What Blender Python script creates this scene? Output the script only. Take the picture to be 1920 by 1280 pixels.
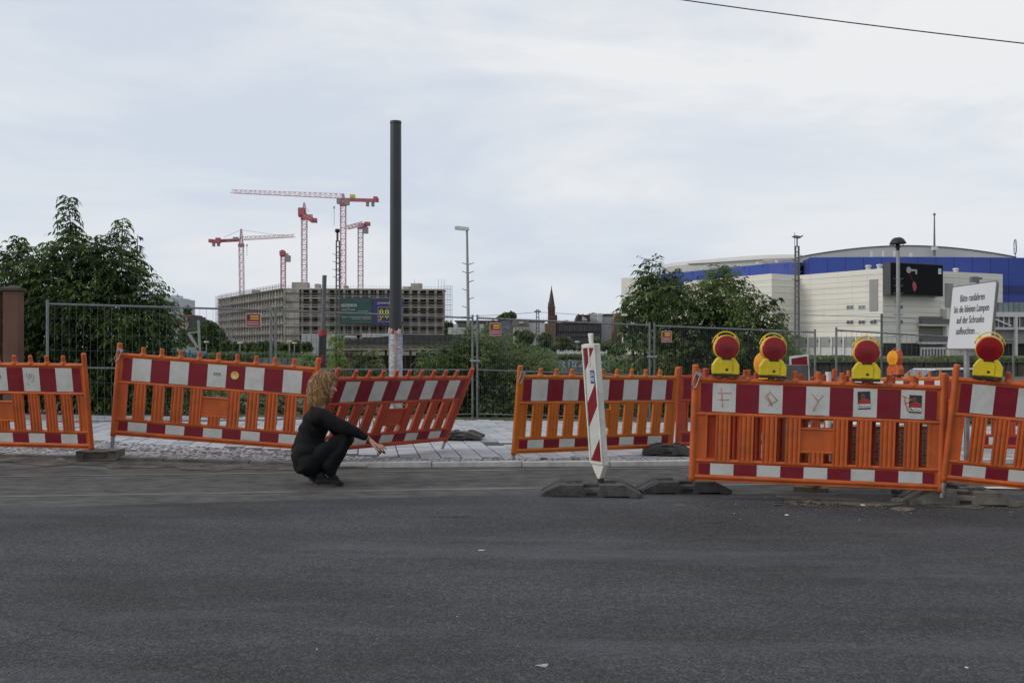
import bpy, bmesh, math, random
import numpy as np
from mathutils import Vector, Matrix, noise as mnoise
random.seed(7); rng = np.random.default_rng(7)
R = math.radians
for o in list(bpy.data.objects): bpy.data.objects.remove(o)
scn = bpy.context.scene
COL = scn.collection
# ---------------------------------------------------------------- camera
F = 1867.0; CH = 1.34; HY = 650.0
cam = bpy.data.cameras.new('camera'); cam_o = bpy.data.objects.new('camera', cam); COL.objects.link(cam_o)
cam.sensor_width = 36.0; cam.lens = 36.0*F/1920.0; cam.shift_y = 10.0/1920.0
cam.clip_start = 0.1; cam.clip_end = 3000
cam_o.location = (0, 0, CH); cam_o.rotation_euler = (R(90), 0, 0)
scn.camera = cam_o
# ---------------------------------------------------------------- world
SUN_EL = R(28); SUN_AZ = R(-104)     # direction the sun stands in, from +Y clockwise: behind the camera, mostly to the left
w = bpy.data.worlds.new('World'); scn.world = w; w.use_nodes = True
nt = w.node_tree; nt.nodes.clear()
N = nt.nodes.new; L = nt.links.new
out = N('ShaderNodeOutputWorld')
sky = N('ShaderNodeTexSky'); sky.sky_type = 'NISHITA'; sky.sun_disc = False
sky.sun_elevation = SUN_EL; sky.sun_rotation = SUN_AZ; sky.air_density = 1.2; sky.dust_density = 2.5
bg1 = N('ShaderNodeBackground'); bg1.inputs[1].default_value = 0.10; L(sky.outputs[0], bg1.inputs[0])
tc = N('ShaderNodeTexCoord')
mp = N('ShaderNodeMapping'); mp.inputs['Scale'].default_value = (1.0, 1.0, 3.8); mp.inputs['Location'].default_value = (0.3, 0.1, 0.25)
L(tc.outputs['Generated'], mp.inputs[0])
n1 = N('ShaderNodeTexNoise'); n1.inputs['Scale'].default_value = 2.6; n1.inputs['Detail'].default_value = 9; n1.inputs['Roughness'].default_value = 0.56; n1.inputs['Distortion'].default_value = 0.35
L(mp.outputs[0], n1.inputs[0])
cr = N('ShaderNodeValToRGB')
cr.color_ramp.elements[0].position = 0.37; cr.color_ramp.elements[0].color = (0.690, 0.750, 0.845, 1)
cr.color_ramp.elements[1].position = 0.60; cr.color_ramp.elements[1].color = (0.925, 0.925, 0.932, 1)
e = cr.color_ramp.elements.new(0.50); e.color = (0.810, 0.840, 0.885, 1)
L(n1.outputs[0], cr.inputs[0])
# thin high veil: slightly bluer toward the horizon
sep = N('ShaderNodeSeparateXYZ'); L(tc.outputs['Generated'], sep.inputs[0])
mr = N('ShaderNodeMapRange'); mr.inputs[1].default_value = 0.0; mr.inputs[2].default_value = 0.30; mr.inputs[3].default_value = 0.45; mr.inputs[4].default_value = 0.0
L(sep.outputs[2], mr.inputs[0])
mx = N('ShaderNodeMix'); mx.data_type = 'RGBA'
L(mr.outputs[0], mx.inputs[0]); L(cr.outputs[0], mx.inputs[6]); mx.inputs[7].default_value = (0.650, 0.735, 0.860, 1)
bg2 = N('ShaderNodeBackground'); bg2.inputs[1].default_value = 0.98; L(mx.outputs[2], bg2.inputs[0])
ms = N('ShaderNodeMixShader'); ms.inputs[0].default_value = 0.92
L(bg1.outputs[0], ms.inputs[1]); L(bg2.outputs[0], ms.inputs[2]); L(ms.outputs[0], out.inputs[0])
# ---------------------------------------------------------------- sun
sl = bpy.data.lights.new('sun', 'SUN'); sl.energy = 1.35; sl.angle = R(20); sl.color = (1.0, 0.95, 0.87)
so = bpy.data.objects.new('sun', sl); COL.objects.link(so)
sd = Vector((math.sin(SUN_AZ)*math.cos(SUN_EL), math.cos(SUN_AZ)*math.cos(SUN_EL), math.sin(SUN_EL)))
so.rotation_euler = sd.to_track_quat('Z', 'Y').to_euler(); so.location = (0, 0, 60)
vs = scn.view_settings; vs.view_transform = 'Standard'; vs.look = 'None'; vs.exposure = 0.0; vs.gamma = 1.0; vs.use_curve_mapping = False
# ---------------------------------------------------------------- helpers
def P(px, py, d):
    return Vector(((px-960)/F*d, d, CH-(py-HY)/F*d))
def gz(x): return -0.01*x
def gp(px, py, h=0.0):
    d = F*(CH-h)/(py-HY-0.01*(px-960)); x = (px-960)/F*d
    return Vector((x, d, h+gz(x)))
_mats = {}
def mat(name, col, rough=0.7, metal=0.0, var=0.15, scale=6.0, bump=0.0, bscale=60.0, spec=0.4, col2=None, detail=5, stretch=None, lo=0.35, hi=0.65, trans=0.0, coat=0.0, dirt=0.0, dcol=(.075,.062,.05), dscale=2.2):
    if name in _mats: return _mats[name]
    m = bpy.data.materials.new(name); m.use_nodes = True; _mats[name] = m
    t = m.node_tree; b = t.nodes['Principled BSDF']; n = t.nodes.new; l = t.links.new
    b.inputs['Roughness'].default_value = rough; b.inputs['Metallic'].default_value = metal
    b.inputs['Specular IOR Level'].default_value = spec
    b.inputs['Coat Weight'].default_value = coat
    c = n('ShaderNodeTexCoord'); src = c.outputs['Object']
    if stretch:
        mpp = n('ShaderNodeMapping'); mpp.inputs['Scale'].default_value = stretch; l(src, mpp.inputs[0]); src = mpp.outputs[0]
    nz = n('ShaderNodeTexNoise'); nz.inputs['Scale'].default_value = scale; nz.inputs['Detail'].default_value = detail; nz.inputs['Roughness'].default_value = 0.6
    l(src, nz.inputs[0])
    rp = n('ShaderNodeValToRGB'); rp.color_ramp.elements[0].position = lo; rp.color_ramp.elements[1].position = hi
    a = tuple(max(0, x*(1-var)) for x in col)+(1,); z = tuple(min(1, x*(1+var)) for x in (col2 or col))+(1,)
    rp.color_ramp.elements[0].color = a; rp.color_ramp.elements[1].color = z
    l(nz.outputs[0], rp.inputs[0])
    if dirt:
        oi = n('ShaderNodeObjectInfo'); cg = n('ShaderNodeNewGeometry')
        dn = n('ShaderNodeTexNoise'); dn.inputs['Scale'].default_value = dscale; dn.inputs['Detail'].default_value = 12; dn.inputs['Roughness'].default_value = .72; l(cg.outputs['Position'], dn.inputs[0])
        dr = n('ShaderNodeValToRGB'); dr.color_ramp.elements[0].position = .46; dr.color_ramp.elements[0].color = (0, 0, 0, 1); dr.color_ramp.elements[1].position = .74; dr.color_ramp.elements[1].color = (dirt, dirt, dirt, 1); l(dn.outputs[0], dr.inputs[0])
        dm = n('ShaderNodeMix'); dm.data_type = 'RGBA'; l(dr.outputs[0], dm.inputs[0]); l(rp.outputs[0], dm.inputs[6]); dm.inputs[7].default_value = dcol+(1,); l(dm.outputs[2], b.inputs['Base Color'])
        sn = n('ShaderNodeTexNoise'); sn.inputs['Scale'].default_value = 9; sn.inputs['Detail'].default_value = 8; l(cg.outputs['Position'], sn.inputs[0])
        mr_ = n('ShaderNodeMapRange'); mr_.inputs[1].default_value = .35; mr_.inputs[2].default_value = .65; mr_.inputs[3].default_value = rough-.10; mr_.inputs[4].default_value = rough+.22; l(sn.outputs[0], mr_.inputs[0]); l(mr_.outputs[0], b.inputs['Roughness'])
    else: l(rp.outputs[0], b.inputs['Base Color'])
    if bump:
        nb = n('ShaderNodeTexNoise'); nb.inputs['Scale'].default_value = bscale; nb.inputs['Detail'].default_value = 6
        l(src, nb.inputs[0]); bm_ = n('ShaderNodeBump'); bm_.inputs['Strength'].default_value = bump; bm_.inputs['Distance'].default_value = 0.02
        l(nb.outputs[0], bm_.inputs['Height']); l(bm_.outputs[0], b.inputs['Normal'])
    if trans:
        b.inputs['Transmission Weight'].default_value = trans
    return m
class MB:
    def __init__(s): s.v = []; s.f = []; s.m = []; s.s = []
    def add(s, vs, fs, mi=0, sm=False):
        o = len(s.v); s.v += [tuple(v) for v in vs]
        for f in fs: s.f.append(tuple(o+i for i in f)); s.m.append(mi); s.s.append(sm)
    def box(s, c, d, mi=0, M=None):
        x, y, z = d[0]/2, d[1]/2, d[2]/2; c = Vector(c)
        vs = [Vector((a, b, e)) for a in (-x, x) for b in (-y, y) for e in (-z, z)]
        vs = [(M @ v if M else v)+c for v in vs]
        s.add(vs, [(0, 1, 3, 2), (4, 6, 7, 5), (0, 4, 5, 1), (2, 3, 7, 6), (0, 2, 6, 4), (1, 5, 7, 3)], mi)
    def bx(s, x0, x1, y0, y1, z0, z1, mi=0): s.box(((x0+x1)/2, (y0+y1)/2, (z0+z1)/2), (x1-x0, y1-y0, z1-z0), mi)
    def bar(s, p, q, w, h=None, mi=0, up=(0, 0, 1)):
        p = Vector(p); q = Vector(q); a = (q-p); ln = a.length; a.normalize(); u = Vector(up)
        if abs(a.dot(u)) > 0.98: u = Vector((0, 1, 0))
        r = a.cross(u).normalized(); u = r.cross(a); h = h or w
        M = Matrix((r, a, u)).transposed()
        s.box((p+q)/2, (w, ln, h), mi, M)
    def tube(s, p, q, r, n=12, r2=None, mi=0, caps=True, sm=True):
        p = Vector(p); q = Vector(q); r2 = r if r2 is None else r2; a = (q-p).normalized()
        u = a.orthogonal().normalized(); w_ = a.cross(u); vs = []
        for k in range(n):
            t = 2*math.pi*k/n; dd = u*math.cos(t)+w_*math.sin(t); vs += [p+dd*r, q+dd*r2]
        s.add(vs, [(2*k, 2*((k+1) % n), 2*((k+1) % n)+1, 2*k+1) for k in range(n)], mi, sm)
        if caps: s.add(vs, [tuple(range(2*n-2, -1, -2)), tuple(range(1, 2*n, 2))], mi)
    def path(s, pts, r, n=6, mi=0):
        pts = [Vector(p) for p in pts]; rs = r if isinstance(r, (list, tuple)) else [r]*len(pts); vs = []; u = None
        for i, p in enumerate(pts):
            a = (pts[min(i+1, len(pts)-1)]-pts[max(i-1, 0)]).normalized()
            if u is None: u = a.orthogonal().normalized()
            u = (u-a*u.dot(a)).normalized(); w_ = a.cross(u)
            for k in range(n):
                t = 2*math.pi*k/n; vs.append(p+(u*math.cos(t)+w_*math.sin(t))*rs[i])
        fs = [(i*n+k, i*n+(k+1) % n, (i+1)*n+(k+1) % n, (i+1)*n+k) for i in range(len(pts)-1) for k in range(n)]
        fs += [tuple(range(n-1, -1, -1)), tuple((len(pts)-1)*n+k for k in range(n))]
        s.add(vs, fs, mi, True)
    def prism(s, pts, dvec, mi=0, sm=False):
        """closed polygon pts (3D) extruded by dvec"""
        n = len(pts); pts = [Vector(p) for p in pts]; dv = Vector(dvec)
        s.add(pts+[p+dv for p in pts], [tuple(range(n-1, -1, -1)), tuple(range(n, 2*n))]+[(k, (k+1) % n, n+(k+1) % n, n+k) for k in range(n)], mi, sm)
    def lathe(s, prof, c=(0, 0, 0), n=24, mi=0, M=None, sm=True):
        c = Vector(c); vs = []; k_ = len(prof)
        for j in range(n):
            t = 2*math.pi*j/n
            for (r, z) in prof:
                v = Vector((r*math.cos(t), r*math.sin(t), z)); vs.append((M @ v if M else v)+c)
        s.add(vs, [(j*k_+i, ((j+1) % n)*k_+i, ((j+1) % n)*k_+i+1, j*k_+i+1) for j in range(n) for i in range(k_-1)], mi, sm)
    def mesh(s, name, mats):
        me = bpy.data.meshes.new(name); me.from_pydata(s.v, [], s.f)
        for m in mats: me.materials.append(m)
        me.polygons.foreach_set('material_index', s.m); me.polygons.foreach_set('use_smooth', s.s)
        b = bmesh.new(); b.from_mesh(me); bmesh.ops.recalc_face_normals(b, faces=b.faces); b.to_mesh(me); b.free(); me.update()
        return me
    def build(s, name, mats, parent=None, bevel=0, local=False):
        if not isinstance(mats, (list, tuple)): mats = [mats]
        return link(name, s.mesh(name, mats), parent, bevel, local)
def link(name, me, parent=None, bevel=0, local=False):
    o = bpy.data.objects.new(name, me); COL.objects.link(o)
    if parent:
        o.parent = parent
        if not local and parent.parent is None: o.matrix_parent_inverse = parent.matrix_basis.inverted()
    if bevel:
        b = o.modifiers.new('Bevel', 'BEVEL'); b.width = bevel; b.segments = 2; b.limit_method = 'ANGLE'; b.angle_limit = R(40)
    return o
def tag(o, label=None, cat=None, group=None, kind=None):
    if label: o['label'] = label
    if cat: o['category'] = cat
    if group: o['group'] = group
    if kind: o['kind'] = kind
    return o
def thing(name, label, cat, loc=(0, 0, 0), group=None, M=None):
    o = bpy.data.objects.new(name, None); COL.objects.link(o); o.empty_display_size = 0.1
    if M is not None: o.matrix_basis = M
    else: o.location = loc
    return tag(o, label, cat, group)
def text(name, s, size, m, parent, M, local=True, ext=0.0006, align='LEFT', sx=1.0):
    c = bpy.data.curves.new(name, 'FONT'); c.body = s; c.size = size; c.extrude = ext; c.align_x = align; c.resolution_u = 3
    o = bpy.data.objects.new(name, c); dg = bpy.context.evaluated_depsgraph_get()
    COL.objects.link(o); dg.update(); me = bpy.data.meshes.new_from_object(o.evaluated_get(dg)); bpy.data.objects.remove(o)
    me.transform(M @ Matrix.Diagonal((sx, 1, 1, 1))); me.materials.clear(); me.materials.append(m)
    return link(name, me, parent, local=local)
def mesh_np(name, V, Fq, mi, mats, parent=None, smooth=False, local=False):
    """V (n,3), Fq (m,4)"""
    me = bpy.data.meshes.new(name); nv = len(V); nf = len(Fq)
    me.vertices.add(nv); me.vertices.foreach_set('co', V.astype(np.float32).ravel())
    me.loops.add(nf*4); me.loops.foreach_set('vertex_index', Fq.astype(np.int32).ravel())
    me.polygons.add(nf); me.polygons.foreach_set('loop_start', np.arange(0, nf*4, 4, dtype=np.int32))
    me.polygons.foreach_set('loop_total', np.full(nf, 4, dtype=np.int32))
    for m in mats: me.materials.append(m)
    me.polygons.foreach_set('material_index', np.asarray(mi, dtype=np.int32))
    if smooth: me.polygons.foreach_set('use_smooth', np.ones(nf, dtype=bool))
    me.update(calc_edges=True); me.validate()
    return link(name, me, parent, local=local)
# ---------------------------------------------------------------- ground materials
def asphalt_mat():
    m = bpy.data.materials.new('asphalt'); m.use_nodes = True; t = m.node_tree; b = t.nodes['Principled BSDF']; n = t.nodes.new; l = t.links.new
    c = n('ShaderNodeTexCoord').outputs['Object']
    def nz(scale, det, rough, stretch=None, rot=0, src=None):
        x = n('ShaderNodeTexNoise'); x.inputs['Scale'].default_value = scale; x.inputs['Detail'].default_value = det; x.inputs['Roughness'].default_value = rough
        if stretch:
            mp_ = n('ShaderNodeMapping'); mp_.inputs['Scale'].default_value = stretch; mp_.inputs['Rotation'].default_value = (0, 0, rot); l(c, mp_.inputs[0]); l(mp_.outputs[0], x.inputs[0])
        else: l(c, x.inputs[0])
        return x.outputs[0]
    def ramp(src, p0, c0, p1, c1):
        r = n('ShaderNodeValToRGB'); r.color_ramp.elements[0].position = p0; r.color_ramp.elements[1].position = p1; r.color_ramp.elements[0].color = c0+(1,); r.color_ramp.elements[1].color = c1+(1,); l(src, r.inputs[0]); return r.outputs[0]
    def mix(fac, a, b_, mode='MIX', f=1.0):
        x = n('ShaderNodeMix'); x.data_type = 'RGBA'; x.blend_type = mode
        if fac is None: x.inputs[0].default_value = f
        else: l(fac, x.inputs[0])
        l(a, x.inputs[6])
        if isinstance(b_, tuple): x.inputs[7].default_value = b_+(1,)
        else: l(b_, x.inputs[7])
        return x.outputs[2]
    base = ramp(nz(.8, 8, .62, (.6, 1.3, 1), R(-7)), .38, (.045, .0455, .047), .62, (.066, .0685, .076))
    # stones in the binder: two sizes
    v1 = n('ShaderNodeTexVoronoi'); v1.inputs['Scale'].default_value = 95; l(c, v1.inputs[0])
    v2 = n('ShaderNodeTexVoronoi'); v2.inputs['Scale'].default_value = 42; l(c, v2.inputs[0])
    sp = n('ShaderNodeSeparateColor'); l(v1.outputs['Color'], sp.inputs[0]); st1 = ramp(sp.outputs[0], .25, (.55, .55, .55), .95, (1.55, 1.53, 1.50))
    sp2 = n('ShaderNodeSeparateColor'); l(v2.outputs['Color'], sp2.inputs[0]); st2 = ramp(sp2.outputs[0], .60, (.90, .90, .90), .99, (1.75, 1.72, 1.66))
    o = mix(None, base, st1, 'MULTIPLY', .7); o = mix(None, o, st2, 'MULTIPLY', .35)
    o = mix(None, o, ramp(nz(28, 5, .6), .3, (.80, .80, .80), .7, (1.2, 1.2, 1.2)), 'MULTIPLY', .5)
    # dusty bluish patches and scuffs worn by turning wheels
    o = mix(ramp(nz(.55, 12, .74, (.35, 1.9, 1), R(5)), .51, (0, 0, 0), .68, (.70, .70, .70)), o, (.100, .104, .118))
    o = mix(ramp(nz(.42, 10, .7, (.5, .8, 1), R(-12)), .52, (0, 0, 0), .72, (.5, .5, .5)), o, (.036, .036, .037))
    # faint cracks
    vc = n('ShaderNodeTexVoronoi'); vc.feature = 'DISTANCE_TO_EDGE'; vc.inputs['Scale'].default_value = .33
    wp = n('ShaderNodeTexNoise'); wp.inputs['Scale'].default_value = 2.5; wp.inputs['Detail'].default_value = 6; l(c, wp.inputs[0])
    ad = n('ShaderNodeMix'); ad.data_type = 'RGBA'; ad.blend_type = 'LINEAR_LIGHT'; ad.inputs[0].default_value = .22; l(c, ad.inputs[6]); l(wp.outputs['Color'], ad.inputs[7]); l(ad.outputs[2], vc.inputs[0])
    ck = ramp(vc.outputs['Distance'], .0, (.45, .45, .45), .0035, (0, 0, 0)); msk = ramp(nz(.5, 3, .5), .52, (0, 0, 0), .60, (1, 1, 1)); ck = mix(None, ck, msk, 'MULTIPLY', 1.0)
    o = mix(ck, o, (.015, .015, .015))
    l(o, b.inputs['Base Color']); b.inputs['Roughness'].default_value = .88; b.inputs['Specular IOR Level'].default_value = .22
    bu = n('ShaderNodeBump'); bu.inputs['Strength'].default_value = 1.0; bu.inputs['Distance'].default_value = .005; l(v1.outputs['Distance'], bu.inputs['Height']); bu.invert = True
    l(bu.outputs[0], b.inputs['Normal'])
    return m
ASPH = asphalt_mat()
M_conc = mat('track_concrete', (0.060, 0.0595, 0.058), 0.85, var=0.25, scale=5.0, bump=0.5, bscale=130, col2=(0.085, 0.084, 0.081), stretch=(0.8, 1.3, 1), detail=8)
M_steel = mat('rail_steel', (0.15, 0.148, 0.145), 0.5, 0.3, var=0.25, scale=3, stretch=(1, 8, 1))
M_dark = mat('dull_black', (0.018, 0.017, 0.016), 0.95)  # near black for rail grooves, block openings and a scrap
M_dirt = mat('sandy_dirt', (0.060, 0.053, 0.046), 0.95, var=0.35, scale=5, bump=0.7, bscale=70, col2=(0.110, 0.098, 0.078), detail=8)
M_curb = mat('kerb_granite', (0.44, 0.435, 0.42), 0.85, var=0.18, scale=8, bump=0.25, bscale=120, detail=8)
M_curbd = mat('kerb_dark', (0.13, 0.125, 0.115), 0.9, var=0.3, scale=6, bump=0.4, bscale=90, detail=8)
M_pave = [mat('paver_%s' % k, c, 0.85, var=0.10, scale=4, bump=0.15, bscale=150, detail=8) for k, c in
          (('pale', (0.40, 0.412, 0.44)), ('mid', (0.355, 0.367, 0.395)), ('bluish', (0.30, 0.315, 0.35)), ('dusty', (0.395, 0.40, 0.415)))]
M_joint = mat('joint_sand', (0.055, 0.053, 0.050), 0.95, var=0.2, scale=20)
M_cob = [mat('cobble_%s' % k, c, 0.85, var=0.25, scale=14, bump=0.3, bscale=80, detail=6) for k, c in
         (('light', (0.37, 0.37, 0.39)), ('grey', (0.31, 0.31, 0.325)), ('dark', (0.24, 0.235, 0.23)))]
M_grass = mat('rough_grass', (0.055, 0.068, 0.030), 0.95, var=0.4, scale=1.2, bump=0.6, bscale=14, col2=(0.095, 0.098, 0.055), detail=9)
RD = Vector((0.9835, 0.1811, 0)).normalized(); RN = Vector((-RD.y, RD.x, 0))
def RP(u, v, z): p = RD*u+RN*v; return Vector((p.x, p.y, z+gz(p.x)))
U0, U1 = -34, 34
# asphalt carriageway (near lane) and, beneath, the concrete track bed with grooved rails
mb = MB(); us = [U0, -14, -7, -4.2, 0.3, 4.5, 8, U1]
mb.add([(-60, -25, gz(-60)+.004), (60, -25, gz(60)+.004), (60, 9.7, gz(60)+.004), (12, 9.55, gz(12)+.004), (3.5, 9.28, gz(3.5)+.004), (0, 9.03, .004), (-4.2, 7.98, gz(-4.2)+.004), (-14, 5.6, gz(-14)+.004), (-60, -4, gz(-60)+.004)], [tuple(range(9))])
tag(mb.build('road', ASPH), kind='structure')
V1, V2 = 10.65, 9.28
def rail_prof(v):  # (v, z, material of the strip to the right of the point)
    return [(v-.045, 0, 0), (v-.033, .003, 0), (v+.033, .003, 3), (v+.033, -.03, 2), (v+.072, -.03, 2), (v+.072, .001, 0), (v+.085, .001, 0)]
prof = [(-8.0, 0)]
segs = []
def seg(v0, z0, v1, z1, mi): segs.append((v0, z0, v1, z1, mi))
seg(3.0, 0, V2-.04, 0, 0); seg(V2-.04, 0, V2-.04, .003, 1); seg(V2-.04, .003, V2+.028, .003, 1); seg(V2+.028, .003, V2+.028, -.035, 2); seg(V2+.028, -.035, V2+.068, -.035, 2); seg(V2+.068, -.035, V2+.068, .0, 1); seg(V2+.068, 0, V2+.084, 0, 1)
seg(V2+.084, 0, V1-.084, 0, 0)
seg(V1-.084, 0, V1-.068, 0, 1); seg(V1-.068, 0, V1-.068, -.035, 2); seg(V1-.068, -.035, V1-.028, -.035, 2); seg(V1-.028, -.035, V1-.028, .003, 1); seg(V1-.028, .003, V1+.04, .003, 1); seg(V1+.04, .003, V1+.04, 0, 0)
seg(V1+.04, 0, V1+.30, 0, 0); seg(V1+.30, 0, V1+1.9, 0.0, 0); seg(V1+1.9, 0, V1+5, -.4, 0)
mb = MB()
for (a, za, b, zb, mi) in segs:
    mb.add([RP(U0, a, za), RP(U1, a, za), RP(U1, b, zb), RP(U0, b, zb)], [(0, 1, 2, 3)], mi)
tag(mb.build('tram_track', [M_conc, M_steel, M_dark]), kind='structure')
# second, parallel joint lines in the concrete (slab joints)
# pavement surface: tilted sheet
def pz(x, y):
    t = (y-11.0)/7.6; t = max(-0.3, t)
    return (1-t)*(.05-.01*x)+t*(-.03-.013*x)
front = [(-26, 14.4), (-12, 12.3), (-5.9, 11.6), (-2.9, 11.12), (-1.9, 11.0), (2.1, 11.5), (12, 12.9), (26, 14.9)]
def front_y(x):
    for (a, b), (c, d) in zip(front, front[1:]):
        if a <= x <= c: return b+(d-b)*(x-a)/(c-a)
    return front[-1][1]
BK = 18.6
mb = MB(); xs = [(-26+1.0*i) for i in range(53)]
for a, b in zip(xs, xs[1:]):
    ys = [(front_y(a), front_y(b))]+[(y, y) for y in (15.2, 17, BK)]
    for (ya, yb), (yc, yd) in zip(ys, ys[1:]):
        mb.add([(a, ya, pz(a, ya)-.014), (b, yb, pz(b, yb)-.014), (b, yd, pz(b, yd)-.014), (a, yc, pz(a, yc)-.014)], [(0, 1, 2, 3)])
pavement = tag(mb.build('pavement', M_joint), kind='structure')
# kerb: stones of 1 m
ks = {}
def kerb_stone(a, b, m, h, wd):
    p = Vector((a, front_y(a), 0)); q = Vector((b, front_y(b), 0)); dr = (q-p).normalized(); nn = Vector((-dr.y, dr.x, 0)); ln = (q-p).length-.008
    M = Matrix((dr, nn, Vector((0, 0, 1)))).transposed().to_4x4(); c = (p+q)/2-nn*wd*0.0
    key = (round(ln, 2), m.name, h)
    if key not in ks:
        k = MB(); k.bx(-ln/2, ln/2, -wd, 0, -.1, h); ks[key] = k.mesh('kerb_stone', [m])
    o = link('kerb_stone', ks[key], pavement, bevel=.006); M.translation = Vector((c.x, c.y, gz(c.x)))
    o.matrix_basis = M
x = -1.9
while x < 13: kerb_stone(x, x+1, M_curb, .055, .10); x += 1.0
x = -12.9
while x < -1.95: kerb_stone(x, x+1, M_curbd, .048, .10); x += 1.0
# paving slabs : 300 nearest as single objects, the rest joined
cobzone = lambda x, y: (x < -1.35 and y < front_y(x)+0.55+0.9*min(1, max(0, (-x-1.5)/3.5)))
slabs = []
ang = R(8.5); ca, sa = math.cos(ang), math.sin(ang); LW, LH = .24, .32
for i in range(-70, 71):
    for j in range(-32, 33):
        u = i*LW; v = (j+.5*(i % 2))*LH; x = ca*u-sa*v; y = 15+sa*u+ca*v
        if abs(x) > 12.5 or y > BK-.05 or y < front_y(x)+.36 or cobzone(x, y-.25): continue
        if abs(x) > y*.60: continue
        if -.36 < x < .18 and 13.25 < y < 13.75: continue    # missing slabs
        slabs.append((y, x))
slabs.sort()
base = {}
def slab_mesh(mi):
    k = MB(); k.bx(-LW/2+.008, LW/2-.008, -LH/2+.008, LH/2-.008, -.05, 0); return k.mesh('paving_slab', [M_pave[mi]])
sm = [slab_mesh(i) for i in range(4)]
rest = MB(); cnt = 0
vis = [s for s in slabs]
for (y, x) in vis:
    mi = random.choices((0, 1, 2, 3), (5, 5, 3, 3))[0]; dz = random.uniform(-.003, .003)
    tilt = Matrix.Rotation(ang, 4, 'Z') @ Matrix.Rotation(random.uniform(-.006, .006), 4, 'X') @ Matrix.Rotation(math.atan(.011), 4, 'Y') @ Matrix.Rotation(random.uniform(-.004, .004), 4, 'Y')
    if cnt < 300 and -3.8 < x < 5.5:
        o = link('paving_slab', sm[mi], pavement); o.matrix_basis = Matrix.Translation((x, y, pz(x, y)+dz)) @ tilt; cnt += 1
    else:
        rest.box((x, y, pz(x, y)+dz-.025), (LW-.016, LH-.016, .05), mi, tilt.to_3x3())
tag(rest.build('paving_slabs', M_pave, pavement), kind='stuff')
# a band of small cobbles along the kerb and the wider patch at left
cb = MB()
for i in range(-210, 215):
    for j in range(0, 26):
        x = i*.062+random.uniform(-.01, .01); y0 = front_y(x)+.03; y = y0+j*.062+random.uniform(-.012, .012)
        inz = cobzone(x, y) and x > -8
        if not (j < 11 or inz): continue
        if abs(x) > y*.6: continue
        s_ = random.uniform(.048, .060); a = random.uniform(-.5, .5)
        rough = inz and -6 < x < -2.6 and y > y0+.55
        z = pz(x, y)+random.uniform(-.007, .003)-(.010 if j > 5 and not inz else 0)+(random.uniform(0, .03) if rough else 0)
        hh = .05; tp = .84
        Mx = Matrix.Rotation(a, 3, 'Z') @ Matrix.Rotation(random.uniform(-.15, .15)*(3 if rough else 1), 3, 'X')
        vs_ = [Vector((sx*s_/2, sy*s_/2, -hh)) for sx, sy in ((-1, -1), (1, -1), (1, 1), (-1, 1))]+[Vector((sx*s_/2*tp, sy*s_/2*tp, 0)) for sx, sy in ((-1, -1), (1, -1), (1, 1), (-1, 1))]
        cb.add([Mx @ q+Vector((x, y, z)) for q in vs_], [(4, 5, 6, 7), (0, 1, 5, 4), (1, 2, 6, 5), (2, 3, 7, 6), (3, 0, 4, 7)], random.choices((0, 1, 2), (5, 4, 1))[0])
tag(cb.build('cobbles', M_cob, pavement), kind='stuff')
# strip of dirt in the gutter, left
mb = MB(); q = []
for i in range(40):
    x = -9+i*.19; y1 = front_y(x)-.10; y0 = y1-(.50+.12*math.sin(i*1.3)+.08*math.sin(i*3.1))*(1 if x < -3 else max(.15, (-1.6-x)/1.4))
    q.append((Vector((x, y0, gz(x)+.005)), Vector((x, y1, gz(x)+.016))))
for (a, b), (c, d) in zip(q, q[1:]): mb.add([a, c, d, b], [(0, 1, 2, 3)])
tag(mb.build('gutter_dirt', M_dirt), kind='structure')
mb = MB(); q = []
for i in range(60):
    x = 2.4+i*.12; y0 = 8.62+.10*math.sin(i*.9)+.06*math.sin(i*2.3)-.02*i*.3; y1 = 9.0+.12*math.sin(i*.5+1)
    q.append((Vector((x, y0, gz(x)+.008)), Vector((x, max(y0+.05, y1), gz(x)+.009))))
for (a, b), (c, d) in zip(q, q[1:]): mb.add([a, c, d, b], [(0, 1, 2, 3)])
tag(mb.build('dirt_patch', M_dirt), kind='structure')
# ground behind the pavement and out to the horizon
mb = MB(); xs = [-900, -300, -60, -26, -12, 0, 12, 26, 60, 300, 900]
def tz(x, y):
    if y <= BK: return -.05-.013*max(-26, min(26, x))
    if y < 30: t = (y-BK)/(30-BK); return (1-t)*(-.05-.013*max(-26, min(26, x)))+t*(-.5)
    return -.5
for a, b in zip(xs, xs[1:]):
    ys = [BK-.02, 22, 30, 60, 150, 400, 2500]
    for c, d in zip(ys, ys[1:]):
        mb.add([(a, c, tz(a, c)), (b, c, tz(b, c)), (b, d, tz(b, d)), (a, d, tz(a, d))], [(0, 1, 2, 3)])
tag(mb.build('ground', M_grass), kind='structure')
mb = MB()   # wide base under the near area, outside the pavement
mb.add([(-900, -60, -.60), (900, -60, -.60), (900, BK, -.60), (-900, BK, -.60)], [(0, 1, 2, 3)])
tag(mb.build('ground_base', M_dirt), kind='structure')
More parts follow.
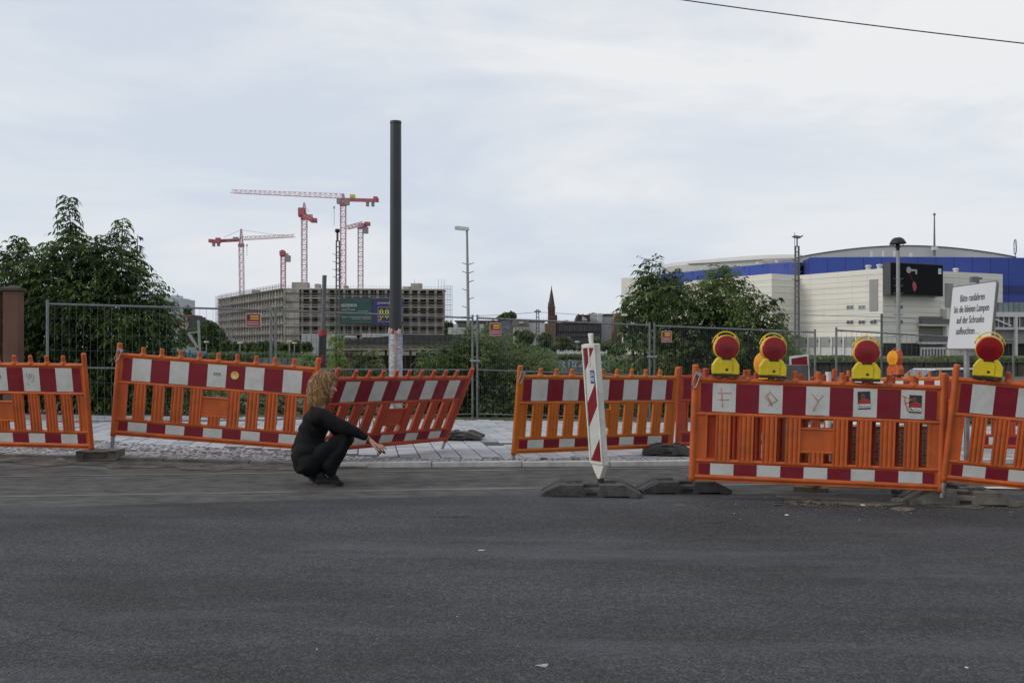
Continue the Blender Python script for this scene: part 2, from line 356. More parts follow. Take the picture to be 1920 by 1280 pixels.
# ---------------------------------------------------------------- barriers
M_or = mat('orange_plastic', (0.44, 0.080, 0.011), 0.46, var=0.16, scale=3.0, col2=(0.49, 0.100, 0.017), detail=8, spec=0.4, dirt=.60, dcol=(.16, .055, .022), dscale=4)
M_or2 = mat('yellow_orange_plastic', (0.48, 0.122, 0.011), 0.46, var=0.12, scale=3.0, detail=8, dirt=.45, dcol=(.20, .08, .025), dscale=4)
M_or3 = mat('faded_orange_plastic', (0.40, 0.057, 0.020), 0.52, var=0.16, scale=3.0, detail=8, dirt=.6, dcol=(.15, .05, .028), dscale=4)
M_red = mat('red_sheeting', (0.175, 0.0008, 0.011), 0.5, var=0.22, scale=4, detail=8, bump=0.02, bscale=300, dirt=.45, dcol=(.12, .03, .03), dscale=5)
M_wht = mat('white_sheeting', (0.52, 0.525, 0.50), 0.45, var=0.08, scale=2.5, detail=10, dirt=.55, dcol=(.26, .25, .21), dscale=5)
M_galv = mat('galvanised_steel', (0.30, 0.31, 0.325), 0.45, 0.6, var=0.2, scale=12)
M_rub = mat('black_rubber', (0.040, 0.040, 0.041), 0.85, var=0.35, scale=7, bump=0.3, bscale=60, detail=8, col2=(0.062, 0.060, 0.058))
M_rubd = mat('dusty_rubber', (0.095, 0.087, 0.077), 0.9, var=0.3, scale=6, bump=0.4, bscale=60, detail=8, col2=(0.14, 0.13, 0.115))
M_ink = mat('black_ink', (0.02, 0.02, 0.02), 0.6); M_marker = mat('orange_marker', (0.50, 0.16, 0.07), 0.6, var=.3, scale=60)
BW = 2.07; PITCH = .1965; XL = (BW-10*PITCH)/2
_bm = {}
def gm(key, fn, mats):
    if key not in _bm: b = MB(); fn(b); _bm[key] = b.mesh(key, mats)
    return _bm[key]
def f_post(b): b.tube((0, 0, 0), (0, 0, .975), .0275, 16); b.lathe([(.0275, .975), (.02, .985), (0, .987)], n=16); b.lathe([(.0275, 0), (.0285, .0), (.0285, .04), (.0275, .05)], n=16)
def f_rail(b): b.tube((.02, 0, 0), (BW-.02, 0, 0), .0225, 14); b.bx(.02, BW-.02, -.012, .012, -.034, .0)
def f_rail2(b): b.tube((.02, 0, 0), (BW-.02, 0, 0), .018, 12)
def f_peg(b): b.tube((0, 0, .015), (0, 0, .082), .022, 12); b.lathe([(.030, .0), (.030, .022), (.022, .030)], n=12); b.lathe([(.022, .082), (.017, .089), (0, .090)], n=12)
def slat_poly(w_, ribs=3):
    pts = []; n = 24; 
    fr = []
    for i in range(n+1):
        t = i/n; x = -w_/2+w_*t; y = -.012-.010*abs(math.cos(math.pi*ribs*t))**.6
        fr.append((x, y))
    return fr+[(w_/2, .012), (-w_/2, .012)]
def f_slat(h, w_=.118):
    def g(b): b.prism([(x, y, 0) for x, y in slat_poly(w_)], (0, 0, h), sm=False)
    return g
def f_end(b): b.bx(.02, XL+.055, -.009, .009, .19, .565); b.bx(XL+.045, XL+.063, -.017, .014, .19, .565)
def f_board(z0, z1):
    def g(b): b.bx(.02, BW-.02, -.010, .010, z0, z1)
    return g
def f_str(w_, h):
    def g(b): b.bx(0, w_, -.0135, -.0100, 0, h)
    return g
def f_panel(b):
    b.bx(-.1375, .1375, -.008, .008, .285, .47); b.tube((-.138, 0, .478), (.138, 0, .478), .013, 10); b.tube((-.138, 0, .285), (.138, 0, .285), .013, 10)
def f_foot(b): b.tube((0, 0, -.13), (0, 0, .05), .020, 12)
def f_clip(b):
    pts = [(.0, -.035, .0), (-.02, -.04, .03), (-.02, -.04, .12), (0, -.04, .15), (.02, -.04, .12), (.02, -.04, .03), (0, -.04, .0)]
    b.path(pts, .0055, 6); b.bx(-.03, .03, -.042, -.028, .12, .15)
def barrier(label, PL, PR, T, top_of='L', mo=None, foot=(1, 1), clip=(0, 0), group='orange road barriers', back=True):
    """PL, PR bottoms of the two posts, T top of one of them"""
    u = PR-PL; sx = u.length/BW; u.normalize(); base_ = PL if top_of == 'L' else PR
    t = T-base_; t = t-u*t.dot(u); sz = t.length/.985; t.normalize(); n_ = t.cross(u)
    M = Matrix((u*sx, n_, t*sz)).transposed().to_4x4(); M.translation = PL
    print('barrier', label[:30], 'sx %.3f sz %.3f' % (sx, sz))
    e = thing('road_barrier', label, 'barrier', group=group, M=M)
    def put(name, me, x=0, z=0, y=0, par=e):
        o = link(name, me, par, local=True); o.location = (x, y, z)
        if mo and me.materials[0] == M_or: o.material_slots[0].link = 'OBJECT'; o.material_slots[0].material = mo
        return o
    put('post', gm('post', f_post, [M_or])); put('post', gm('post', f_post, [M_or]), BW)
    for z in (.86, .573): put('rail', gm('rail' if z > .8 else 'rail2', f_rail if z > .8 else f_rail2, [M_or]), 0, z)
    put('rail', gm('rail2', f_rail2, [M_or]), 0, .18); put('rail', gm('rail', f_rail, [M_or]), 0, .045)
    for k in range(9): put('peg', gm('peg', f_peg, [M_or]), XL+PITCH*(k+1), .868)
    for k in range(9):
        x = XL+PITCH*(k+1)
        if k == 4: put('slat', gm('slat_short', f_slat(.10), [M_or]), x, .19)
        else: put('slat', gm('slat', f_slat(.38), [M_or]), x, .187)
    put('number_panel', gm('panel', f_panel, [M_or]), XL+PITCH*5)
    o = put('end_panel', gm('endp', f_end, [M_or])); o = put('end_panel', gm('endp', f_end, [M_or]), BW); o.rotation_euler = (0, 0, math.pi)
    for z0, z1, h, zz in ((.593, .838, .238, .596), (.062, .164, .094, .066)):
        bd = put('board', gm('board%g' % z0, f_board(z0, z1), [M_or]))
        xx = XL; 
        for k in range(11):
            w_ = PITCH/2 if k in (0, 10) else PITCH
            red = k % 2 == 0
            put('red_stripe' if red else 'white_stripe', gm('s%d%g%g' % (red, w_, h), f_str(w_, h), [M_red if red else M_wht]), xx, zz, 0, bd); xx += w_
    if foot[0]: put('foot_tube', gm('foot', f_foot, [M_galv]), 0)
    if foot[1]: put('foot_tube', gm('foot', f_foot, [M_galv]), BW)
    if clip[0]: o = put('wire_clip', gm('clip', f_clip, [M_galv]), -.02, .78); o.rotation_euler = (0, R(18), 0)
    if clip[1]: put('wire_clip', gm('clip', f_clip, [M_galv]), BW, .8)
    return e
b0 = barrier('orange barrier cut by the left edge of the photo, leaning on the small block', P(-142, 835, 11.0), P(172, 843, 10.7), P(160, 662, 10.53), 'R', foot=(0, 0))
b1 = barrier('orange barrier with round yellow sticker, tilted down towards the crouching person', P(212, 817, 11.0), P(584, 846, 10.95), P(219, 642, 11.0), 'L', foot=(1, 1), clip=(1, 0))
b2 = barrier('orange barrier leaning sideways just beyond the crouching person\'s outstretched hand', P(580, 850, 10.85), P(834, 827, 12.7), P(878, 690, 12.38), 'R', mo=M_or3)
b3 = barrier('yellowish orange barrier standing on the pavement behind the slim white beacon', P(963, 852, 11.4), P(1257, 840, 12.55), P(973, 685, 11.3), 'L', mo=M_or2, clip=(1, 0), foot=(1, 0))
bm = barrier('front orange barrier carrying three red lamps and the marker graffiti', P(1297, 902, 8.78), P(1762, 922, 8.62), P(1301, 683, 8.78), 'L', clip=(1, 0), foot=(0, 0))
bm2 = barrier('orange barrier doubled up directly behind the one with three red lamps', P(1318, 896, 9.08), P(1768, 915, 8.80), P(1320, 690, 9.08), 'L', mo=M_or3, foot=(0, 0))
b7 = barrier('orange barrier at the right edge, tilted, under the rightmost red lamp', P(1769, 903, 8.6), P(2228, 950, 8.3), P(1800, 683, 8.5), 'L', clip=(0, 0), foot=(1, 0))
b4 = barrier('orange barrier starting behind the left post of the graffiti barrier', P(1270, 838, 12.6), P(1560, 832, 13.6), P(1277, 687, 12.6), 'L', mo=M_or3, foot=(0, 0))
b8 = barrier('far orange barrier carrying the small orange lamp with amber lens', P(1592, 828, 14.5), P(1792, 838, 13.1), P(1797, 690, 13.1), 'R', mo=M_or2, foot=(0, 0))
b9 = barrier('orange barrier seen through the slats of the rightmost one', P(1832, 842, 12.9), P(2130, 846, 12.6), P(1834, 698, 12.9), 'L', mo=M_or3, foot=(0, 0))
# stickers and drawings on barriers
S_ = -.0145
def flat(e, name, m, x0, z0, x1, z1, y=S_, rot=0):
    k = MB(); k.bx(-(x1-x0)/2, (x1-x0)/2, y-.001, y, -(z1-z0)/2, (z1-z0)/2); o = k.build(name, m, e, local=True)
    o.location = ((x0+x1)/2, 0, (z0+z1)/2); o.rotation_euler = (0, rot, 0); return o
def disc(e, name, m, x, z, r, y=S_):
    k = MB(); k.tube((0, y-.001, 0), (0, y, 0), r, 28, sm=False); o = k.build(name, m, e, local=True); o.location = (x, 0, z); return o
M_ylw = mat('yellow_sticker', (0.62, 0.45, 0.05), 0.5); M_wp = mat('white_print', (0.6, 0.6, 0.58), 0.5)
M_skin_print = mat('portrait_print', (0.16, 0.07, 0.05), 0.5, var=.5, scale=40); M_redp = mat('red_print', (0.36, 0.03, 0.03), 0.5, var=.4, scale=60)
TX = Matrix.Rotation(R(90), 4, 'X')
s1 = disc(b1, 'round_sticker', M_ylw, XL+PITCH*5.95, .735, .042)
disc(s1, 'sticker_print', M_wp, 0, -.008, .018, -.0016+S_); 
k = MB(); k.path([(-.014, S_-.002, .02), (0, S_-.002, .028), (.014, S_-.002, .02)], .0022, 4); k.path([(-.008, S_-.002, -.012), (-.004, S_-.002, .008), (.003, S_-.002, .01), (.01, S_-.002, -.014)], .002, 4)
k.build('sticker_drawing', M_ink, s1, local=True)
k = MB(); k.bx(-.04, .04, S_-.001, S_, -.001, .001)
for q in range(3): k.path([(-.034+q*.026, S_, .008), (-.024+q*.026, S_, .020), (-.018+q*.026, S_, .010), (-.030+q*.026, S_, .008)], .003, 4)
for q in range(7): k.bx(-.038+q*.011, -.031+q*.011, S_-.001, S_, -.012, -.008)
o = k.build('maker_mark', M_ink, b1, local=True); o.location = (XL+PITCH*5.0+.0, 0, .73)
o = link('maker_mark', o.data, b0, local=True); o.location = (XL+PITCH*4.95, 0, .73)
k = MB(); k.path([(-.05, S_, .04), (-.06, S_, 0), (-.035, S_, -.03), (-.02, S_, .03), (-.01, S_, -.02), (.01, S_, .035), (.03, S_, .0), (.0, S_, -.05), (.05, S_, -.045)], .0018, 4)
k.path([(-.06, S_, -.05), (-.04, S_, -.09)], .0015, 4)
o = k.build('scribble', mat('grey_pencil', (.25, .25, .24), .7), b0, local=True); o.location = (XL+PITCH*7, 0, .745)
def strokes(e, x, z, lines, r=.0032, m=M_marker):
    k = MB()
    for l_ in lines:
        for a, b in zip(l_, l_[1:]):
            c = ((a[0]+b[0])/2+random.uniform(-.0015, .0015), (a[1]+b[1])/2+random.uniform(-.0015, .0015))
            k.path([(a[0], S_, a[1]), (c[0], S_, c[1]), (b[0], S_, b[1])], r, 4)
    o = k.build('marker_drawing', m, e, local=True); o.location = (x, 0, z); return o
px1 = 1/228.
strokes(bm, XL+PITCH*1.0-.03, .72, [[(0, .075), (.012, -.03), (.016, -.085)], [(-.028, .035), (.09, .035)], [(-.025, -.02), (.07, -.022)]])
strokes(bm, XL+PITCH*3.0, .72, [[(-.02, .07), (.055, -.012)], [(-.055, .03), (.012, -.062)], [(-.035, .028), (-.012, .05)], [(.058, -.008), (-.022, -.055)], [(-.035, .028), (.01, -.04)]])
strokes(bm, XL+PITCH*5.0, .72, [[(-.055, .055), (0, -.002)], [(.042, .045), (0, -.005), (-.038, -.088)]])
strokes(bm, XL+PITCH*9.0-.03, .72, [[(-.065, .07), (-.02, .05), (.03, .028)], [(-.045, .06), (-.03, -.01), (-.012, -.06)], [(-.03, -.01), (.03, -.05)], [(-.03, .0), (.02, .04)]], .004)
for xx, rt, zz in ((XL+PITCH*7.0-.01, R(4), .735), (XL+PITCH*9.0+.02, R(-1), .72)):
    st = flat(bm, 'portrait_sticker', mat('sticker_dark', (.03, .03, .028), .5), xx-.052, zz-.074, xx+.052, zz+.074, rot=-rt)
    k = MB(); yy = S_-.0012
    k.prism([(-.045, yy, -.03), (-.04, yy, -.0), (-.015, yy, .015), (.02, yy, .015), (.045, yy, .0), (.047, yy, -.03)], (0, -.0006, 0)); k.build('shirt_print', M_redp, st, local=True)
    k = MB(); k.lathe([(0.0, 0), (.019, 0)], (-.008, yy-.0008, .032), 16, M=Matrix.Rotation(R(90), 3, 'X') @ Matrix.Diagonal((1, 1.35, 1))); k.build('face_print', M_skin_print, st, local=True)
    k = MB(); k.bx(-.050, .050, yy-.0006, yy, -.062, -.031); k.build('caption_strip', M_wp, st, local=True)
    text('caption', 'BarCon', .030, M_ink, st, Matrix.Translation((-.046, yy-.0012, -.057)) @ TX, sx=.95)
# ---------------------------------------------------------------- lamps
M_yel = mat('yellow_lamp_plastic', (0.60, 0.46, 0.008), 0.42, var=.1, scale=5, detail=8, dirt=.45, dcol=(.25, .19, .05), dscale=9); M_ring = mat('yellow_ring_plastic', (0.62, 0.36, 0.015), 0.42, var=.1)
M_blk = mat('black_plastic', (0.018, 0.018, 0.018), 0.6)
def lens_mat(name, c, c2):
    m = bpy.data.materials.new(name); m.use_nodes = True; t = m.node_tree; b = t.nodes['Principled BSDF']; n = t.nodes.new; l = t.links.new
    c_ = n('ShaderNodeTexCoord'); vo = n('ShaderNodeTexVoronoi'); vo.inputs['Scale'].default_value = 160; l(c_.outputs['Object'], vo.inputs[0])
    nz = n('ShaderNodeTexNoise'); nz.inputs['Scale'].default_value = 6; l(c_.outputs['Object'], nz.inputs[0])
    r = n('ShaderNodeValToRGB'); r.color_ramp.elements[0].color = c+(1,); r.color_ramp.elements[1].color = c2+(1,); r.color_ramp.elements[0].position = .40; r.color_ramp.elements[1].position = .68; l(nz.outputs[0], r.inputs[0]); l(r.outputs[0], b.inputs['Base Color'])  # dark to bright mottling imitates the play of light across the lens
    bu = n('ShaderNodeBump'); bu.inputs['Strength'].default_value = .25; bu.inputs['Distance'].default_value = .002; l(vo.outputs['Distance'], bu.inputs['Height']); l(bu.outputs[0], b.inputs['Normal'])
    b.inputs['Roughness'].default_value = .28; b.inputs['Subsurface Weight'].default_value = 0.0
    b.inputs['Coat Weight'].default_value = .35; b.inputs['Coat Roughness'].default_value = .15; b.inputs['Specular IOR Level'].default_value = .25
    return m
M_lr = lens_mat('red_lens', (0.15, 0.0006, 0.004), (0.38, 0.004, 0.006)); M_la = lens_mat('amber_lens', (0.62, 0.22, 0.010), (0.85, 0.42, 0.03))
M_ory = mat('amber_yellow_plastic', (0.80, 0.42, 0.01), .4)
def lamp(label, base, yaw=0, roll=0, s=1.0, body=M_yel, ring=M_ring, lens=M_lr, group='red barrier lamps', hoop=True, Rm=None):
    M = Matrix.Translation(base) @ (Rm.to_4x4() if Rm else Matrix.Identity(4)) @ Matrix.Rotation(roll, 4, 'Y') @ Matrix.Rotation(yaw, 4, 'Z') @ Matrix.Scale(s, 4)
    e = thing('warning_lamp', label, 'lamp', group=group, M=M)
    k = MB(); k.bx(-.112, .112, -.055, .055, 0, .022); k.build('base_plate', M_blk, e, bevel=.004, local=True)
    k = MB(); pf = [(-.115, .022), (.115, .022), (.116, .10), (.085, .150), (.055, .178), (-.055, .178), (-.085, .150), (-.116, .10)]
    k.prism([(x, -.052, z) for x, z in pf], (0, .104, 0)); k.build('housing', body, e, bevel=.007, local=True)
    k = MB(); k.prism([(x, -.0575, z) for x, z in [(-.052, .030), (.052, .030), (.054, .12), (.040, .150), (-.040, .150), (-.054, .12)]], (0, .008, 0)); k.build('battery_cover', body, e, bevel=.003, local=True)
    k = MB(); k.tube((0.005, -.061, .062), (0.005, -.05, .062), .012, 14); k.build('lock', M_blk, e, local=True)
    Mr = Matrix.Rotation(R(90), 3, 'X'); c = (0, 0, .255)
    k = MB(); k.lathe([(.104, .050), (.1075, .050), (.110, .042), (.111, -.040), (.104, -.048), (.0, -.052)], c, 40, M=Mr); k.bx(-.05, .05, -.035, .035, .140, .18); k.build('lens_ring', ring, e, local=True)
    k = MB(); k.lathe([(.1055, .045), (.100, .0555)]+[q_ for i_ in range(11) for q_ in ((.094-.0084*i_, .0575+.001*i_), (.0905-.0084*i_, .0555+.001*i_+.0005))]+[(.0, .069)], c, 40, M=Mr); k.build('lens', lens, e, local=True)
    k = MB(); k.bx(-.040, .040, -.060, -.048, .148, .160); k.build('lens_latch', M_blk, e, local=True)
    if hoop:
        k = MB(); pts = [(.118*math.cos(t)*1.02, .02, .262+.125*math.sin(t)*1.06) for t in [R(a) for a in range(12, 169, 12)]]
        k.path(pts, .006, 8); k.bx(-.085, -.07, .0, .03, .32, .36); k.bx(.07, .085, .0, .03, .32, .36); k.build('handle_hoop', body, e, local=True)
    return e
def on_rail(e, x, dz=.892): return e.matrix_basis @ Vector((x, 0, dz))
RB = bm.matrix_basis.to_3x3().normalized()
R7 = b7.matrix_basis.to_3x3().normalized(); R8 = b8.matrix_basis.to_3x3().normalized()
lamp('leftmost red lamp with yellow housing, on the graffiti barrier above the F mark', on_rail(bm, XL+PITCH*1.02), Rm=RB)
lamp('red lamp in front of the amber lamp turned sideways', on_rail(bm, XL+PITCH*3.02), Rm=RB, roll=R(1))
lamp('red lamp with yellow housing above the left portrait sticker', on_rail(bm, XL+PITCH*7.02), Rm=RB, roll=R(-1), yaw=R(-9))
lamp('rightmost red lamp, turned and tilted, beside the white text sign', on_rail(b7, .27, .888), Rm=R7, yaw=R(-16), roll=R(-2))
lamp('yellow lamp turned sideways half hidden behind the second red lamp', on_rail(bm2, XL+PITCH*2.55, .84)+Vector((0.02, .16, -.06)), yaw=R(-62), body=M_ory, ring=M_ory, lens=M_la, group='amber warning lamps')
lamp('small orange lamp with amber lens on the far barrier', on_rail(b8, BW*.47), Rm=R8, yaw=R(-12), s=1.0, body=M_or, ring=M_or, lens=M_la, group='amber warning lamps')
# ---------------------------------------------------------------- foot blocks
def footplate(label, px, py, ang, m, L_=.82, W_=.38, H_=.115, group='rubber foot blocks', zoff=0, roll=0, cat='foot block'):
    p = gp(px, py); p.z += zoff
    M = Matrix.Translation(p) @ Matrix.Rotation(ang, 4, 'Z') @ Matrix.Rotation(roll, 4, 'Y')
    e = thing('foot_block', label, cat, group=group, M=M); h = L_/2
    k = MB(); pf = [(-h, .0), (-h, .035), (-h+.17, H_), (-.07, H_), (-.07, H_-.035), (.07, H_-.035), (.07, H_), (h-.17, H_), (h, .035), (h, .0), (h-.1, 0), (h-.12, .012), (.12, .012), (.1, 0), (-.1, 0), (-.12, .012), (-h+.12, .012), (-h+.1, 0)]
    k.prism([(x, -W_/2, z) for x, z in pf], (0, W_*.30, 0)); k.prism([(x, W_/2, z) for x, z in pf], (0, -W_*.30, 0))
    pf2 = [(-h+.01, .01), (-h+.01, .03), (-h+.165, H_-.008), (h-.165, H_-.008), (h-.01, .03), (h-.01, .01)]
    k.prism([(x, -W_*.20, z) for x, z in pf2], (0, W_*.40, 0)); k.build('body', m, e, bevel=.006, local=True)
    k = MB()
    for x in (-.2, -.12, .12, .2): k.bx(x-.025, x+.025, -.025, .025, H_-.007, H_-.0045)
    k.build('post_socket', M_dark, e, local=True)  # thin dark slabs, shade of the sockets put into the colour
    k = MB(); k.bx(-.05, .05, -W_/2-.001, -W_/2+.02, .018, .05); k.build('grip_hole', M_dark, e, local=True)  # dark slab instead of an opening, its shade is in the colour
    for sgn in (-1, 1):
        k = MB(); a = (sgn*(h-.13), H_-.022); b = (sgn*(h-.03), .046)
        for yy in (-.10, .10): k.bar((a[0], yy, a[1]), (b[0], yy, b[1]), .02, .010)
        k.build('grip_rib', m, e, local=True)
    return e
footplate('black rubber foot block under the slim white beacon', 1108, 927, R(-3), M_rub, L_=.90, W_=.40)
footplate('black rubber foot block right of the beacon foot, in front of the graffiti barrier', 1280, 921, R(4), M_rub, L_=.84, W_=.36)
footplate('dusty brown foot block holding both barriers near the right edge', 1795, 942, R(-5), M_rubd, L_=.92, W_=.40, H_=.12)
footplate('black foot block tilted against the dusty brown one', 1752, 931, R(24), M_rub, L_=.7, W_=.36, zoff=.015, roll=R(2))
footplate('black foot block beside the leaning barrier near the outstretched hand', 866, 826, R(-6), M_rub, L_=.60, W_=.5, H_=.10, zoff=.04)
footplate('black foot block on the kerb behind the right end of the yellowish barrier', 1252, 858, R(-8), M_rub, L_=.62, W_=.4, H_=.12, zoff=.05)
# end-on block at left
p = gp(180, 866)
e = thing('foot_block', 'small grey foot block seen end-on in the gutter at left', 'foot block', group='rubber foot blocks', M=Matrix.Translation(p) @ Matrix.Rotation(R(2), 4, 'Z'))
k = MB(); k.bx(-.22, .22, 0, .30, .012, .125); k.bx(-.22, -.13, -.02, 0, .012, .125); k.bx(.13, .22, -.02, 0, .012, .125); k.bx(-.22, .22, -.02, 0, .10, .125); k.bx(-.22, .22, -.03, 0, .012, .035); k.build('body', M_rubd, e, bevel=.008, local=True)
for s_ in (-1, 1):
    k = MB(); k.bx(s_*.13-.07, s_*.13+.07, -.025, .3, 0, .012); k.build('pad', M_rub, e, local=True)
k = MB(); k.bx(-.08, .08, .1, .2, .124, .127); k.build('post_socket', M_dark, e, local=True)  # dark slab on top, socket shade put into its colour
# ---------------------------------------------------------------- beacon
M_bw = mat('beacon_white', (0.60, 0.60, 0.56), .45, var=.1, scale=6, detail=8, dirt=.5, dcol=(.28, .26, .21), dscale=7)
pb = gp(1127, 908, .09); pt_ = P(1108, 636, pb.y-.03)
zax = (pt_-pb).normalized(); xax = Matrix.Rotation(R(57), 3, 'Z') @ Vector((1, 0, 0)); xax = Matrix.Rotation(R(-114+4), 3, 'Z') @ xax
xax = Vector((math.cos(R(-55)), math.sin(R(-55)), 0)); xax = Vector((math.cos(R(61)), -math.sin(R(61)), 0)) 
xax = (xax-zax*xax.dot(zax)).normalized(); yax = zax.cross(xax)
M = Matrix((xax, yax, zax)).transposed().to_4x4(); M.translation = pb
bc = thing('traffic_beacon', 'slim white guide beacon with slanted red stripes, leaning on its rubber foot', 'beacon', M=M)
hw = .106; z0, z1 = .19, 1.29
k = MB(); th = .027
fr = [(-hw, z0), (0-.012, .045), (.012, .045), (hw, z0), (hw, z1), (-hw, z1)]
k.prism([(x, -th, z) for x, z in fr], (0, 2*th, 0)); k.build('frame', M_bw, bc, bevel=.008, local=True)
ix = .082; y = -th-.003
k = MB(); k.bx(-ix, ix, y, -th, z0+.03, z1-.04); k.build('face_panel', M_wht, bc, local=True)
for bxx in ((-hw+.001, -ix-.004), (ix+.004, hw-.001)):
    k = MB(); k.bx(bxx[0], bxx[1], -th-.014, -th, z0+.005, z1-.005); k.build('frame_rim', M_bw, bc, bevel=.003, local=True)
k = MB(); k.bx(-ix-.004, ix+.004, -th-.014, -th, z1-.035, z1-.005); k.build('frame_rim', M_bw, bc, local=True)
k = MB(); k.bx(-ix-.004, ix+.004, -th-.014, -th, z0+.005, z0+.027); k.build('frame_rim', M_bw, bc, local=True)
def clip_poly(poly, zlo, zhi):
    def cut(p, f, isin):
        o = []
        for a, b in zip(p, p[1:]+p[:1]):
            if isin(a): o.append(a)
            if isin(a) != isin(b): t = (f-a[1])/(b[1]-a[1]); o.append((a[0]+(b[0]-a[0])*t, f))
        return o
    poly = cut(poly, zlo, lambda q: q[1] >= zlo); poly = cut(poly, zhi, lambda q: q[1] <= zhi) if poly else poly
    return poly
rise = .206
for zb in (.018, .533, 1.048):
    pl = clip_poly([(-ix, zb), (ix, zb+rise), (ix, zb+rise+.216), (-ix, zb+.216)], z0+.03, z1-.04)
    if len(pl) > 2:
        k = MB(); k.prism([(x, y-.0015, z) for x, z in pl], (0, .0013, 0)); k.build('red_stripe', M_red, bc, local=True)
k = MB(); k.prism([(x, -.012, z) for x, z in ((-.018, z1), (.022, z1), (.028, z1+.085), (.022, z1+.095), (-.026, z1+.095), (-.030, z1+.085))], (0, .024, 0)); k.build('carry_handle', M_bw, bc, bevel=.003, local=True)
k = MB(); k.bx(-.01, .01, -th-.010, -th-.004, z1-.20, z1-.03); k.build('drip_of_paint', M_bw, bc, local=True)
M_blu = mat('blue_sticker', (0.05, 0.08, 0.28), .5)
k = MB(); k.bx(-.005, .062, y-.003, y-.001, .93, 1.05); sk = k.build('blue_sticker', M_blu, bc, local=True)
text('sticker_number', '24', .055, M_wp, sk, Matrix.Translation((-.0, y-.0045, .995)) @ TX)
k = MB(); k.bx(.0, .056, y-.0045, y-.003, .955, .962); k.bx(.0, .056, y-.0045, y-.003, .972, .98); k.build('sticker_lines', M_wp, sk, local=True)
k = MB(); k.tube((0, 0, -.06), (0, 0, .06), .03, 12); k.build('foot_pin', M_blk, bc, local=True)
# ---------------------------------------------------------------- site fence
M_fen = mat('fence_galvanised', (0.17, 0.18, 0.19), 0.5, 0.5, var=.2, scale=10)
M_wire = mat('fence_wire', (0.12, 0.125, 0.13), 0.55, 0.4)
def fence(label, A, B, zA, zB, pitch, hp, H=2.0, lean=0):
    """A,B plan positions, zA,zB top heights"""
    A = Vector((A[0], A[1], zA-H)); B = Vector((B[0], B[1], zB-H)); Z = Vector((0, lean, H))
    e = thing('mesh_fence', label, 'fence panel', A, group='mobile mesh fence panels')
    for p in (A, B):
        k = MB(); k.tube(p, p+Z*1.015, .021, 12); k.build('fence_post', M_fen, e)
    for t in (.985, .49, .07):
        k = MB(); k.tube(A+Z*t, B+Z*t, .0165 if t > .9 else .013, 10); k.build('fence_rail', M_fen, e)
    k = MB(); n = int((B-A).length/pitch)
    for i in range(1, n):
        p = A+(B-A)*(i/n); k.bar(p+Z*.075, p+Z*(1.012 if pitch < .06 else .98), .0032, .0032, up=(1, 0, 0))
    m_ = int(H/hp)
    for i in range(1, m_):
        p = A+Z*(i/m_); q = B+Z*(i/m_); k.bar(p, q, .0032, .0032)
    tag(k.build('wire_mesh', M_wire, e), kind='stuff'); return e
def ptop(px, py, d): p = P(px, py, d); return (p.x, p.y), p.z
def fpan(label, l, r, *a, **k):
    (A, za), (B, zb) = ptop(*l), ptop(*r); return fence(label, A, B, za, zb, *a, **k)
f1 = fpan('leftmost mesh fence panel in front of the dark bush, with a red and yellow sign', (89, 566, 15.5), (508, 578, 16.6), .10, .25)
f2 = fpan('mesh fence panel crossed by the tall dark pole', (517, 578, 16.7), (886, 593, 19.0), .11, .25)
f3 = fpan('dense mesh fence panel behind the white beacon', (895, 593, 19.0), (1218, 607, 19.6), .040, .30)
f4 = fpan('dense mesh fence panel before the right bush, behind the two left red lamps', (1227, 608, 19.65), (1528, 620, 20.0), .040, .30)
f5 = fpan('open mesh fence panel running behind the small orange lamp', (1568, 616, 19.6), (1900, 636, 20.4), .11, .28)
def coupler(px, py, d, label):
    p = P(px, py, d); k = MB(); k.box(p+Vector((0, -.03, 0)), (.20, .02, .035)); k.tube(p+Vector((0, -.06, 0)), p+Vector((0, .03, 0)), .015, 8)
    return tag(k.build('fence_coupler', M_galv), label, 'coupler', 'fence couplers')
coupler(891, 676, 19.0, 'steel coupler joining two fence panels left of the yellowish barrier')
coupler(1222, 668, 19.6, 'steel coupler joining fence panels left of the leftmost red lamp')
M_sgr = mat('sign_dark_red', (0.20, 0.030, 0.040), .5); M_sgy = mat('sign_ochre', (0.60, 0.33, 0.05), .5); M_sgb = mat('sign_border', (0.45, 0.33, 0.31), .5)
def fsign(px, py, d, w_, h_, label, rot=0):
    p = P(px, py, d); e = thing('fence_sign', label, 'sign', M=Matrix.Translation(p) @ Matrix.Rotation(rot, 4, 'Z'), group='small red signs on the mesh fence')
    k = MB(); k.bx(-w_/2, w_/2, -.004, .004, -h_/2, h_/2); k.build('board', M_sgb, e, local=True)
    k = MB(); k.bx(-w_*.44, w_*.44, -.0065, -.0045, -h_*.44, h_*.44); f = k.build('red_field', M_sgr, e, local=True)
    k = MB(); k.bx(-w_*.22, w_*.34, -.009, -.007, h_*.04, h_*.34); k.build('yellow_field', M_sgy, f, local=True)
    k = MB(); k.lathe([(w_*.06, 0), (w_*.105, 0)], (-w_*.26, -.0095, h_*.19), 16, M=Matrix.Rotation(R(90), 3, 'X')); k.bx(-w_*.14, w_*.30, -.0105, -.0095, h_*.16, h_*.21); k.build('logo', M_ink, f, local=True)
    k = MB(); k.bx(-w_*.38, w_*.36, -.009, -.007, -h_*.17, -h_*.11); k.bx(-w_*.38, w_*.36, -.009, -.007, -h_*.33, -h_*.26); k.build('text_lines', M_sgb, f, local=True)
fsign(475, 600, 16.4, .245, .225, 'red and yellow sign on the leftmost fence panel, before the scaffolded building', R(8))
fsign(929, 617, 18.95, .22, .25, 'red and yellow sign right of the joined fence posts in the middle')
fsign(1250, 631, 19.6, .20, .225, 'red and yellow sign before the right bush, upper left of the leftmost lamp')
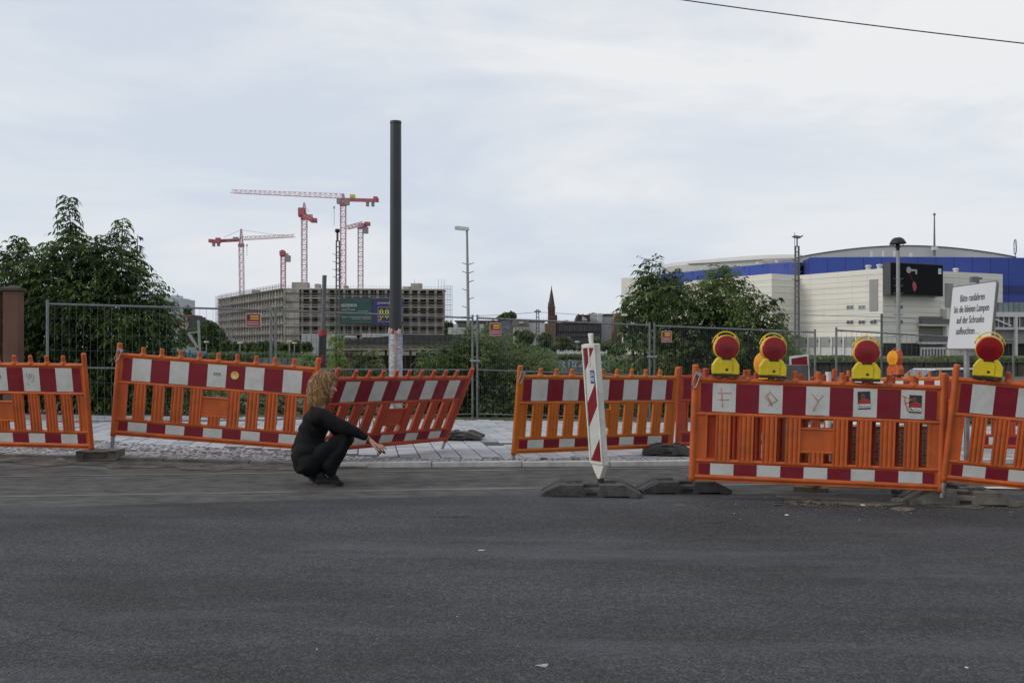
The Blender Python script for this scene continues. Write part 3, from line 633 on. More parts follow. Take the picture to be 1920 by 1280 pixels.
# ---------------------------------------------------------------- poles
M_pole = mat('dark_pole_paint', (0.036, 0.042, 0.045), .34, .3, var=.08, scale=3)
M_film = mat('plastic_wrap', (0.25, 0.26, 0.30), .35, var=.25, scale=9, col2=(.36, .365, .40), stretch=(1, 1, 4), bump=.9, bscale=16, detail=8)
M_tape = mat('brown_tape', (0.32, 0.23, 0.13), .4); M_tapr = mat('red_tape', (0.27, 0.03, 0.035), .5); M_tapw = mat('warning_tape_white', (.55, .45, .43), .5)
p = P(742, 700, 15.6); zb = pz(p.x, p.y); zt = CH+(HY-229)/F*15.6
e = thing('steel_pole', 'tall dark steel pole with its lower end wrapped in plastic film', 'pole', (p.x, p.y, zb))
k = MB(); k.tube((p.x, p.y, zb), (p.x-.0, p.y, zt), .098, 28, r2=.087); k.build('shaft', M_pole, e)
k = MB(); k.lathe([(.0, .012), (.089, .012), (.092, -.02), (.088, -.03)], (p.x, p.y, zt), 28); k.build('top_cap', M_pole, e)
z1 = CH+(HY-617)/F*15.6; k = MB(); n = 30; kz = 70; vs_ = []
for i in range(kz+1):
    z = zb+(z1-zb)*i/kz
    for j in range(n):
        a = 2*math.pi*j/n; r = .106+.010*mnoise.noise((math.cos(a)*2.2, math.sin(a)*2.2, z*11))+.006*mnoise.noise((math.cos(a)*6, math.sin(a)*6, z*30))
        if i == kz: r -= .004
        vs_.append((p.x+r*math.cos(a), p.y+r*math.sin(a), z+(.03*math.sin(a*2+1) if i == kz else 0)))
k.add(vs_, [(i*n+j, i*n+(j+1) % n, (i+1)*n+(j+1) % n, (i+1)*n+j) for i in range(kz) for j in range(n)], 0, True); wr = k.build('plastic_wrap', M_film, e)
k = MB(); k.path([(p.x-.0, p.y-.118, z1-.05), (p.x+.015, p.y-.120, z1-.4), (p.x-.02, p.y-.120, z1-.8), (p.x-.01, p.y-.119, zb+.3)], .012, 5); k.build('tape', M_tape, wr)
k = MB()
for i in range(6):
    a0 = R(-150+i*45); k.box((p.x+.112*math.cos(a0), p.y+.112*math.sin(a0), z1-.02-.02*math.sin(i)), (.04, .006, .08), 0 if i % 2 else 1, Matrix.Rotation(a0+R(90), 3, 'Z') @ Matrix.Rotation(R(20), 3, 'Y'))
k.build('warning_tape', [M_tapr, M_tapw], wr)
# small leaning post with sleeve
a = P(598, 850, 12.2); b = P(608.5, 516, 12.2); dr = b-a
a = a+dr*((pz(a.x, a.y)-a.z)/dr.z)
def on(py): t = ((CH-(py-HY)/F*12.2)-a.z)/(b.z-a.z); return a+(b-a)*t
e = thing('leaning_post', 'thin leaning grey steel post with dark sleeve and red tape, behind the person', 'post', a)
k = MB(); k.tube(a, b, .027, 14); k.build('shaft', mat('post_grey', (0.115, .12, .125), .5, .3), e)
k = MB(); k.tube(on(690), on(628), .046, 10); k.tube(on(690)+Vector((.03, -.03, 0)), on(628)+Vector((.03, -.03, 0)), .02, 8); k.tube(on(690)+Vector((-.02, -.035, 0)), on(628)+Vector((-.02, -.035, 0)), .02, 8); k.build('sleeve', M_pole, e)
k = MB(); k.tube(on(630), on(619), .056, 14); k.build('red_tape', M_tapr, e); k = MB(); k.tube(on(680), on(666), .050, 14); k.build('red_tape', M_tapr, e)
# ---------------------------------------------------------------- white text sign
M_sw = mat('sign_white', (0.56, 0.575, 0.60), .35, var=.06, scale=1.5, detail=9); M_sg = mat('sign_grey', (0.16, .165, .17), .5, .3)
D = 9.6
tl, tr, bl = P(1783, 539, 9.95), P(1862, 528, 9.1), P(1776, 654, 9.9)
xa = (tr-tl); W_ = xa.length+.02; xa.normalize(); za = (tl-bl); za = (za-xa*za.dot(xa)); H_ = za.length; za.normalize(); ya = za.cross(xa)
M = Matrix((xa, ya, za)).transposed().to_4x4(); M.translation = bl
sg = thing('text_sign', 'white sign asking drivers in German to pull up to the little lamps', 'sign', M=M)
def rr(x0, x1, z0, z1, r, y0, y1, k, mi=0):
    pts = []
    for cx, cz, a0 in ((x1-r, z0+r, -90), (x1-r, z1-r, 0), (x0+r, z1-r, 90), (x0+r, z0+r, 180)):
        for t in range(5): a_ = R(a0+22.5*t); pts.append((cx+r*math.cos(a_), y0, cz+r*math.sin(a_)))
    k.prism(pts, (0, y1-y0, 0), mi)
k = MB(); rr(-.008, W_+.008, -.008, H_+.008, .03, .0, .02, k); k.build('frame', M_sg, sg, local=True)
k = MB(); rr(.004, W_-.004, .004, H_-.004, .025, -.003, .0, k); k.build('board', M_sw, sg, local=True)
for i, (s_, fx) in enumerate((('Bitte ranfahren', .5), ('bis die kleinen Lampen', .5), ('auf der Schranke', .5), ('aufleuchten . .', .46))):
    text('lettering', s_, .100, mat('sign_lettering', (.045, .05, .06), .5), sg, Matrix.Translation((W_*fx, -.0055, H_*(.745-.172*i))) @ TX @ Matrix.Rotation(R(0), 4, 'Z'), align='CENTER', sx=.82 if i != 1 else .77)
pxs = P(1809, 650, D+.05); ft = gp(1802, 917, .0); 
k = MB(); k.tube((ft.x, 9.55, ft.z), P(1812, 648, 9.55), .026, 12); k.build('post', M_galv, sg)
k = MB(); pc = P(1826, 524, 9.5); k.box(pc, (.06, .06, .05)); k.box(pc+Vector((.03, 0, .01)), (.09, .03, .02)); k.tube(pc+Vector((.04, 0, 0)), P(1818, 650, 9.5)+Vector((.04, 0, 0)), .014, 8); k.build('top_clamp', M_sg, sg)
# ---------------------------------------------------------------- other items among the barriers
# leaning red/white sign behind second lamp
p0 = P(1482, 716, 10.4); p1 = P(1518, 664, 10.4); xa = Vector((1, .12, 0)).normalized()
e = thing('warning_sign', 'white bordered sign with a red field, leaning behind the second red lamp', 'sign', p0)
k = MB(); k.prism([P(1481, 668, 10.4), P(1516, 664, 10.4), P(1521, 760, 10.4), P(1484, 760, 10.4)], (0, .02, 0)); k.build('board', M_wp, e)
k = MB(); k.prism([P(1484, 672, 10.392), P(1513, 667.5, 10.392), P(1514, 687, 10.392), P(1485, 687, 10.392)], (0, -.004, 0)); k.build('red_field', M_red, e)
k = MB(); k.prism([P(1484, 689, 10.392), P(1514, 689, 10.392), P(1517, 752, 10.392), P(1486, 752, 10.392)], (0, -.004, 0)); k.build('red_field', M_red, e)
M_cab = mat('grey_cabinet', (.085, .088, .09), .6, var=.3, scale=6, detail=8)
a0 = P(1466, 684, 10.1); a1 = P(1516, 684, 10.1); zt = a0.z
e = thing('control_box', 'dark grey box behind the graffiti barrier, below the red and white sign', 'box', (a0.x, 10.3, 0))
k = MB(); k.bx(a0.x, a1.x, 10.1, 10.3, gz(3)+.05, zt); k.build('casing', M_cab, e, bevel=.006); k = MB(); k.bx(a0.x+.02, a1.x-.02, 10.088, 10.098, .3, zt-.03); k.build('door', M_cab, e)
# white tube
pw = P(1553, 720, 10.0); k = MB(); k.tube((pw.x, pw.y, gz(3)), (pw.x, pw.y, P(0, 697, 10).z), .03, 14); k.build('tube', M_wp); o = bpy.context.scene.objects['tube']; 
o.name = 'marker_post'; tag(o, 'short white round post between pegs, left of the third red lamp', 'post')
# tread plate box
M_tp = mat('tread_plate', (0.17, .145, .14), .38, .75, var=.15, scale=9); M_tps = mat('tread_studs', (0.42, .40, .38), .3, .85)
y0 = 9.75; xa_, xb_ = (1588-960)/F*y0, (1752-960)/F*y0; zt = CH-(799-HY)/F*y0; zb = gz(3.6)+.05
e = thing('tread_plate_box', 'metal tread plate box seen through the right half of the graffiti barrier', 'box', (xa_, y0, zb))
k = MB(); k.bx(xa_, xb_, y0, y0+.6, zb, zt); k.build('casing', M_tp, e, bevel=.004)
k = MB(); k.bx(xa_-.01, xb_+.01, y0-.015, y0+.61, zt, zt+.022); k.build('lid', M_wp, e)
k = MB(); i = 0
for a in np.arange(xa_+.02, xb_-.02, .036):
    i += 1
    for j, c in enumerate(np.arange(zb+.03, zt-.02, .036)):
        s_ = 1 if (i+j) % 2 else -1; k.box((a, y0-.0015, c), (.030, .003, .009), 0, Matrix.Rotation(R(45*s_), 3, 'Y'))
tag(k.build('raised_studs', M_tps, e), kind='stuff')
# white line on the road at right
mb = MB(); q = [gp(1800, 914, .012), gp(1960, 917, .012), gp(1960, 913, .012), gp(1800, 911, .012)]
mb.add(q, [(0, 1, 2, 3)]); tag(mb.build('road_marking', M_wp), kind='structure')
# broken plank under the graffiti barrier, debris
M_wood = mat('weathered_wood', (0.13, .11, .085), .9, var=.35, scale=5, stretch=(8, 1, 1), detail=8)
p = gp(1520, 917, .02); k = MB(); k.box(p, (.32, .10, .05), 0, Matrix.Rotation(R(-14), 3, 'Z') @ Matrix.Rotation(R(2), 3, 'Y')); k.box(p+Vector((.02, .0, .03)), (.09, .12, .03), 0, Matrix.Rotation(R(20), 3, 'Z')); tag(k.build('wood_plank', M_wood, bevel=.004), 'short broken wooden plank lying under the graffiti barrier', 'plank')
M_stone = mat('rubble', (0.24, .235, .22), .95, var=.3, scale=20, bump=.5, bscale=50); M_brn = mat('rust_scrap', (.15, .075, .04), .9, var=.4, scale=30)
def stone(px, py, s, m=M_stone, label=None, name='stone', cat='stone', grp='loose stones and scraps', h=0, fl=.6):
    p = gp(px, py, 0); k = bmesh.new(); bmesh.ops.create_icosphere(k, subdivisions=2, radius=1)
    for v in k.verts:
        f = 1+.45*mnoise.noise(v.co*1.4+Vector((px, py, 0)))
        v.co = Vector((v.co.x*s*1.2*f, v.co.y*s*f, max(-.4, v.co.z)*s*fl*f))
    me = bpy.data.meshes.new(name); k.to_mesh(me); k.free(); me.materials.append(m)
    o = link(name, me); o.location = p+Vector((0, 0, s*fl*.35+h)); return tag(o, label, cat, grp)
stone(56, 848, .055, label='largest pale lump of rubble in the gutter, far left'); stone(30, 851, .025, label='small white chip in the gutter at the far left')
stone(114, 864, .045, label='rounded stone on the dirt just left of the end-on foot block'); stone(232, 862, .045, label='grey stone touching the right end of the end-on foot block')
stone(70, 852, .03, fl=.3, label='flat chip right beside the largest pale lump'); stone(474, 864, .04, fl=.35, label='flattened whitish scrap on the gutter dirt left of the person', cat='scrap', name='paper_scrap')
stone(250, 857, .05, M_brn, fl=.15, label='thin rusty scrap right of the end-on foot block', cat='scrap', name='rusty_scrap'); stone(420, 863, .06, M_brn, fl=.12, label='flat brown scrap in the gutter midway to the person', cat='scrap', name='rusty_scrap')
stone(1078, 868, .045, label='grey brown stone sitting on the pale kerb left of the beacon', h=.05)
stone(1019, 868, .04, M_dark, fl=.15, label='dark crumpled scrap on the pale kerb, left of the stone', h=.055, cat='scrap', name='dark_scrap')
stone(1618, 948, .022, M_wp, fl=.5, label='white chip on the sandy dirt left of the dusty foot block'); stone(1475, 966, .014, M_wp, label='small white chip on the asphalt below the graffiti barrier')
stone(1686, 941, .05, M_stone, label='rounded grey stone against the black tilted foot block')
stone(1640, 947, .07, M_wood, fl=.15, label='splinter of wood lying left of the tilted foot block', cat='splinter', name='wood_splinter'); stone(1692, 955, .09, M_wood, fl=.12, label='splinter of wood just in front of the dusty foot block', cat='splinter', name='wood_splinter')
stone(1812, 1252, .008, M_wp, label='tiny white chip on the asphalt at lower right')
stone(1275, 946, .05, M_dirt, fl=.10, label='crumb of dirt in front of the second black foot block', cat='dirt')
# gravel crumbs
gr = MB()
for i in range(700):
    u = random.random()
    if u < .45: px, py = random.uniform(1300, 1900), random.gauss(952, 9)
    elif u < .8: px, py = random.uniform(0, 560), random.gauss(864, 6)
    else: px, py = random.uniform(0, 1920), random.uniform(925, 1270)
    if py < 845: continue
    p = gp(px, py, .006); s = random.uniform(.002, .007)*(1 if u < .8 else .6)
    gr.box(p, (s*random.uniform(.8, 2), s, s*.8), random.choice((0, 1, 1, 1, 1) if random.random() < .97 else (2,)), Matrix.Rotation(random.uniform(0, 3), 3, 'Z'))
tag(gr.build('gravel', [M_stone, M_wood, M_wp]), 'loose grit and crumbs scattered over the asphalt and gutter', 'gravel', kind='stuff')
# dug-up debris on the dirt patch
gr = MB()
for i in range(90):
    px, py = random.gauss(1520, 34), random.gauss(943, 3.5); p = gp(px, py, .012); s = random.uniform(.006, .022)
    gr.box(p, (s*random.uniform(1, 3), s, s*.5), random.choice((0, 1)), Matrix.Rotation(random.uniform(0, 3), 3, 'Z') @ Matrix.Rotation(random.uniform(-.4, .4), 3, 'X'))
tag(gr.build('debris', [M_wood, M_dirt]), 'scatter of brown wood crumbs and dirt in front of the graffiti barrier', 'debris', kind='stuff')
p = gp(903, 1031, .008); k = MB(); k.tube(p-Vector((.020, .004, 0)), p+Vector((.014, .0, 0)), .004, 8, mi=0); k.tube(p+Vector((.0142, 0, 0)), p+Vector((.028, .002, 0)), .0041, 8, mi=1); tag(k.build('cigarette_end', [M_wp, mat('filter_paper', (.5, .2, .08), .7)]), 'white and orange cigarette end on the open asphalt, centre foreground', 'cigarette')
p = gp(1016, 1247, .006); k = MB(); pts = [(p.x+.026*math.cos(t)*(1+.3*math.sin(3*t)), p.y+.020*math.sin(t)*(1+.3*math.cos(2*t)), p.z+.003*math.sin(2*t)) for t in [R(i*36) for i in range(10)]]; k.prism(pts, (0, 0, .0015)); tag(k.build('dry_leaf', mat('pale_leaf', (.33, .33, .31), .8, var=.3, scale=60)), 'pale crumpled dry leaf on the asphalt at the bottom centre', 'leaf')
for (px, py, w_, l_) in ((1330, 978, 'dark tar spot below the second black foot block', .10), (840, 967, 'long dark tar mark on the asphalt right of the person', .16), (1320, 1002, 'small dark tar spot below the middle of the graffiti barrier', .06)):
    p = gp(px, py, .0055); k = MB(); k.prism([(p.x+l_*math.cos(t)*(1+.3*math.sin(5*t)), p.y+.03*math.sin(t), p.z) for t in [R(i*24) for i in range(15)]], (0, 0, .001)); tag(k.build('tar_spot', mat('tar', (.035, .034, .034), .8)), w_, 'tar spot')
# ---------------------------------------------------------------- brick pillar at left
M_pil = mat('reddish_plaster', (0.115, .058, .042), .9, var=.22, scale=1.6, bump=.2, bscale=40, detail=9); M_pilc = mat('pillar_cap_stone', (.055, .045, .036), .9, var=.2)
d = 17.0; a = P(5, 600, d); b = P(34, 600, d); cx = (a.x+b.x)/2; w_ = b.x-a.x; zt = CH+(HY-545)/F*d
e = thing('gate_pillar', 'reddish brown pillar with flat stone cap at the left edge', 'pillar', (cx, d+w_/2, 0))
k = MB(); k.bx(a.x, b.x, d, d+w_*.8, -.1, zt); k.build('shaft', M_pil, e, bevel=.01)
k = MB(); k.bx(a.x-.03, b.x+.03, d-.03, d+w_*.8+.03, zt, zt+.05); k.build('cap', M_pilc, e, bevel=.01)
k = MB(); k.prism([(a.x-.02, d-.02, zt+.05), (b.x+.02, d-.02, zt+.05), (cx+.05, d+w_*.4, zt+.10), (cx-.05, d+w_*.4, zt+.10)], (0, w_*.4, 0)); k.build('cap_top', M_pilc, e)
k = MB(); k.bx(a.x-2.5, a.x-.12, d+.15, d+.22, -.1, zt-.1); tag(k.build('rusty_gate', mat('gate_rust', (.06, .03, .022), .8, var=.4)), 'dark rusty gate panel left of the reddish pillar, cut by the frame', 'gate')
# ---------------------------------------------------------------- lamp posts and masts
M_lg = mat('light_grey_pole', (0.28, .29, .285), .6, .2, var=.1); M_dg = mat('dark_mast_steel', (.085, .10, .10), .6, .3); M_mg = mat('mid_mast_steel', (.15, .155, .16), .6, .3); M_lumw = mat('lamp_head_white', (.55, .54, .50), .5)
def zz(py, d): return CH+(HY-py)/F*d
def rungs(e, x, y, zs, ln, m, both=True, sides=None):
    for i, z in enumerate(zs):
        s = sides[i] if sides else 'b'
        for sg_ in (-1, 1):
            if s == 'l' and sg_ == 1 or s == 'r' and sg_ == -1: continue
            k = MB(); k.bar((x, y, z-.06), (x+sg_*ln*.5, y, z-.01), .03, .03); k.bar((x+sg_*ln*.5, y, z-.01), (x+sg_*ln, y, z+.03), .025, .025); k.build('step_iron', m, e)
d = 40.; p = P(878, 620, d); q = P(875.5, 430, d)
e = thing('street_lamp', 'light grey lamp post with climbing irons and a flat white head pointing left', 'street lamp', (P(879.5, 700, d).x, d, -.5), group='lamp posts and masts behind the fence')
k = MB(); k.tube((P(880, 700, d).x, d, -.5), (q.x, d, q.z), .085, 14, r2=.042); k.build('shaft', M_lg, e)
k = MB(); k.prism([(P(x, y, d).x, d-.1, P(x, y, d).z) for x, y in ((853, 425), (858, 424.3), (879, 426.5), (880, 431), (874, 432), (853, 430))], (0, .22, 0)); k.build('lamp_head', M_lumw, e)
rungs(e, P(877.5, 0, d).x, d, [zz(y, d) for y in (494, 510, 527, 543, 559, 575)], .24, M_mg, sides='bbrlrl')
d = 42.; x = P(1684, 0, d).x
e = thing('street_lamp', 'grey lamp post with a black mushroom cap before the big screen', 'street lamp', (x, d, -.5), group='lamp posts and masts behind the fence')
k = MB(); k.tube((P(1685, 0, d).x, d, -.5), (P(1683.7, 0, d).x, d, zz(470, d)), .105, 14, r2=.07); k.build('shaft', M_lg, e)
k = MB(); k.lathe([(.0, .28), (.14, .27), (.24, .20), (.31, .09), (.345, 0.0), (.33, -.01), (.0, .02)], (P(1683.5, 0, d).x, d, zz(457.5, d)), 24, M=Matrix.Rotation(R(-4), 3, 'Y')); k.build('lamp_shade', M_blk, e)
k = MB(); k.lathe([(.0, .16), (.06, .14), (.10, .08), (.07, -.05), (.05, -.2), (.0, -.2)], (P(1683.5, 0, d).x, d, zz(464, d)), 14); k.build('lamp_body', M_blk, e)
k = MB(); 
for s_ in (-1, 1): k.bar((P(1683.5, 0, d).x, d, zz(468, d)), (P(1683.5+s_*11, 0, d).x, d, zz(458, d)), .02)
k.build('bracket', M_mg, e)
rungs(e, P(1684.5, 0, d).x, d, [zz(y, d) for y in (523, 536, 550, 566, 590, 630)], .20, M_mg)
def lattice(label, px, py0, d, wpx, mate, name='lattice_mast', cat='mast', steps=(), head=None, zb=-.5, grp='lamp posts and masts behind the fence', npan=16, leg=.03, seglen=None):
    x = P(px, 0, d).x; hw_ = wpx/2/F*d; zt = zz(py0, d)
    e = thing(name, label, cat, (x, d, zb), group=grp)
    k = MB()
    for sx in (-1, 1):
        for sy in (-1, 1): k.bar((x+sx*hw_, d+sy*hw_, zb), (x+sx*hw_*.8, d+sy*hw_*.8, zt), leg)
    k.build('legs', mate, e); k = MB()
    for i in range(npan+1):
        z = zb+(zt-zb)*i/npan; h_ = hw_*(1-.2*i/npan)
        for sy in (-1, 1): k.bar((x-h_, d+sy*h_, z), (x+h_, d+sy*h_, z), leg*.9)
        for sx in (-1, 1): k.bar((x+sx*h_, d-h_, z), (x+sx*h_, d+h_, z), leg*.9)
    k.build('lattice', mate, e)
    if steps: rungs(e, x, d, [zz(y, d) for y in steps], hw_+.22/40*d*.6, mate)
    return e, x, zt
e, x, zt = lattice('dark lattice mast with black round head left of the tallest crane', 633.5, 452, 46., 7, M_dg, steps=(477, 491, 505.5, 519.5), npan=26, leg=.035)
k = MB(); k.tube((x-.02, 46, zt), (x-.02, 46, zz(437, 46)), .05, 10); k.build('neck', M_dg, e)
k = MB(); k.lathe([(0, .10), (.10, .10), (.12, .04), (.10, -.05), (.04, -.08), (0, -.08)], (x-.02, 46, zz(433.5, 46)), 16); k.build('lamp_head', M_blk, e)
e, x, zt = lattice('grey lattice mast with a small lamp on top, in front of the beige hall', 1494.5, 462, 40., 7.5, M_mg, steps=(487, 498, 510, 524), npan=26, leg=.035)
k = MB(); k.tube((x, 40, zt), (x, 40, zz(444, 40)), .03, 8); k.build('neck', M_mg, e)
k = MB(); k.prism([(P(a_, b_, 40).x, 39.9, P(a_, b_, 40).z) for a_, b_ in ((1485, 444), (1489, 441.5), (1500, 443), (1505, 441), (1504, 443.5), (1499, 447), (1492, 446))], (0, .2, 0)); k.build('lamp_head', M_mg, e)
k = MB(); k.tube((P(1490, 0, 40).x, 40, zz(478, 40)), (P(1490, 0, 40).x, 40, zz(436, 40)), .012, 6); k.build('antenna', M_mg, e)
e, x, zt = lattice('dark railway mast standing left of the church tower', 1008, 581, 90., 5.5, M_dg, npan=16, leg=.07)
for pyq in (584, 668): 
    k = MB(); k.bar((x-.3, 90, zz(pyq, 90)), (x+.3, 90, zz(pyq, 90)), .12); k.build('cross_arm', M_dg, e)
# tall rod mast at right of arena wall, overhead wires
k = MB(); x = P(1653, 0, 60).x; k.tube((x, 60, -.5), (x, 60, zz(588, 60)), .07, 8); k.bar((x-.5, 60, zz(600, 60)), (x+.02, 60, zz(601, 60)), .04); tag(k.build('thin_mast', M_dg), 'thin dark mast at the corner of the beige hall below the screen', 'mast')
k = MB(); x = P(1466, 0, 60).x; k.tube((x, 60, -.5), (x, 60, zz(587, 60)), .08, 8); k.bar((x-.1, 60, zz(609, 60)), (x+.35, 60, zz(609, 60)), .05); k.bar((x+.32, 60, zz(609, 60)), (x+.32, 60, -.5), .05)
for i in range(9): k.bar((x, 60, zz(612+i*6, 60)), (x+.32, 60, zz(618+i*6, 60)), .03)
tag(k.build('signal_mast', M_dg), 'dark signal mast at the right end of the right bush', 'mast')
k = MB(); a = P(1290, 0, 14); b = P(1920, 80, 13.2); dr = (b-a); pts = [a-dr*.5+dr*(2*i/24)+Vector((0, 0, .06*math.sin(math.pi*i/24)*-1+.03)) for i in range(25)]
k.path(pts, .008, 6); tag(k.build('overhead_wire', M_blk), 'black overhead tram wire crossing the upper right sky', 'wire')
def cable(name, label, pts, r, d):
    k = MB(); k.path([P(x, y, d) for x, y in pts], r, 4); tag(k.build(name, M_dg), label, 'cable', 'far railway cables')
cable('contact_wire', 'thin cable running left from the dark railway mast', [(800, 597), (900, 592), (960, 589), (1008, 585)], .025, 90)
cable('contact_wire', 'thin cable running right from the dark railway mast past the church', [(1008, 585), (1060, 588), (1120, 592), (1200, 597)], .025, 90)
cable('contact_wire', 'thin cable across the lower wall of the beige hall', [(1466, 588), (1560, 592), (1653, 594), (1800, 600)], .018, 60)
cable('contact_wire', 'second thin cable across the lower wall of the beige hall', [(1466, 606), (1560, 606), (1653, 603), (1800, 610)], .018, 60)
# ---------------------------------------------------------------- foliage
def leafmat(name, c, c2):
    m = mat(name, c, .5, var=.25, scale=1.7, col2=c2, detail=3, spec=.3)
    t = m.node_tree; b = t.nodes['Principled BSDF']; o = [x for x in t.nodes if x.type == 'OUTPUT_MATERIAL'][0]; src = b.inputs['Base Color'].links[0].from_socket
    tr = t.nodes.new('ShaderNodeBsdfTranslucent'); hs = t.nodes.new('ShaderNodeHueSaturation'); hs.inputs['Value'].default_value = 1.7; hs.inputs['Saturation'].default_value = 1.1; t.links.new(src, hs.inputs['Color']); t.links.new(hs.outputs[0], tr.inputs[0])
    mx_ = t.nodes.new('ShaderNodeMixShader'); mx_.inputs[0].default_value = .38; t.links.new(b.outputs[0], mx_.inputs[1]); t.links.new(tr.outputs[0], mx_.inputs[2]); t.links.new(mx_.outputs[0], o.inputs[0])
    return m
M_lf = [leafmat('leaf_dark', (0.026, .046, .017), (.042, .070, .024)), leafmat('leaf_mid', (.058, .100, .028), (.085, .132, .036)), leafmat('leaf_light', (.120, .165, .055), (.150, .195, .070)), leafmat('leaf_far', (.075, .100, .050), (.105, .13, .07))]
M_bark = mat('bark', (.06, .048, .035), .9, var=.3, scale=12)
def rand_unit(n):
    v = rng.normal(size=(n, 3)); return v/np.linalg.norm(v, axis=1, keepdims=True)
def fronds(P0, D, K, flen, ll, lw, droop, mi):
    """compound leaves: rachis from P0 along D with K leaflet pairs + tip. returns V,F,mi"""
    n = len(P0); up = np.array([0, 0, 1.])
    S = np.cross(D, up); S /= (np.linalg.norm(S, axis=1, keepdims=True)+1e-6)
    Vs = []; MI = []
    for k in range(K+1):
        t = (k+1.)/(K+1)
        c = P0+D*(flen[:, None]*t); c[:, 2] -= droop*flen*t*t
        tang = D.copy(); tang[:, 2] -= 2*droop*t; tang /= np.linalg.norm(tang, axis=1, keepdims=True)
        for sgn in ((-1, 1) if k < K else (0,)):
            ld = S*sgn*.85+tang*(.45 if sgn else 1.0); ld[:, 2] -= .30+.25*rng.random(n); ld += rng.normal(size=(n, 3))*.13
            ld /= np.linalg.norm(ld, axis=1, keepdims=True)
            wd = np.cross(ld, up+rng.normal(size=(n, 3))*.35); wd /= (np.linalg.norm(wd, axis=1, keepdims=True)+1e-6)
            L_ = (ll*(.75+.5*rng.random(n))*(1-.25*abs(t-.5)))[:, None]; W_ = L_*(lw/ll)*.5
            a = c; b = c+ld*L_*.42+wd*W_; tip = c+ld*L_; e_ = c+ld*L_*.42-wd*W_; tip = tip+np.array([0, 0, -1.])*L_*.12
            Vs.append(np.stack([a, b, tip, e_], axis=1)); MI.append(mi)
    V = np.concatenate(Vs).reshape(-1, 3); Fq = np.arange(len(V)).reshape(-1, 4); return V, Fq, np.concatenate(MI)
def sample_blobs(blobs, n, power=.45):
    vol = np.array([b[3]*b[4]*b[5] for b in blobs])**.75; idx = rng.choice(len(blobs), n, p=vol/vol.sum())
    B = np.array(blobs)[idx]; u = rand_unit(n); r = rng.random(n)**power
    u[:, 1] *= np.where(u[:, 1] > .3, .6, 1)
    return B[:, :3]+u*r[:, None]*B[:, 3:6], u
def bush(name, label, cat, blobs, nf, K=4, flen=.30, ll=.10, lw=.032, droop=.5, shoots=(), group=None, loc=None, weights=(4, 5, 2), trunk=None, mats=None, updir=.25):
    loc = loc or (blobs[0][0], blobs[0][1], -.3)
    e = thing(name, label, cat, loc, group)
    P0, u = sample_blobs(blobs, nf); D = u*1.0+rng.normal(size=(nf, 3))*.45; D[:, 2] += updir; D /= np.linalg.norm(D, axis=1, keepdims=True)
    keep = P0[:, 2] > -.5; P0 = P0[keep]; D = D[keep]; n = len(P0)
    cl = np.array([mnoise.noise(Vector(p)*1.3) for p in P0]); wts = np.array(weights, float); wts /= wts.sum()
    q = np.argsort(np.argsort(cl+rng.normal(size=n)*.22))/n; mi = np.digitize(q, np.cumsum(wts)[:-1])
    V, Fq, MI = fronds(P0, D, K, flen*(.6+.7*rng.random(n)), ll, lw, droop, mi)
    Vl, Fl, Ml = [V], [Fq], [MI]; off = len(V); stems = MB()
    for (base_, tip, nfr, fl, cone) in shoots:      # upright shoots with rings of drooping compound leaves
        base_ = np.array(base_); tip = np.array(tip); stems.path([base_, (base_*.5+tip*.5)+np.array([.03, 0, 0]), tip], [.02, .014, .005], 5)
        t = (np.arange(nfr)+.5)/nfr; pp = base_+(tip-base_)*t[:, None]; az = np.arange(nfr)*2.4+rng.random(nfr)*.5
        Dd = np.stack([np.cos(az), np.sin(az), .35+.5*t], 1); Dd /= np.linalg.norm(Dd, axis=1, keepdims=True)
        V, Fq, MI = fronds(pp, Dd, 6, fl*(1-cone*t)*(.85+.3*rng.random(nfr)), ll*1.05, lw, .75, rng.choice([0, 1, 1], nfr))
        Vl.append(V); Fl.append(Fq+off); Ml.append(MI); off += len(V)
    o = mesh_np('foliage', np.concatenate(Vl), np.concatenate(Fl), np.concatenate(Ml), mats or M_lf, e); tag(o, kind='stuff')
    tr = trunk or [(b[0], b[1], b[2], b[5]) for b in blobs]
    for (x, y, z, h) in tr:
        stems.path([(loc[0]+.3*(x-loc[0]), y, -.4), ((x*.7+loc[0]*.3), y, z*.5), (x, y, z+h*.5)], [.05, .035, .012], 6)
    stems.build('branches', M_bark, e); return e
d = 19.5
def bl(px, py, d, rx, ry, rz):  # blob with pixel radii
    p = P(px, py, d); return (p.x, p.y, p.z, rx/F*d, ry, rz/F*d)
LB = [bl(60, 560, d, 75, 1.0, 95), bl(30, 505, d, 40, .8, 45), bl(150, 560, d, 90, 1.1, 100), bl(215, 500, d, 45, .8, 55), bl(235, 580, d, 70, 1.0, 80), bl(265, 640, d, 65, .9, 70), bl(130, 680, d, 110, 1.0, 100), bl(230, 715, d, 100, .9, 65), bl(30, 660, d, 60, 1.0, 110), bl(140, 480, d, 38, .7, 40), bl(298, 600, d, 30, .6, 40), bl(330, 720, d, 60, .6, 60)]
def sh(px0, py0, px1, py1, d, n, fl=.42, cone=.55):
    return (tuple(P(px0, py0, d)), tuple(P(px1, py1, d)), n, fl, cone)
bush('elder_bush', 'big dark green bush behind the leftmost fence panel with tall feathery shoots', 'bush', LB, 6000, K=4, flen=.34, ll=.125, lw=.040, droop=.55,
     shoots=[sh(134, 500, 127, 368, d, 52, .40, .38), sh(150, 500, 138, 420, d, 20, .30), sh(222, 500, 230, 410, d, 32, .38, .4), sh(250, 560, 258, 440, d+.2, 14, .22), sh(30, 500, 34, 442, d, 18, .40), sh(195, 520, 188, 440, d, 16, .35), sh(80, 500, 90, 452, d, 14, .4)], weights=(6, 4, 1.2))
d = 23.
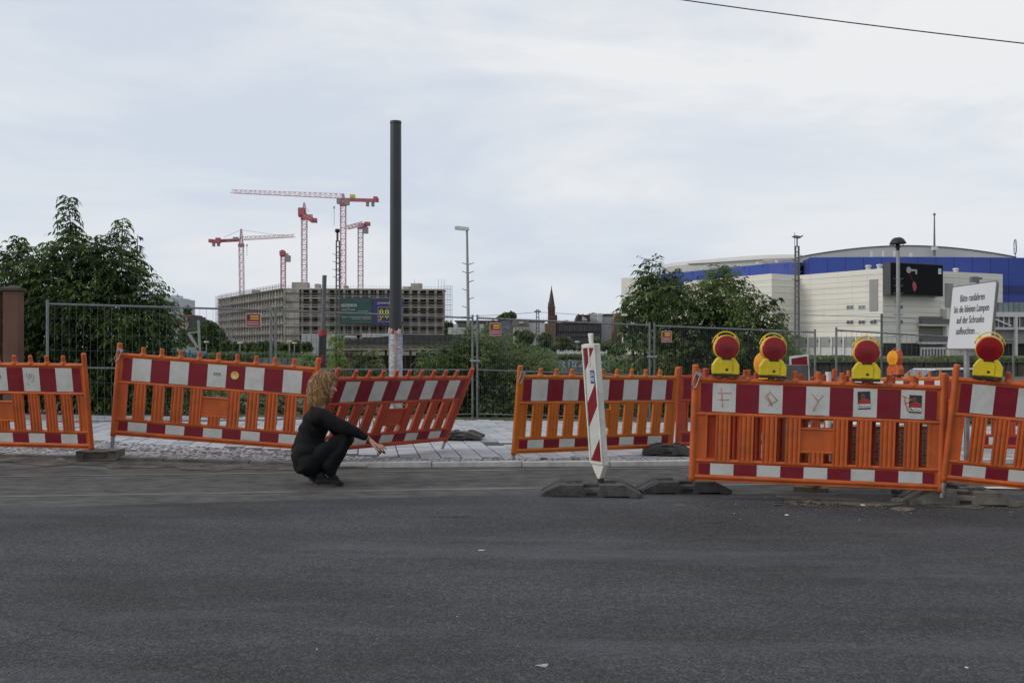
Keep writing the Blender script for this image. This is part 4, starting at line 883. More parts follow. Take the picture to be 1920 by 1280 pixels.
RBL = [bl(1210, 590, d, 42, 1.0, 50), bl(1240, 555, d, 45, 1.0, 40), bl(1300, 600, d, 80, 1.2, 70), bl(1355, 560, d, 55, 1.0, 48), bl(1400, 610, d, 60, 1.0, 60), bl(1216, 665, d, 66, 1.0, 70), bl(1330, 670, d, 110, 1.2, 80), bl(1440, 660, d, 60, .9, 50), bl(1240, 735, d, 95, 1.0, 60), bl(1370, 735, d, 110, 1.0, 60), bl(1222, 520, d, 22, .6, 30), bl(1350, 530, d, 26, .6, 30), bl(1180, 600, d, 16, .6, 24)]
bush('ash_bush', 'broad leafy bush behind the two left red lamps, before the blue and beige hall', 'bush', RBL, 5600, K=3, flen=.32, ll=.13, lw=.045, droop=.45,
     shoots=[sh(1222, 540, 1210, 492, d, 10, .34), sh(1240, 560, 1272, 502, d, 12, .36), sh(1352, 540, 1358, 498, d, 12, .36), sh(1400, 600, 1462, 558, d, 14, .30), sh(1270, 570, 1262, 520, d, 10, .3), sh(1185, 600, 1172, 555, d, 9, .25), sh(1420, 640, 1470, 605, d, 10, .3)], weights=(3, 5, 5))  # more light leaves, sunlit look put into the leaf colours
d = 21.5
bush('hedge_bush', 'low green bush behind the joined fence posts in the middle', 'bush', [bl(860, 700, d, 60, .9, 50), bl(930, 690, d, 75, 1.0, 60), bl(900, 640, d, 40, .8, 32), bl(985, 720, d, 70, .9, 50), bl(940, 760, d, 150, .9, 40), bl(840, 760, d, 80, .8, 30), bl(1005, 690, d, 40, .8, 30), bl(880, 670, d, 50, .8, 34)], 5200, K=2, flen=.2, ll=.085, lw=.04, droop=.3, weights=(2, 5, 6))
bush('hedge_bush', 'low green bush between the white beacon and the joined fence posts', 'bush', [bl(1060, 755, d, 80, .9, 40), bl(1010, 705, d, 38, .8, 26), bl(1135, 715, d, 30, .8, 45), bl(1100, 768, d, 100, .8, 35)], 2700, K=2, flen=.2, ll=.085, lw=.04, droop=.3, weights=(4, 5, 3))
bush('weed_patch', 'tangle of dark weeds at the foot of the brown shed, behind the leaning barrier', 'plant', [bl(700, 745, d, 90, .7, 45), bl(790, 750, d, 60, .7, 48), bl(640, 760, d, 60, .7, 32), bl(560, 745, d, 70, .7, 40), bl(470, 750, d, 70, .7, 36), bl(400, 752, d, 60, .7, 36)], 3000, K=2, flen=.2, ll=.08, lw=.03, droop=.2, weights=(5, 5, 3), updir=.6)
bush('sapling', 'small sapling in front of the brown shed wall, right of the dark pole', 'plant', [bl(820, 680, 21, 32, .4, 30), bl(812, 720, 21, 26, .4, 30)], 300, K=3, flen=.25, ll=.1, lw=.035)
bush('sapling', 'thin bright green sapling left of the brown shed', 'plant', [bl(630, 640, 24, 9, .25, 22), bl(636, 680, 24, 18, .3, 16)], 170, K=2, flen=.14, ll=.09, lw=.045, weights=(0, 1, 5), mats=[M_lf[1], M_lf[2], leafmat('leaf_bright', (.10, .15, .03), (.14, .20, .04))])
bush('sapling', 'low bright green shoot behind the right end of the stickered barrier', 'plant', [bl(582, 680, 22, 16, .3, 18)], 110, K=2, flen=.14, ll=.09, lw=.045, weights=(0, 3, 3))
bush('sapling', 'leafy sapling before the dark doors of the brown shed', 'plant', [bl(690, 690, 22, 22, .4, 34)], 200, K=3, flen=.2, ll=.09, lw=.035)
bush('weed_patch', 'low weeds behind the far orange barrier at right', 'plant', [bl(1560, 760, 20.5, 90, .6, 40), bl(1700, 765, 20.5, 120, .6, 35), bl(1850, 765, 20.5, 120, .6, 35)], 2200, K=2, flen=.2, ll=.08, lw=.03, droop=.2, weights=(4, 5, 3), updir=.5)
# ---------------------------------------------------------------- far trees
def tree(label, px, pyt, pyb, rpx, d, name='tree', group='trees far behind the fence', n=420, zb=-.5, w8=(3, 4, 3), trunk=True, sq=1.0):
    x = P(px, 0, d).x; z1 = zz(pyt, d); z0 = zz(pyb, d); r = rpx/F*d; cz = (z0+z1)/2; rz = (z1-z0)/2
    e = thing(name, label, 'tree', (x, d, zb), group)
    bl_ = [(x, d, cz, r*.8, r*.7, rz*.85)]+[(x+random.uniform(-.5, .5)*r, d+random.uniform(-.4, .4)*r, cz+random.uniform(-.5, .5)*rz, r*random.uniform(.35, .55), r*.4, rz*random.uniform(.3, .5)) for _ in range(6)]
    P0, u = sample_blobs(bl_, n, .4); S = max(.012*r*30/ (n**.5/6), .01*d*.28)
    D = rand_unit(n); wv = rand_unit(n); wv -= D*(wv*D).sum(1)[:, None]; wv /= np.linalg.norm(wv, axis=1, keepdims=True)
    s = (S*(.6+.8*rng.random(n)))[:, None]; V = np.stack([P0-D*s, P0+wv*s*.6, P0+D*s, P0-wv*s*.6], 1).reshape(-1, 3)
    wts = np.array(w8, float)/sum(w8); cl = np.array([mnoise.noise(Vector(p)/(r*.5)) for p in P0]); q = np.argsort(np.argsort(cl+rng.normal(size=n)*.25))/n
    o = mesh_np('crown', V, np.arange(4*n).reshape(-1, 4), np.digitize(q, np.cumsum(wts)[:-1]), [M_lf[0], M_lf[1], M_lf[3]], e); tag(o, kind='stuff')
    k = MB(); k.tube((x, d, zb), (x, d, cz), r*.07, 8, r2=r*.03)
    for a in range(4): k.tube((x, d, z0+.1*rz), (x+math.cos(a*1.6)*r*.5, d+math.sin(a*1.6)*r*.4, cz+rz*.3), r*.03, 5, r2=r*.01)
    k.build('trunk', M_bark, e); return e
T = [
 ('big dark tree on the slope right of the red roofed house', 392, 595, 664, 26, 190, 900), ('second dark tree on the slope beside the scaffolding', 412, 612, 660, 18, 190, 600),
 ('tree below the small red roof in the far gap at left', 372, 612, 664, 20, 200, 600), ('tree in front of the cream house with dormers', 345, 612, 655, 14, 170, 500),
 ('bushy tree at the foot of the cream house', 333, 640, 672, 18, 120, 500), ('dark round tree right of the scaffolded building', 842, 600, 640, 10, 260, 350),
 ('dark broad tree left of the old dark roofed house', 950, 585, 612, 18, 260, 650), ('tree beside the railway mast in front of the pale block', 985, 618, 650, 22, 160, 600),
 ('small tree right of the railway mast', 1022, 622, 655, 18, 150, 500), ('far small tree above the red roof in the gap', 352, 573, 598, 7, 260, 300),
 ('left tree before the white round sign in front of the brown block', 1060, 628, 664, 16, 120, 450), ('right tree before the dark brown block', 1112, 626, 666, 20, 120, 500),
 ('small round tree before the brick tower base', 1135, 640, 668, 16, 110, 400), ('slim tree left of the low white trailer', 925, 600, 632, 12, 200, 350),
]
for t in T: tree(t[0], t[1], t[2], t[3], t[4], t[5], n=t[6])
names = ['under the left end of the scaffolding', 'below the scaffold tower', 'left of the first globe lamp', 'right of the first globe lamp', 'under the long side of the building site', 'left of the double fence post', 'right of the double fence post', 'just left of the white site hoarding']
for i, px in enumerate((425, 447, 468, 490, 512, 533, 552, 575)):
    tree('small street tree '+names[i], px, 638+(i % 3)*1.5, 664, 13+(i % 2)*2, 140+(i % 3)*6, n=420, group='young street trees below the building site')
tree('round dark tree in front of the white site hoarding', 575, 641, 662, 11, 90, n=420, group='young street trees below the building site')
hd = MB()
def hedge(label, px0, px1, pyt, pyb, d, n, w8=(2, 4, 4), depth=3.):
    a = P(px0, pyt, d); b = P(px1, pyb, d); P0 = np.stack([rng.uniform(a.x, b.x, n), d+rng.uniform(0, depth, n), b.z+(a.z-b.z)*rng.random(n)**.7], 1)
    P0[:, 2] += .25*(a.z-b.z)*np.sin(P0[:, 0]*1.7/(d*.04)+np.sin(P0[:, 0]*.9))
    D = rand_unit(n); wv = rand_unit(n); wv -= D*(wv*D).sum(1)[:, None]; wv /= np.linalg.norm(wv, axis=1, keepdims=True); s = (d*.0022*(.6+.8*rng.random(n)))[:, None]
    V = np.stack([P0-D*s, P0+wv*s*.6, P0+D*s, P0-wv*s*.6], 1).reshape(-1, 3); wts = np.array(w8, float)/sum(w8)
    cl = np.array([mnoise.noise(Vector(p)/(d*.03)) for p in P0]); q = np.argsort(np.argsort(cl+rng.normal(size=n)*.25))/n
    o = mesh_np('hedge', V, np.arange(4*n).reshape(-1, 4), np.digitize(q, np.cumsum(wts)[:-1]), [M_lf[0], M_lf[1], M_lf[3]]); tag(o, label, 'hedge', kind='stuff')
hedge('overgrown green strip behind the mesh fence from the yellowish barrier rightwards', 1020, 1140, 668, 676, 70, 1800)
hedge('rough greenery along the far side of the yard behind the barriers at left', 330, 660, 664, 682, 62, 3500)
hedge('grassy bank at the foot of the beige hall', 1500, 2000, 672, 684, 75, 5200, (1, 3, 6), 8)
hedge('undergrowth behind the middle of the mesh fence', 830, 1035, 660, 695, 45, 3400)
hedge('dark wooded fringe at the horizon left of the building site', 300, 430, 645, 664, 240, 1500, (5, 3, 1))
hedge('belt of treetops along the horizon in the middle distance', 830, 1170, 648, 664, 230, 2600, (4, 4, 3))
# ---------------------------------------------------------------- building under construction
M_cc = mat('raw_concrete', (0.31, .29, .26), .9, var=.2, scale=.25, col2=(.37, .35, .315), detail=8); M_cci = mat('concrete_inside_shaded', (.06, .057, .052), .95)  # inside copy darkened, shade of the open floors put into its colour
M_cs = mat('concrete_slab_edge', (0.42, .40, .36), .9, var=.15, scale=.3); M_scf = mat('scaffold_steel', (.26, .26, .265), .6, .4); M_scd = mat('scaffold_boards', (.28, .22, .16), .9, var=.3, scale=1)
D1 = 370.
cA = P(535, 650, D1); cB = P(832, 650, D1+6); cA.z = cB.z = 0
far_ = Vector(((412-960)/F*455, 455, 0))
ztop = CH+(650-541)/F*D1; Z0 = -.5; NF = 7; fh = (ztop-Z0)/NF
bd = thing('construction_building', 'long concrete building shell under construction, wrapped in scaffolding', 'building', (cA.x, cA.y, Z0))
def facade(A, B, nb, win=True, first_solid=0, pw=.42, out=Vector((0, -1, 0))):
    dr = (B-A); ln = dr.length; dr.normalize(); bay = ln/nb; nn = Vector((dr.y, -dr.x, 0))
    M = Matrix((dr, -nn, Vector((0, 0, 1)))).transposed()
    for f in range(NF+1):
        z = Z0+f*fh; h = .42 if f < NF else .35
        k = MB(); k.box(A+dr*ln/2+Vector((0, 0, z-.1))+nn*.12, (ln+.4, 1.0, h), 0, M); k.build('floor_slab', M_cs, bd)
    for f in range(NF):
        z = Z0+f*fh
        k = MB(); k.box(A+dr*ln/2+Vector((0, 0, z+.75))-nn*.1, (ln, .5, .50), 0, M); k.build('parapet', M_cc, bd)
        for hz_ in (1.5,):
            k = MB(); k.box(A+dr*ln/2+Vector((0, 0, z+hz_))+nn*.5, (ln, .07, .09), 0, M); k.build('guard_rail', M_cs, bd)
    for i in range(nb+1):
        w_ = bay*pw if 0 < i else bay*.5
        k = MB(); k.box(A+dr*bay*i+Vector((0, 0, (Z0+ztop)/2)), (w_, .7, ztop-Z0), 0, M); k.build('pillar', M_cc, bd)
facade(cA, cB, 19, pw=.30)
facade(far_, cA, 26, pw=.34)
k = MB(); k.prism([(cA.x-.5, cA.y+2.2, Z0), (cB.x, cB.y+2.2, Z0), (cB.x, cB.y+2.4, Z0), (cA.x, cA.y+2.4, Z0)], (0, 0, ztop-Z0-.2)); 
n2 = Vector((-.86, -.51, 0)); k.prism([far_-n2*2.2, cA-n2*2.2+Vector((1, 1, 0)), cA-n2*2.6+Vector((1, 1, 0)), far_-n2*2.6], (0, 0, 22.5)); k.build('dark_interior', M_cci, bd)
k = MB(); k.prism([cA+Vector((0, .3, ztop)), cB+Vector((0, .3, ztop)), cB+Vector((0, 16, ztop)), Vector((far_.x+14, far_.y+8, ztop)), Vector((far_.x, far_.y, ztop))], (0, 0, .25)); k.build('roof_deck', M_cs, bd)
# solid stair bay behind the corner
k = MB(); a = P(538, 0, D1); b = P(562, 0, D1); k.bx(a.x, b.x, D1-.5, D1-.36, Z0, ztop-.2); k.build('stair_wall', M_cc, bd)
for (x0, x1, y0, y1, nm) in ((547, 576, 529, 542, 'roof_box'), (590, 598, 532, 541, 'roof_box'), (644, 650, 535, 541, 'roof_box'), (770, 790, 531, 541, 'roof_box'), (755, 768, 537, 542, 'roof_box'), (472, 482, 543, 551, 'roof_box')):
    dd = D1+6 if x0 > 500 else 410
    k = MB(); k.bx(P(x0, 0, dd).x, P(x1, 0, dd).x, dd, dd+5, zz(y1, dd)-.5, zz(y0, dd)); k.build(nm, M_cc, bd)
# tiny openings lining: timber railings per floor at some bays
def scaffold(label, A, B, nl, pitch, off, zt, deck=True):
    dr = (B-A); ln = dr.length; dr.normalize(); nn = Vector((dr.y, -dr.x, 0)); e = thing('scaffold', label, 'scaffold', (A.x, A.y, Z0), group='scaffolds round the building site')
    n = max(1, int(ln/pitch)); k = MB()
    for i in range(n+1):
        for o_ in (off, off+1.1):
            p = A+dr*(ln*i/n)+nn*o_; k.bar(p+Vector((0, 0, Z0)), p+Vector((0, 0, zt+1.6)), .10)
    tag(k.build('uprights', M_scf, e), kind='stuff')
    for f in range(1, nl+1):
        z = Z0+(zt-Z0)*f/nl; k = MB(); k.bar(A+nn*(off+.55)+Vector((0, 0, z)), B+nn*(off+.55)+Vector((0, 0, z)), 1.1, .10); k.build('deck', M_scd, e)
        k = MB(); k.bar(A+nn*(off+1.1)+Vector((0, 0, z+1.0)), B+nn*(off+1.1)+Vector((0, 0, z+1.0)), .08); k.build('guard_rail', M_scf, e)
    return e
scaffold('scaffold along the receding left side of the building site', far_, cA, NF, 2.6, .8, ztop)
scaffold('thin scaffold across the front of the building site, behind the banners', cA, cB, NF, 3.2, .35, ztop-1.6)
scaffold('scaffold at the right end of the building site with open decks against the sky', P(832, 0, D1+4)*1.0-Vector((0, 0, P(832, 0, D1+4).z)), Vector((P(844, 0, D1+6).x, D1+6, 0)), 12, 1.3, .2, ztop)
e = scaffold('dense scaffold tower at the far left end of the building site', Vector((P(409, 0, 300).x, 300, 0)), Vector((P(432, 0, 300).x, 300, 0)), 8, 1.2, .2, 14.6)
k = MB(); a = P(424, 640, 290); 
for (p, q) in (((417, 610), (440, 612)), ((418, 640), (440, 612)), ((440, 640), (418, 612)), ((424, 622), (446, 624)), ((426, 645), (450, 646)), ((418, 625), (436, 640))): k.bar(P(p[0], p[1], 290), P(q[0], q[1], 290), .2)
k.build('braces', M_scf, e)
k = MB()
for i in range(24):
    t = i/24; p = far_.lerp(cA, t)+Vector((0, 0, ztop)); k.bar(p, p+Vector((0, 0, 2.2)), .09)
k.bar(far_+Vector((0, 0, ztop+2.1)), cA+Vector((0, 0, ztop+2.1)), .09); k.bar(far_+Vector((0, 0, ztop+1.1)), cA+Vector((0, 0, ztop+1.1)), .09)
for i in range(50): p = cA.lerp(cB, i/49)+Vector((0, -.3, ztop)); k.bar(p, p+Vector((0, 0, 1.1)), .06)
k.bar(cA+Vector((0, -.3, ztop+1.0)), cB+Vector((0, -.3, ztop+1.0)), .06)
for px in (777, 822, 828, 833): p = P(px, 541, D1); k.bar(p, p+Vector((0, 0, 3.5)), .10)
k.build('roof_railing', M_scf, bd)
# banners
M_bg = mat('banner_green', (.035, .082, .075), .8, var=.12, scale=.4); M_bb = mat('banner_blue', (.045, .045, .135), .8, var=.08, scale=.4); M_bl = mat('banner_print', (.36, .40, .40), .8); M_by = mat('banner_yellow', (.58, .52, .04), .8)
yb_ = D1-1.6
def B_(px, py): return P(px, py, yb_)
e = thing('banner', 'dark green banner with white lettering hung on the building site', 'banner', B_(639, 607), group='advertising banners on the building site')
k = MB(); k.prism([B_(639, 558), B_(697.5, 558), B_(697.5, 607), B_(639, 607)], (0, .1, 0)); k.build('cloth', M_bg, e)
k = MB(); k.prism([P(639.5, 570, yb_-.1), P(669, 570, yb_-.1), P(669, 575.5, yb_-.1), P(639.5, 575.5, yb_-.1)], (0, .06, 0)); k.build('white_bar', M_bl, e)
s_ = yb_/F
def btext(s, px, py, hpx, m, e, sx=1.0):
    o = text('lettering', s, hpx*s_*1.38, m, e, Matrix.Translation(P(px, py, yb_-.2)) @ TX, sx=sx, ext=.01, local=False); return o
btext('STRAUSS', 640, 575, 4.2, M_bg, e, 1.22); btext('&', 652, 579, 3.2, M_bl, e); btext('PARTNER', 640, 582.5, 3.8, M_bl, e, 1.18)
k = MB(); 
for (x0, x1, y) in ((672, 690, 583), (680, 696, 586.5), (640, 652, 594), (655, 696, 594), (660, 676, 597), (680, 696, 597)): k.prism([P(x0, y, yb_-.1), P(x1, y, yb_-.1), P(x1, y+.9, yb_-.1), P(x0, y+.9, yb_-.1)], (0, .06, 0))
k.build('small_print', M_bl, e)
e = thing('banner', 'dark blue banner reading powered beside the green one, partly behind the dark pole', 'banner', B_(699, 608), group='advertising banners on the building site')
k = MB(); k.prism([B_(698.5, 559), B_(756, 559), B_(756, 608), B_(698.5, 608)], (0, .1, 0)); k.build('cloth', M_bb, e)
btext('powered by', 708, 569.5, 4.6, M_wp, e, 1.0)
k = MB(); 
for (a, b) in (((709, 576), (754, 576)), ((754, 576), (754, 603)), ((754, 603), (709, 603)), ((709, 603), (709, 576))): k.bar(P(*a, yb_-.1), P(*b, yb_-.1), .14)
k.build('frame_line', M_bl, e)
k = MB(); yy_ = yb_-.15
def q4(x0, y0, x1, y1): k.prism([P(x0, y0, yy_), P(x1, y0, yy_), P(x1, y1, yy_), P(x0, y1, yy_)], (0, .05, 0))
for x in (711.5, 722): 
    q4(x, 578.5, x+2.6, 589.5); q4(x+4.6, 578.5, x+7.2, 589.5); q4(x, 578.5, x+7.2, 580.8)
q4(711.5, 592, 714.1, 600.5); q4(716.1, 592, 718.7, 597.5); q4(711.5, 595.2, 718.7, 597.5); q4(722, 592, 724.6, 597.5); q4(726.6, 592, 729.2, 597.5); q4(722, 595.2, 729.2, 597.5)
q4(732, 584, 734.5, 589.5); q4(732, 592, 734.5, 597.5)
k.build('yellow_letters', M_by, e)
# ---------------------------------------------------------------- cranes
M_cr = mat('crane_red', (.38, .11, .13), .6, var=.1); M_cp = mat('crane_pale_red', (.48, .33, .36), .6, var=.2, scale=.3); M_cw = mat('crane_white', (.42, .41, .42), .6); M_cg = mat('crane_grey', (.24, .245, .25), .6)
def truss(k, a, b, w0, h0, n, leg, tri=False, w1=None, h1=None, alt=None):
    a = Vector(a); b = Vector(b); ax = (b-a).normalized(); up = Vector((0, 0, 1)); 
    if abs(ax.z) > .9: s1 = Vector((1, 0, 0)); s2 = Vector((0, 1, 0))
    else: s1 = ax.cross(up).normalized(); s2 = Vector((0, 0, 1))
    w1 = w1 or w0; h1 = h1 or h0; rows = []
    for i in range(n+1):
        t = i/n; c = a.lerp(b, t); w = (w0+(w1-w0)*t)/2; h = h0+(h1-h0)*t
        if tri: r_ = [c-s1*w, c+s1*w, c+s2*h]
        else: r_ = [c-s1*w-s2*h/2, c+s1*w-s2*h/2, c+s1*w+s2*h/2, c-s1*w+s2*h/2]
        rows.append(r_)
    m = len(rows[0])
    for j in range(m): k.bar(rows[0][j], rows[-1][j], leg)
    for i in range(n):
        for j in range(m):
            j2 = (j+1) % m; k.bar(rows[i][j], rows[i][j2], leg*.7, mi=alt or 0)
            if i % 2: k.bar(rows[i][j], rows[i+1][j2], leg*.6)
            else: k.bar(rows[i][j2], rows[i+1][j], leg*.6)
def crane(label, px, pyt, wpx, d, jib=None, cj=None, peak=None, cab=None, m=M_cp, hook=None, jh=1.6, ww=None, topblk=None, pxb=None, box_=None, n=26):
    x = P(px, 0, d).x; xb = P(pxb or px, 0, d).x; w_ = wpx/F*d; zt = zz(pyt, d)
    e = thing('tower_crane', label, 'crane', (xb, d, Z0), group='tower cranes at the building site')
    k = MB(); truss(k, (xb, d, Z0), (x, d, zt), w_, w_, n, .21); k.build('mast', m, e)
    k = MB(); k.box((x, d, zt+.5), (w_*1.25, w_*1.25, 1.4)); k.build('slewing_ring', M_cr, e)
    if peak:
        k = MB(); truss(k, (x, d, zt+1), (x, d, zz(peak, d)), w_*.8, w_*.8, 5, .24, w1=.4, h1=.4); k.build('tower_top', m, e)
    if jib:
        (x0, y0, d0), (x1, y1, d1) = jib; k = MB(); truss(k, P(x0, y0, d0), P(x1, y1, d1), 1.5, jh, 22 if abs(x1-x0) > 80 else 9, .16, tri=True, h1=jh*.75); k.build('jib', m if m is not M_cp else M_cp, e)
    if cj:
        (x0, y0, d0), (x1, y1, d1) = cj; k = MB(); truss(k, P(x0, y0, d0), P(x1, y1, d1), 1.6, 1.0, 6, .26); k.bar(P(x0, y0, d0), P(x1, y1, d1), 1.4, .35); k.build('counter_jib', M_cr, e)
        a = P(x0, y0, d0); b = P(x1, y1, d1); k = MB(); c = a.lerp(b, .95); k.box(c+Vector((0, 0, .2)), (2.0, 1.6, 1.5)); k.build('jib_end', M_cr, e)
        for t in (.70, .86):
            if abs(x1-x0) > 30: k = MB(); c = a.lerp(b, t); k.box(c-Vector((0, 0, 1.3)), (1.1, 1.4, 2.2)); k.build('counterweight', M_cg, e)
    if ww:
        for (a, b) in ww: k = MB(); k.bar(P(*a, d), P(*b, d), .12); k.build('tie_rod', M_cg, e)
    if cab: k = MB(); p = P(*cab, d-1.2); k.box(p, (1.8, 1.6, 2.4)); k.build('cab', M_cg, e)
    if topblk:
        for (p_, s_, mm) in topblk: k = MB(); k.box(P(*p_, d), s_); k.build('machine_housing', mm, e)
    if hook: k = MB(); k.bar(P(hook[0], hook[1], d-.5), P(hook[0], hook[2], d-.5), .14); k.box(P(hook[0], hook[1]+1, d-.5), (.5, .5, 1.0)); k.build('hoist_cable', M_cg, e)
crane('leftmost crane with pale jib pointing right and red counter jib at left', 452.3, 462, 7.6, 450, jib=((456, 450, 450), (552, 444.5, 435)), cj=((449, 450, 450), (393, 452.5, 455)), peak=429, ww=(((452, 431), (420, 445)), ((452, 431), (500, 438)), ((500, 438), (540, 443))), topblk=(((442, 447.5), (2.2, 1.6, 1.4), M_cg), ((409, 451), (2, 2, 2.4), M_cr)), hook=(463, 459, 480), pxb=455, m=M_cp)
crane('shortest crane, seen end-on with its cab at the right', 531, 480, 7.8, 380, peak=None, cab=(540, 485), topblk=(((530, 475), (1.8, 3, 1.8), M_cr), ((530, 471), (1.0, 1.6, .9), M_cr), ((536, 477), (1.8, 1.2, .8), M_cw)), m=mat('crane_rose', (.46, .24, .28), .6))
crane('crane with short foreshortened counter jib hanging down to the right', 570.5, 411, 9.2, 385, peak=380, cj=((571, 404, 385), (590, 415, 350)), topblk=(((566, 397), (2.4, 3, 2.8), M_cr), ((564, 403), (1.6, 2, 1.6), M_cr), ((582, 408), (1.6, 1.6, 2.4), M_cw)), ww=(((570, 384), (580, 398)),))
crane('tallest crane with its long pale jib stretching left', 643.5, 385, 9.4, 400, jib=((640, 372, 400), (434, 362, 425)), cj=((646, 374.5, 400), (708, 376, 392)), peak=363, cab=(651, 379), topblk=(((636, 377), (1.8, 2, 2.2), M_cg), ((661, 368), (2.0, 1.4, 1.3), M_by), ((704, 371), (1.6, 1.4, 1.0), M_cr)), hook=(626.5, 388, 423), jh=1.9, m=mat('crane_rose', (.46, .24, .28), .6, var=.3, scale=.2))
crane('crane right of the tallest one, with its jib pointing left towards it', 676, 428, 8.8, 385, jib=((679, 423, 385), (650, 430, 330)), cj=((677, 422, 385), (690, 421, 400)), cab=(686, 432), topblk=(((687, 420), (1.4, 1.6, 1.6), M_cr), ((684, 426), (1.6, 1.6, 1.6), M_cr)), m=M_cp)
# ---------------------------------------------------------------- brown shed, hoarding, trailers
M_sh = mat('dark_brown_boards', (.032, .024, .019), .9, var=.3, scale=3, stretch=(4, 4, .5)); M_shr = mat('shed_roof_felt', (.040, .040, .040), .9, var=.2); M_shf = mat('shed_fascia', (.10, .088, .065), .85, var=.3, scale=3, stretch=(.4, 1, 4)); M_shd = mat('rusty_doors', (.060, .030, .026), .8, var=.35, scale=2); M_shp = mat('pale_plank', (.24, .22, .15), .8, var=.2)
d = 46.; X = lambda px, dd=46.: P(px, 0, dd).x
e = thing('shed', 'low dark brown shed with flat overhanging roof behind the dark pole', 'shed', (X(755), d, -.5))
k = MB(); k.bx(X(645), X(860), d, d+6, -.6, zz(668, d)); k.build('wall', M_sh, e)
k = MB(); k.prism([(X(640), 0, zz(648, d)), (X(652), 0, zz(638.5, d)), (X(760), 0, zz(627, d)), (X(860), 0, zz(629, d)), (X(864), 0, zz(650, d)), (X(640), 0, zz(650, d))], (0, 7, 0)); k.v = [(a, b+d-.6, c) for a, b, c in k.v]; k.build('roof', M_shr, e)
k = MB(); k.bx(X(642), X(675), d-.75, d-.62, zz(651, d), zz(646, d)); k.bx(X(676), X(866), d-.75, d-.62, zz(651.5, d), zz(646.5, d)); k.build('fascia', M_shf, e)
k = MB(); k.bx(X(642), X(868), d-.72, d-.5, zz(655.5, d), zz(653, d)); k.build('eaves_plank', M_shp, e)
k = MB(); k.bx(X(644), X(675), d-.08, d-.0, zz(660, d), zz(656.5, d)); k.build('lintel', M_shf, e)
for i in range(3):
    k = MB(); k.bx(X(646+i*9.5), X(654.5+i*9.5), d-.06, d-.003, -.5, zz(661, d)); k.build('door_leaf', M_shd, e)
for i in range(6):
    k = MB(); k.bx(X(780+i*13), X(791+i*13), d-.06, d-.003, zz(686, d), zz(661, d)); k.build('wall_panel', M_shd, e)
for i in range(9):
    k = MB(); x_ = X(678+i*23); k.bx(x_-.05, x_+.05, d-.10, d-.065, -.5, zz(656, d)); k.build('post', M_sh, e)
M_hd = mat('white_hoarding', (.34, .35, .36), .7, var=.10, scale=1.3, detail=8)
d = 95.; e = thing('hoarding', 'white site hoarding of large panels below the building site', 'hoarding', (X(600, d), d, -.5))
for i in range(8):
    for j in range(4):
        a_ = X(565+i*9.3, d); b_ = X(565+(i+1)*9.3, d); z_ = zz(625, d); h_ = (z_+.5)/4
        k = MB(); k.bx(a_+.02, b_-.02, d+random.uniform(0, .02), d+.1, z_-h_*(j+1)+.015, z_-h_*j-.015); k.build('panel', M_hd, e)
k = MB(); k.bx(X(565, d), X(639.4, d), d+.1, d+.16, -.5, zz(625, d)-.02); k.build('backing', M_cg, e)
k = MB(); k.bx(X(613, d), X(632, d), d-.3, d-.1, -.5, zz(656, d)); k.build('gate', M_cg, e)
k = MB(); k.bx(X(611, d), X(634, d), d-.4, d-.1, zz(656, d), zz(654.5, d)); k.build('gate_beam', M_shr, e)
def wbox(name, label, cat, px0, px1, py0, py1, d, m, dep=2.5, grp=None, z0=None, panel=None):
    k = MB(); k.bx(X(px0, d), X(px1, d), d, d+dep, zz(py1, d) if z0 is None else z0, zz(py0, d)); e = thing(name, label, cat, (X(px0, d), d, -.5), grp); k.build('body', m, e, bevel=.03)
    n_ = max(2, int((px1-px0)/8))
    for i in range(n_):
        a_ = px0+(px1-px0)*(i+.08)/n_; b_ = px0+(px1-px0)*(i+.92)/n_
        k = MB(); k.bx(X(a_, d), X(b_, d), d-.04, d-.002, zz(py1-1, d) if z0 is None else z0+.2, zz(py0+1, d)); k.build('panel', panel or m, e)
    return e
M_wc = mat('white_container', (.38, .39, .39), .6, var=.12, scale=1.5)
wbox('site_container', 'long white site container on the roofline just left of the dark pole', 'container', 679, 732, 625, 633, 70, M_wc)
wbox('site_container', 'small pale box on the shed roofline with dark lettering', 'container', 646, 657, 629, 634, 60, M_wc)
wbox('site_container', 'low white container right of the scaffolded building, beside the lamp post', 'container', 840, 872, 614, 627, 110, M_wc)
wbox('site_container', 'pale mint container at the left behind the stickered barrier', 'container', 320, 357, 651, 672, 75, mat('mint_container', (.25, .32, .30), .7, var=.2, scale=1.5))
wbox('van', 'small light blue van roof beyond the stickered barrier', 'van', 348, 363, 659, 670, 60, mat('light_blue_van', (.10, .20, .34), .5))
# fence/wall of the yard and far cars
M_yw = mat('yard_wall', (.085, .10, .095), .9, var=.25, scale=1.2, col2=(.13, .15, .14)); M_gf = mat('graffiti_pale', (.26, .30, .32), .8, var=.5, scale=3)
d = 55.
e = thing('yard_wall', 'low grey green yard wall with pale graffiti behind the yellowish barrier', 'wall', (X(1060, d), d, -.5)); k = MB()
for i in range(9): k = MB(); k.bx(X(1020+i*18, d)+.02, X(1038+i*18, d)-.02, d, d+.2, -.5, zz(675, d)); k.build('panel', M_yw, e)
for s_, px, sz in (('RIOS', 1046, .5), ('OKTE', 1076, .42)): text('graffiti', s_, sz*1.1, M_gf, e, Matrix.Translation((X(px, d), d-.03, zz(689, d))) @ TX, local=False, sx=1.5)
d = 60.; e = thing('yard_wall', 'grey green yard fence wall left of the brown shed, above the stickered barrier', 'wall', (X(450, d), d, -.5))
for i in range(14): k = MB(); k.bx(X(480+i*12, d)+.03, X(492+i*12, d)-.03, d, d+.15, -.5, zz(670, d)); k.build('panel', M_yw, e)
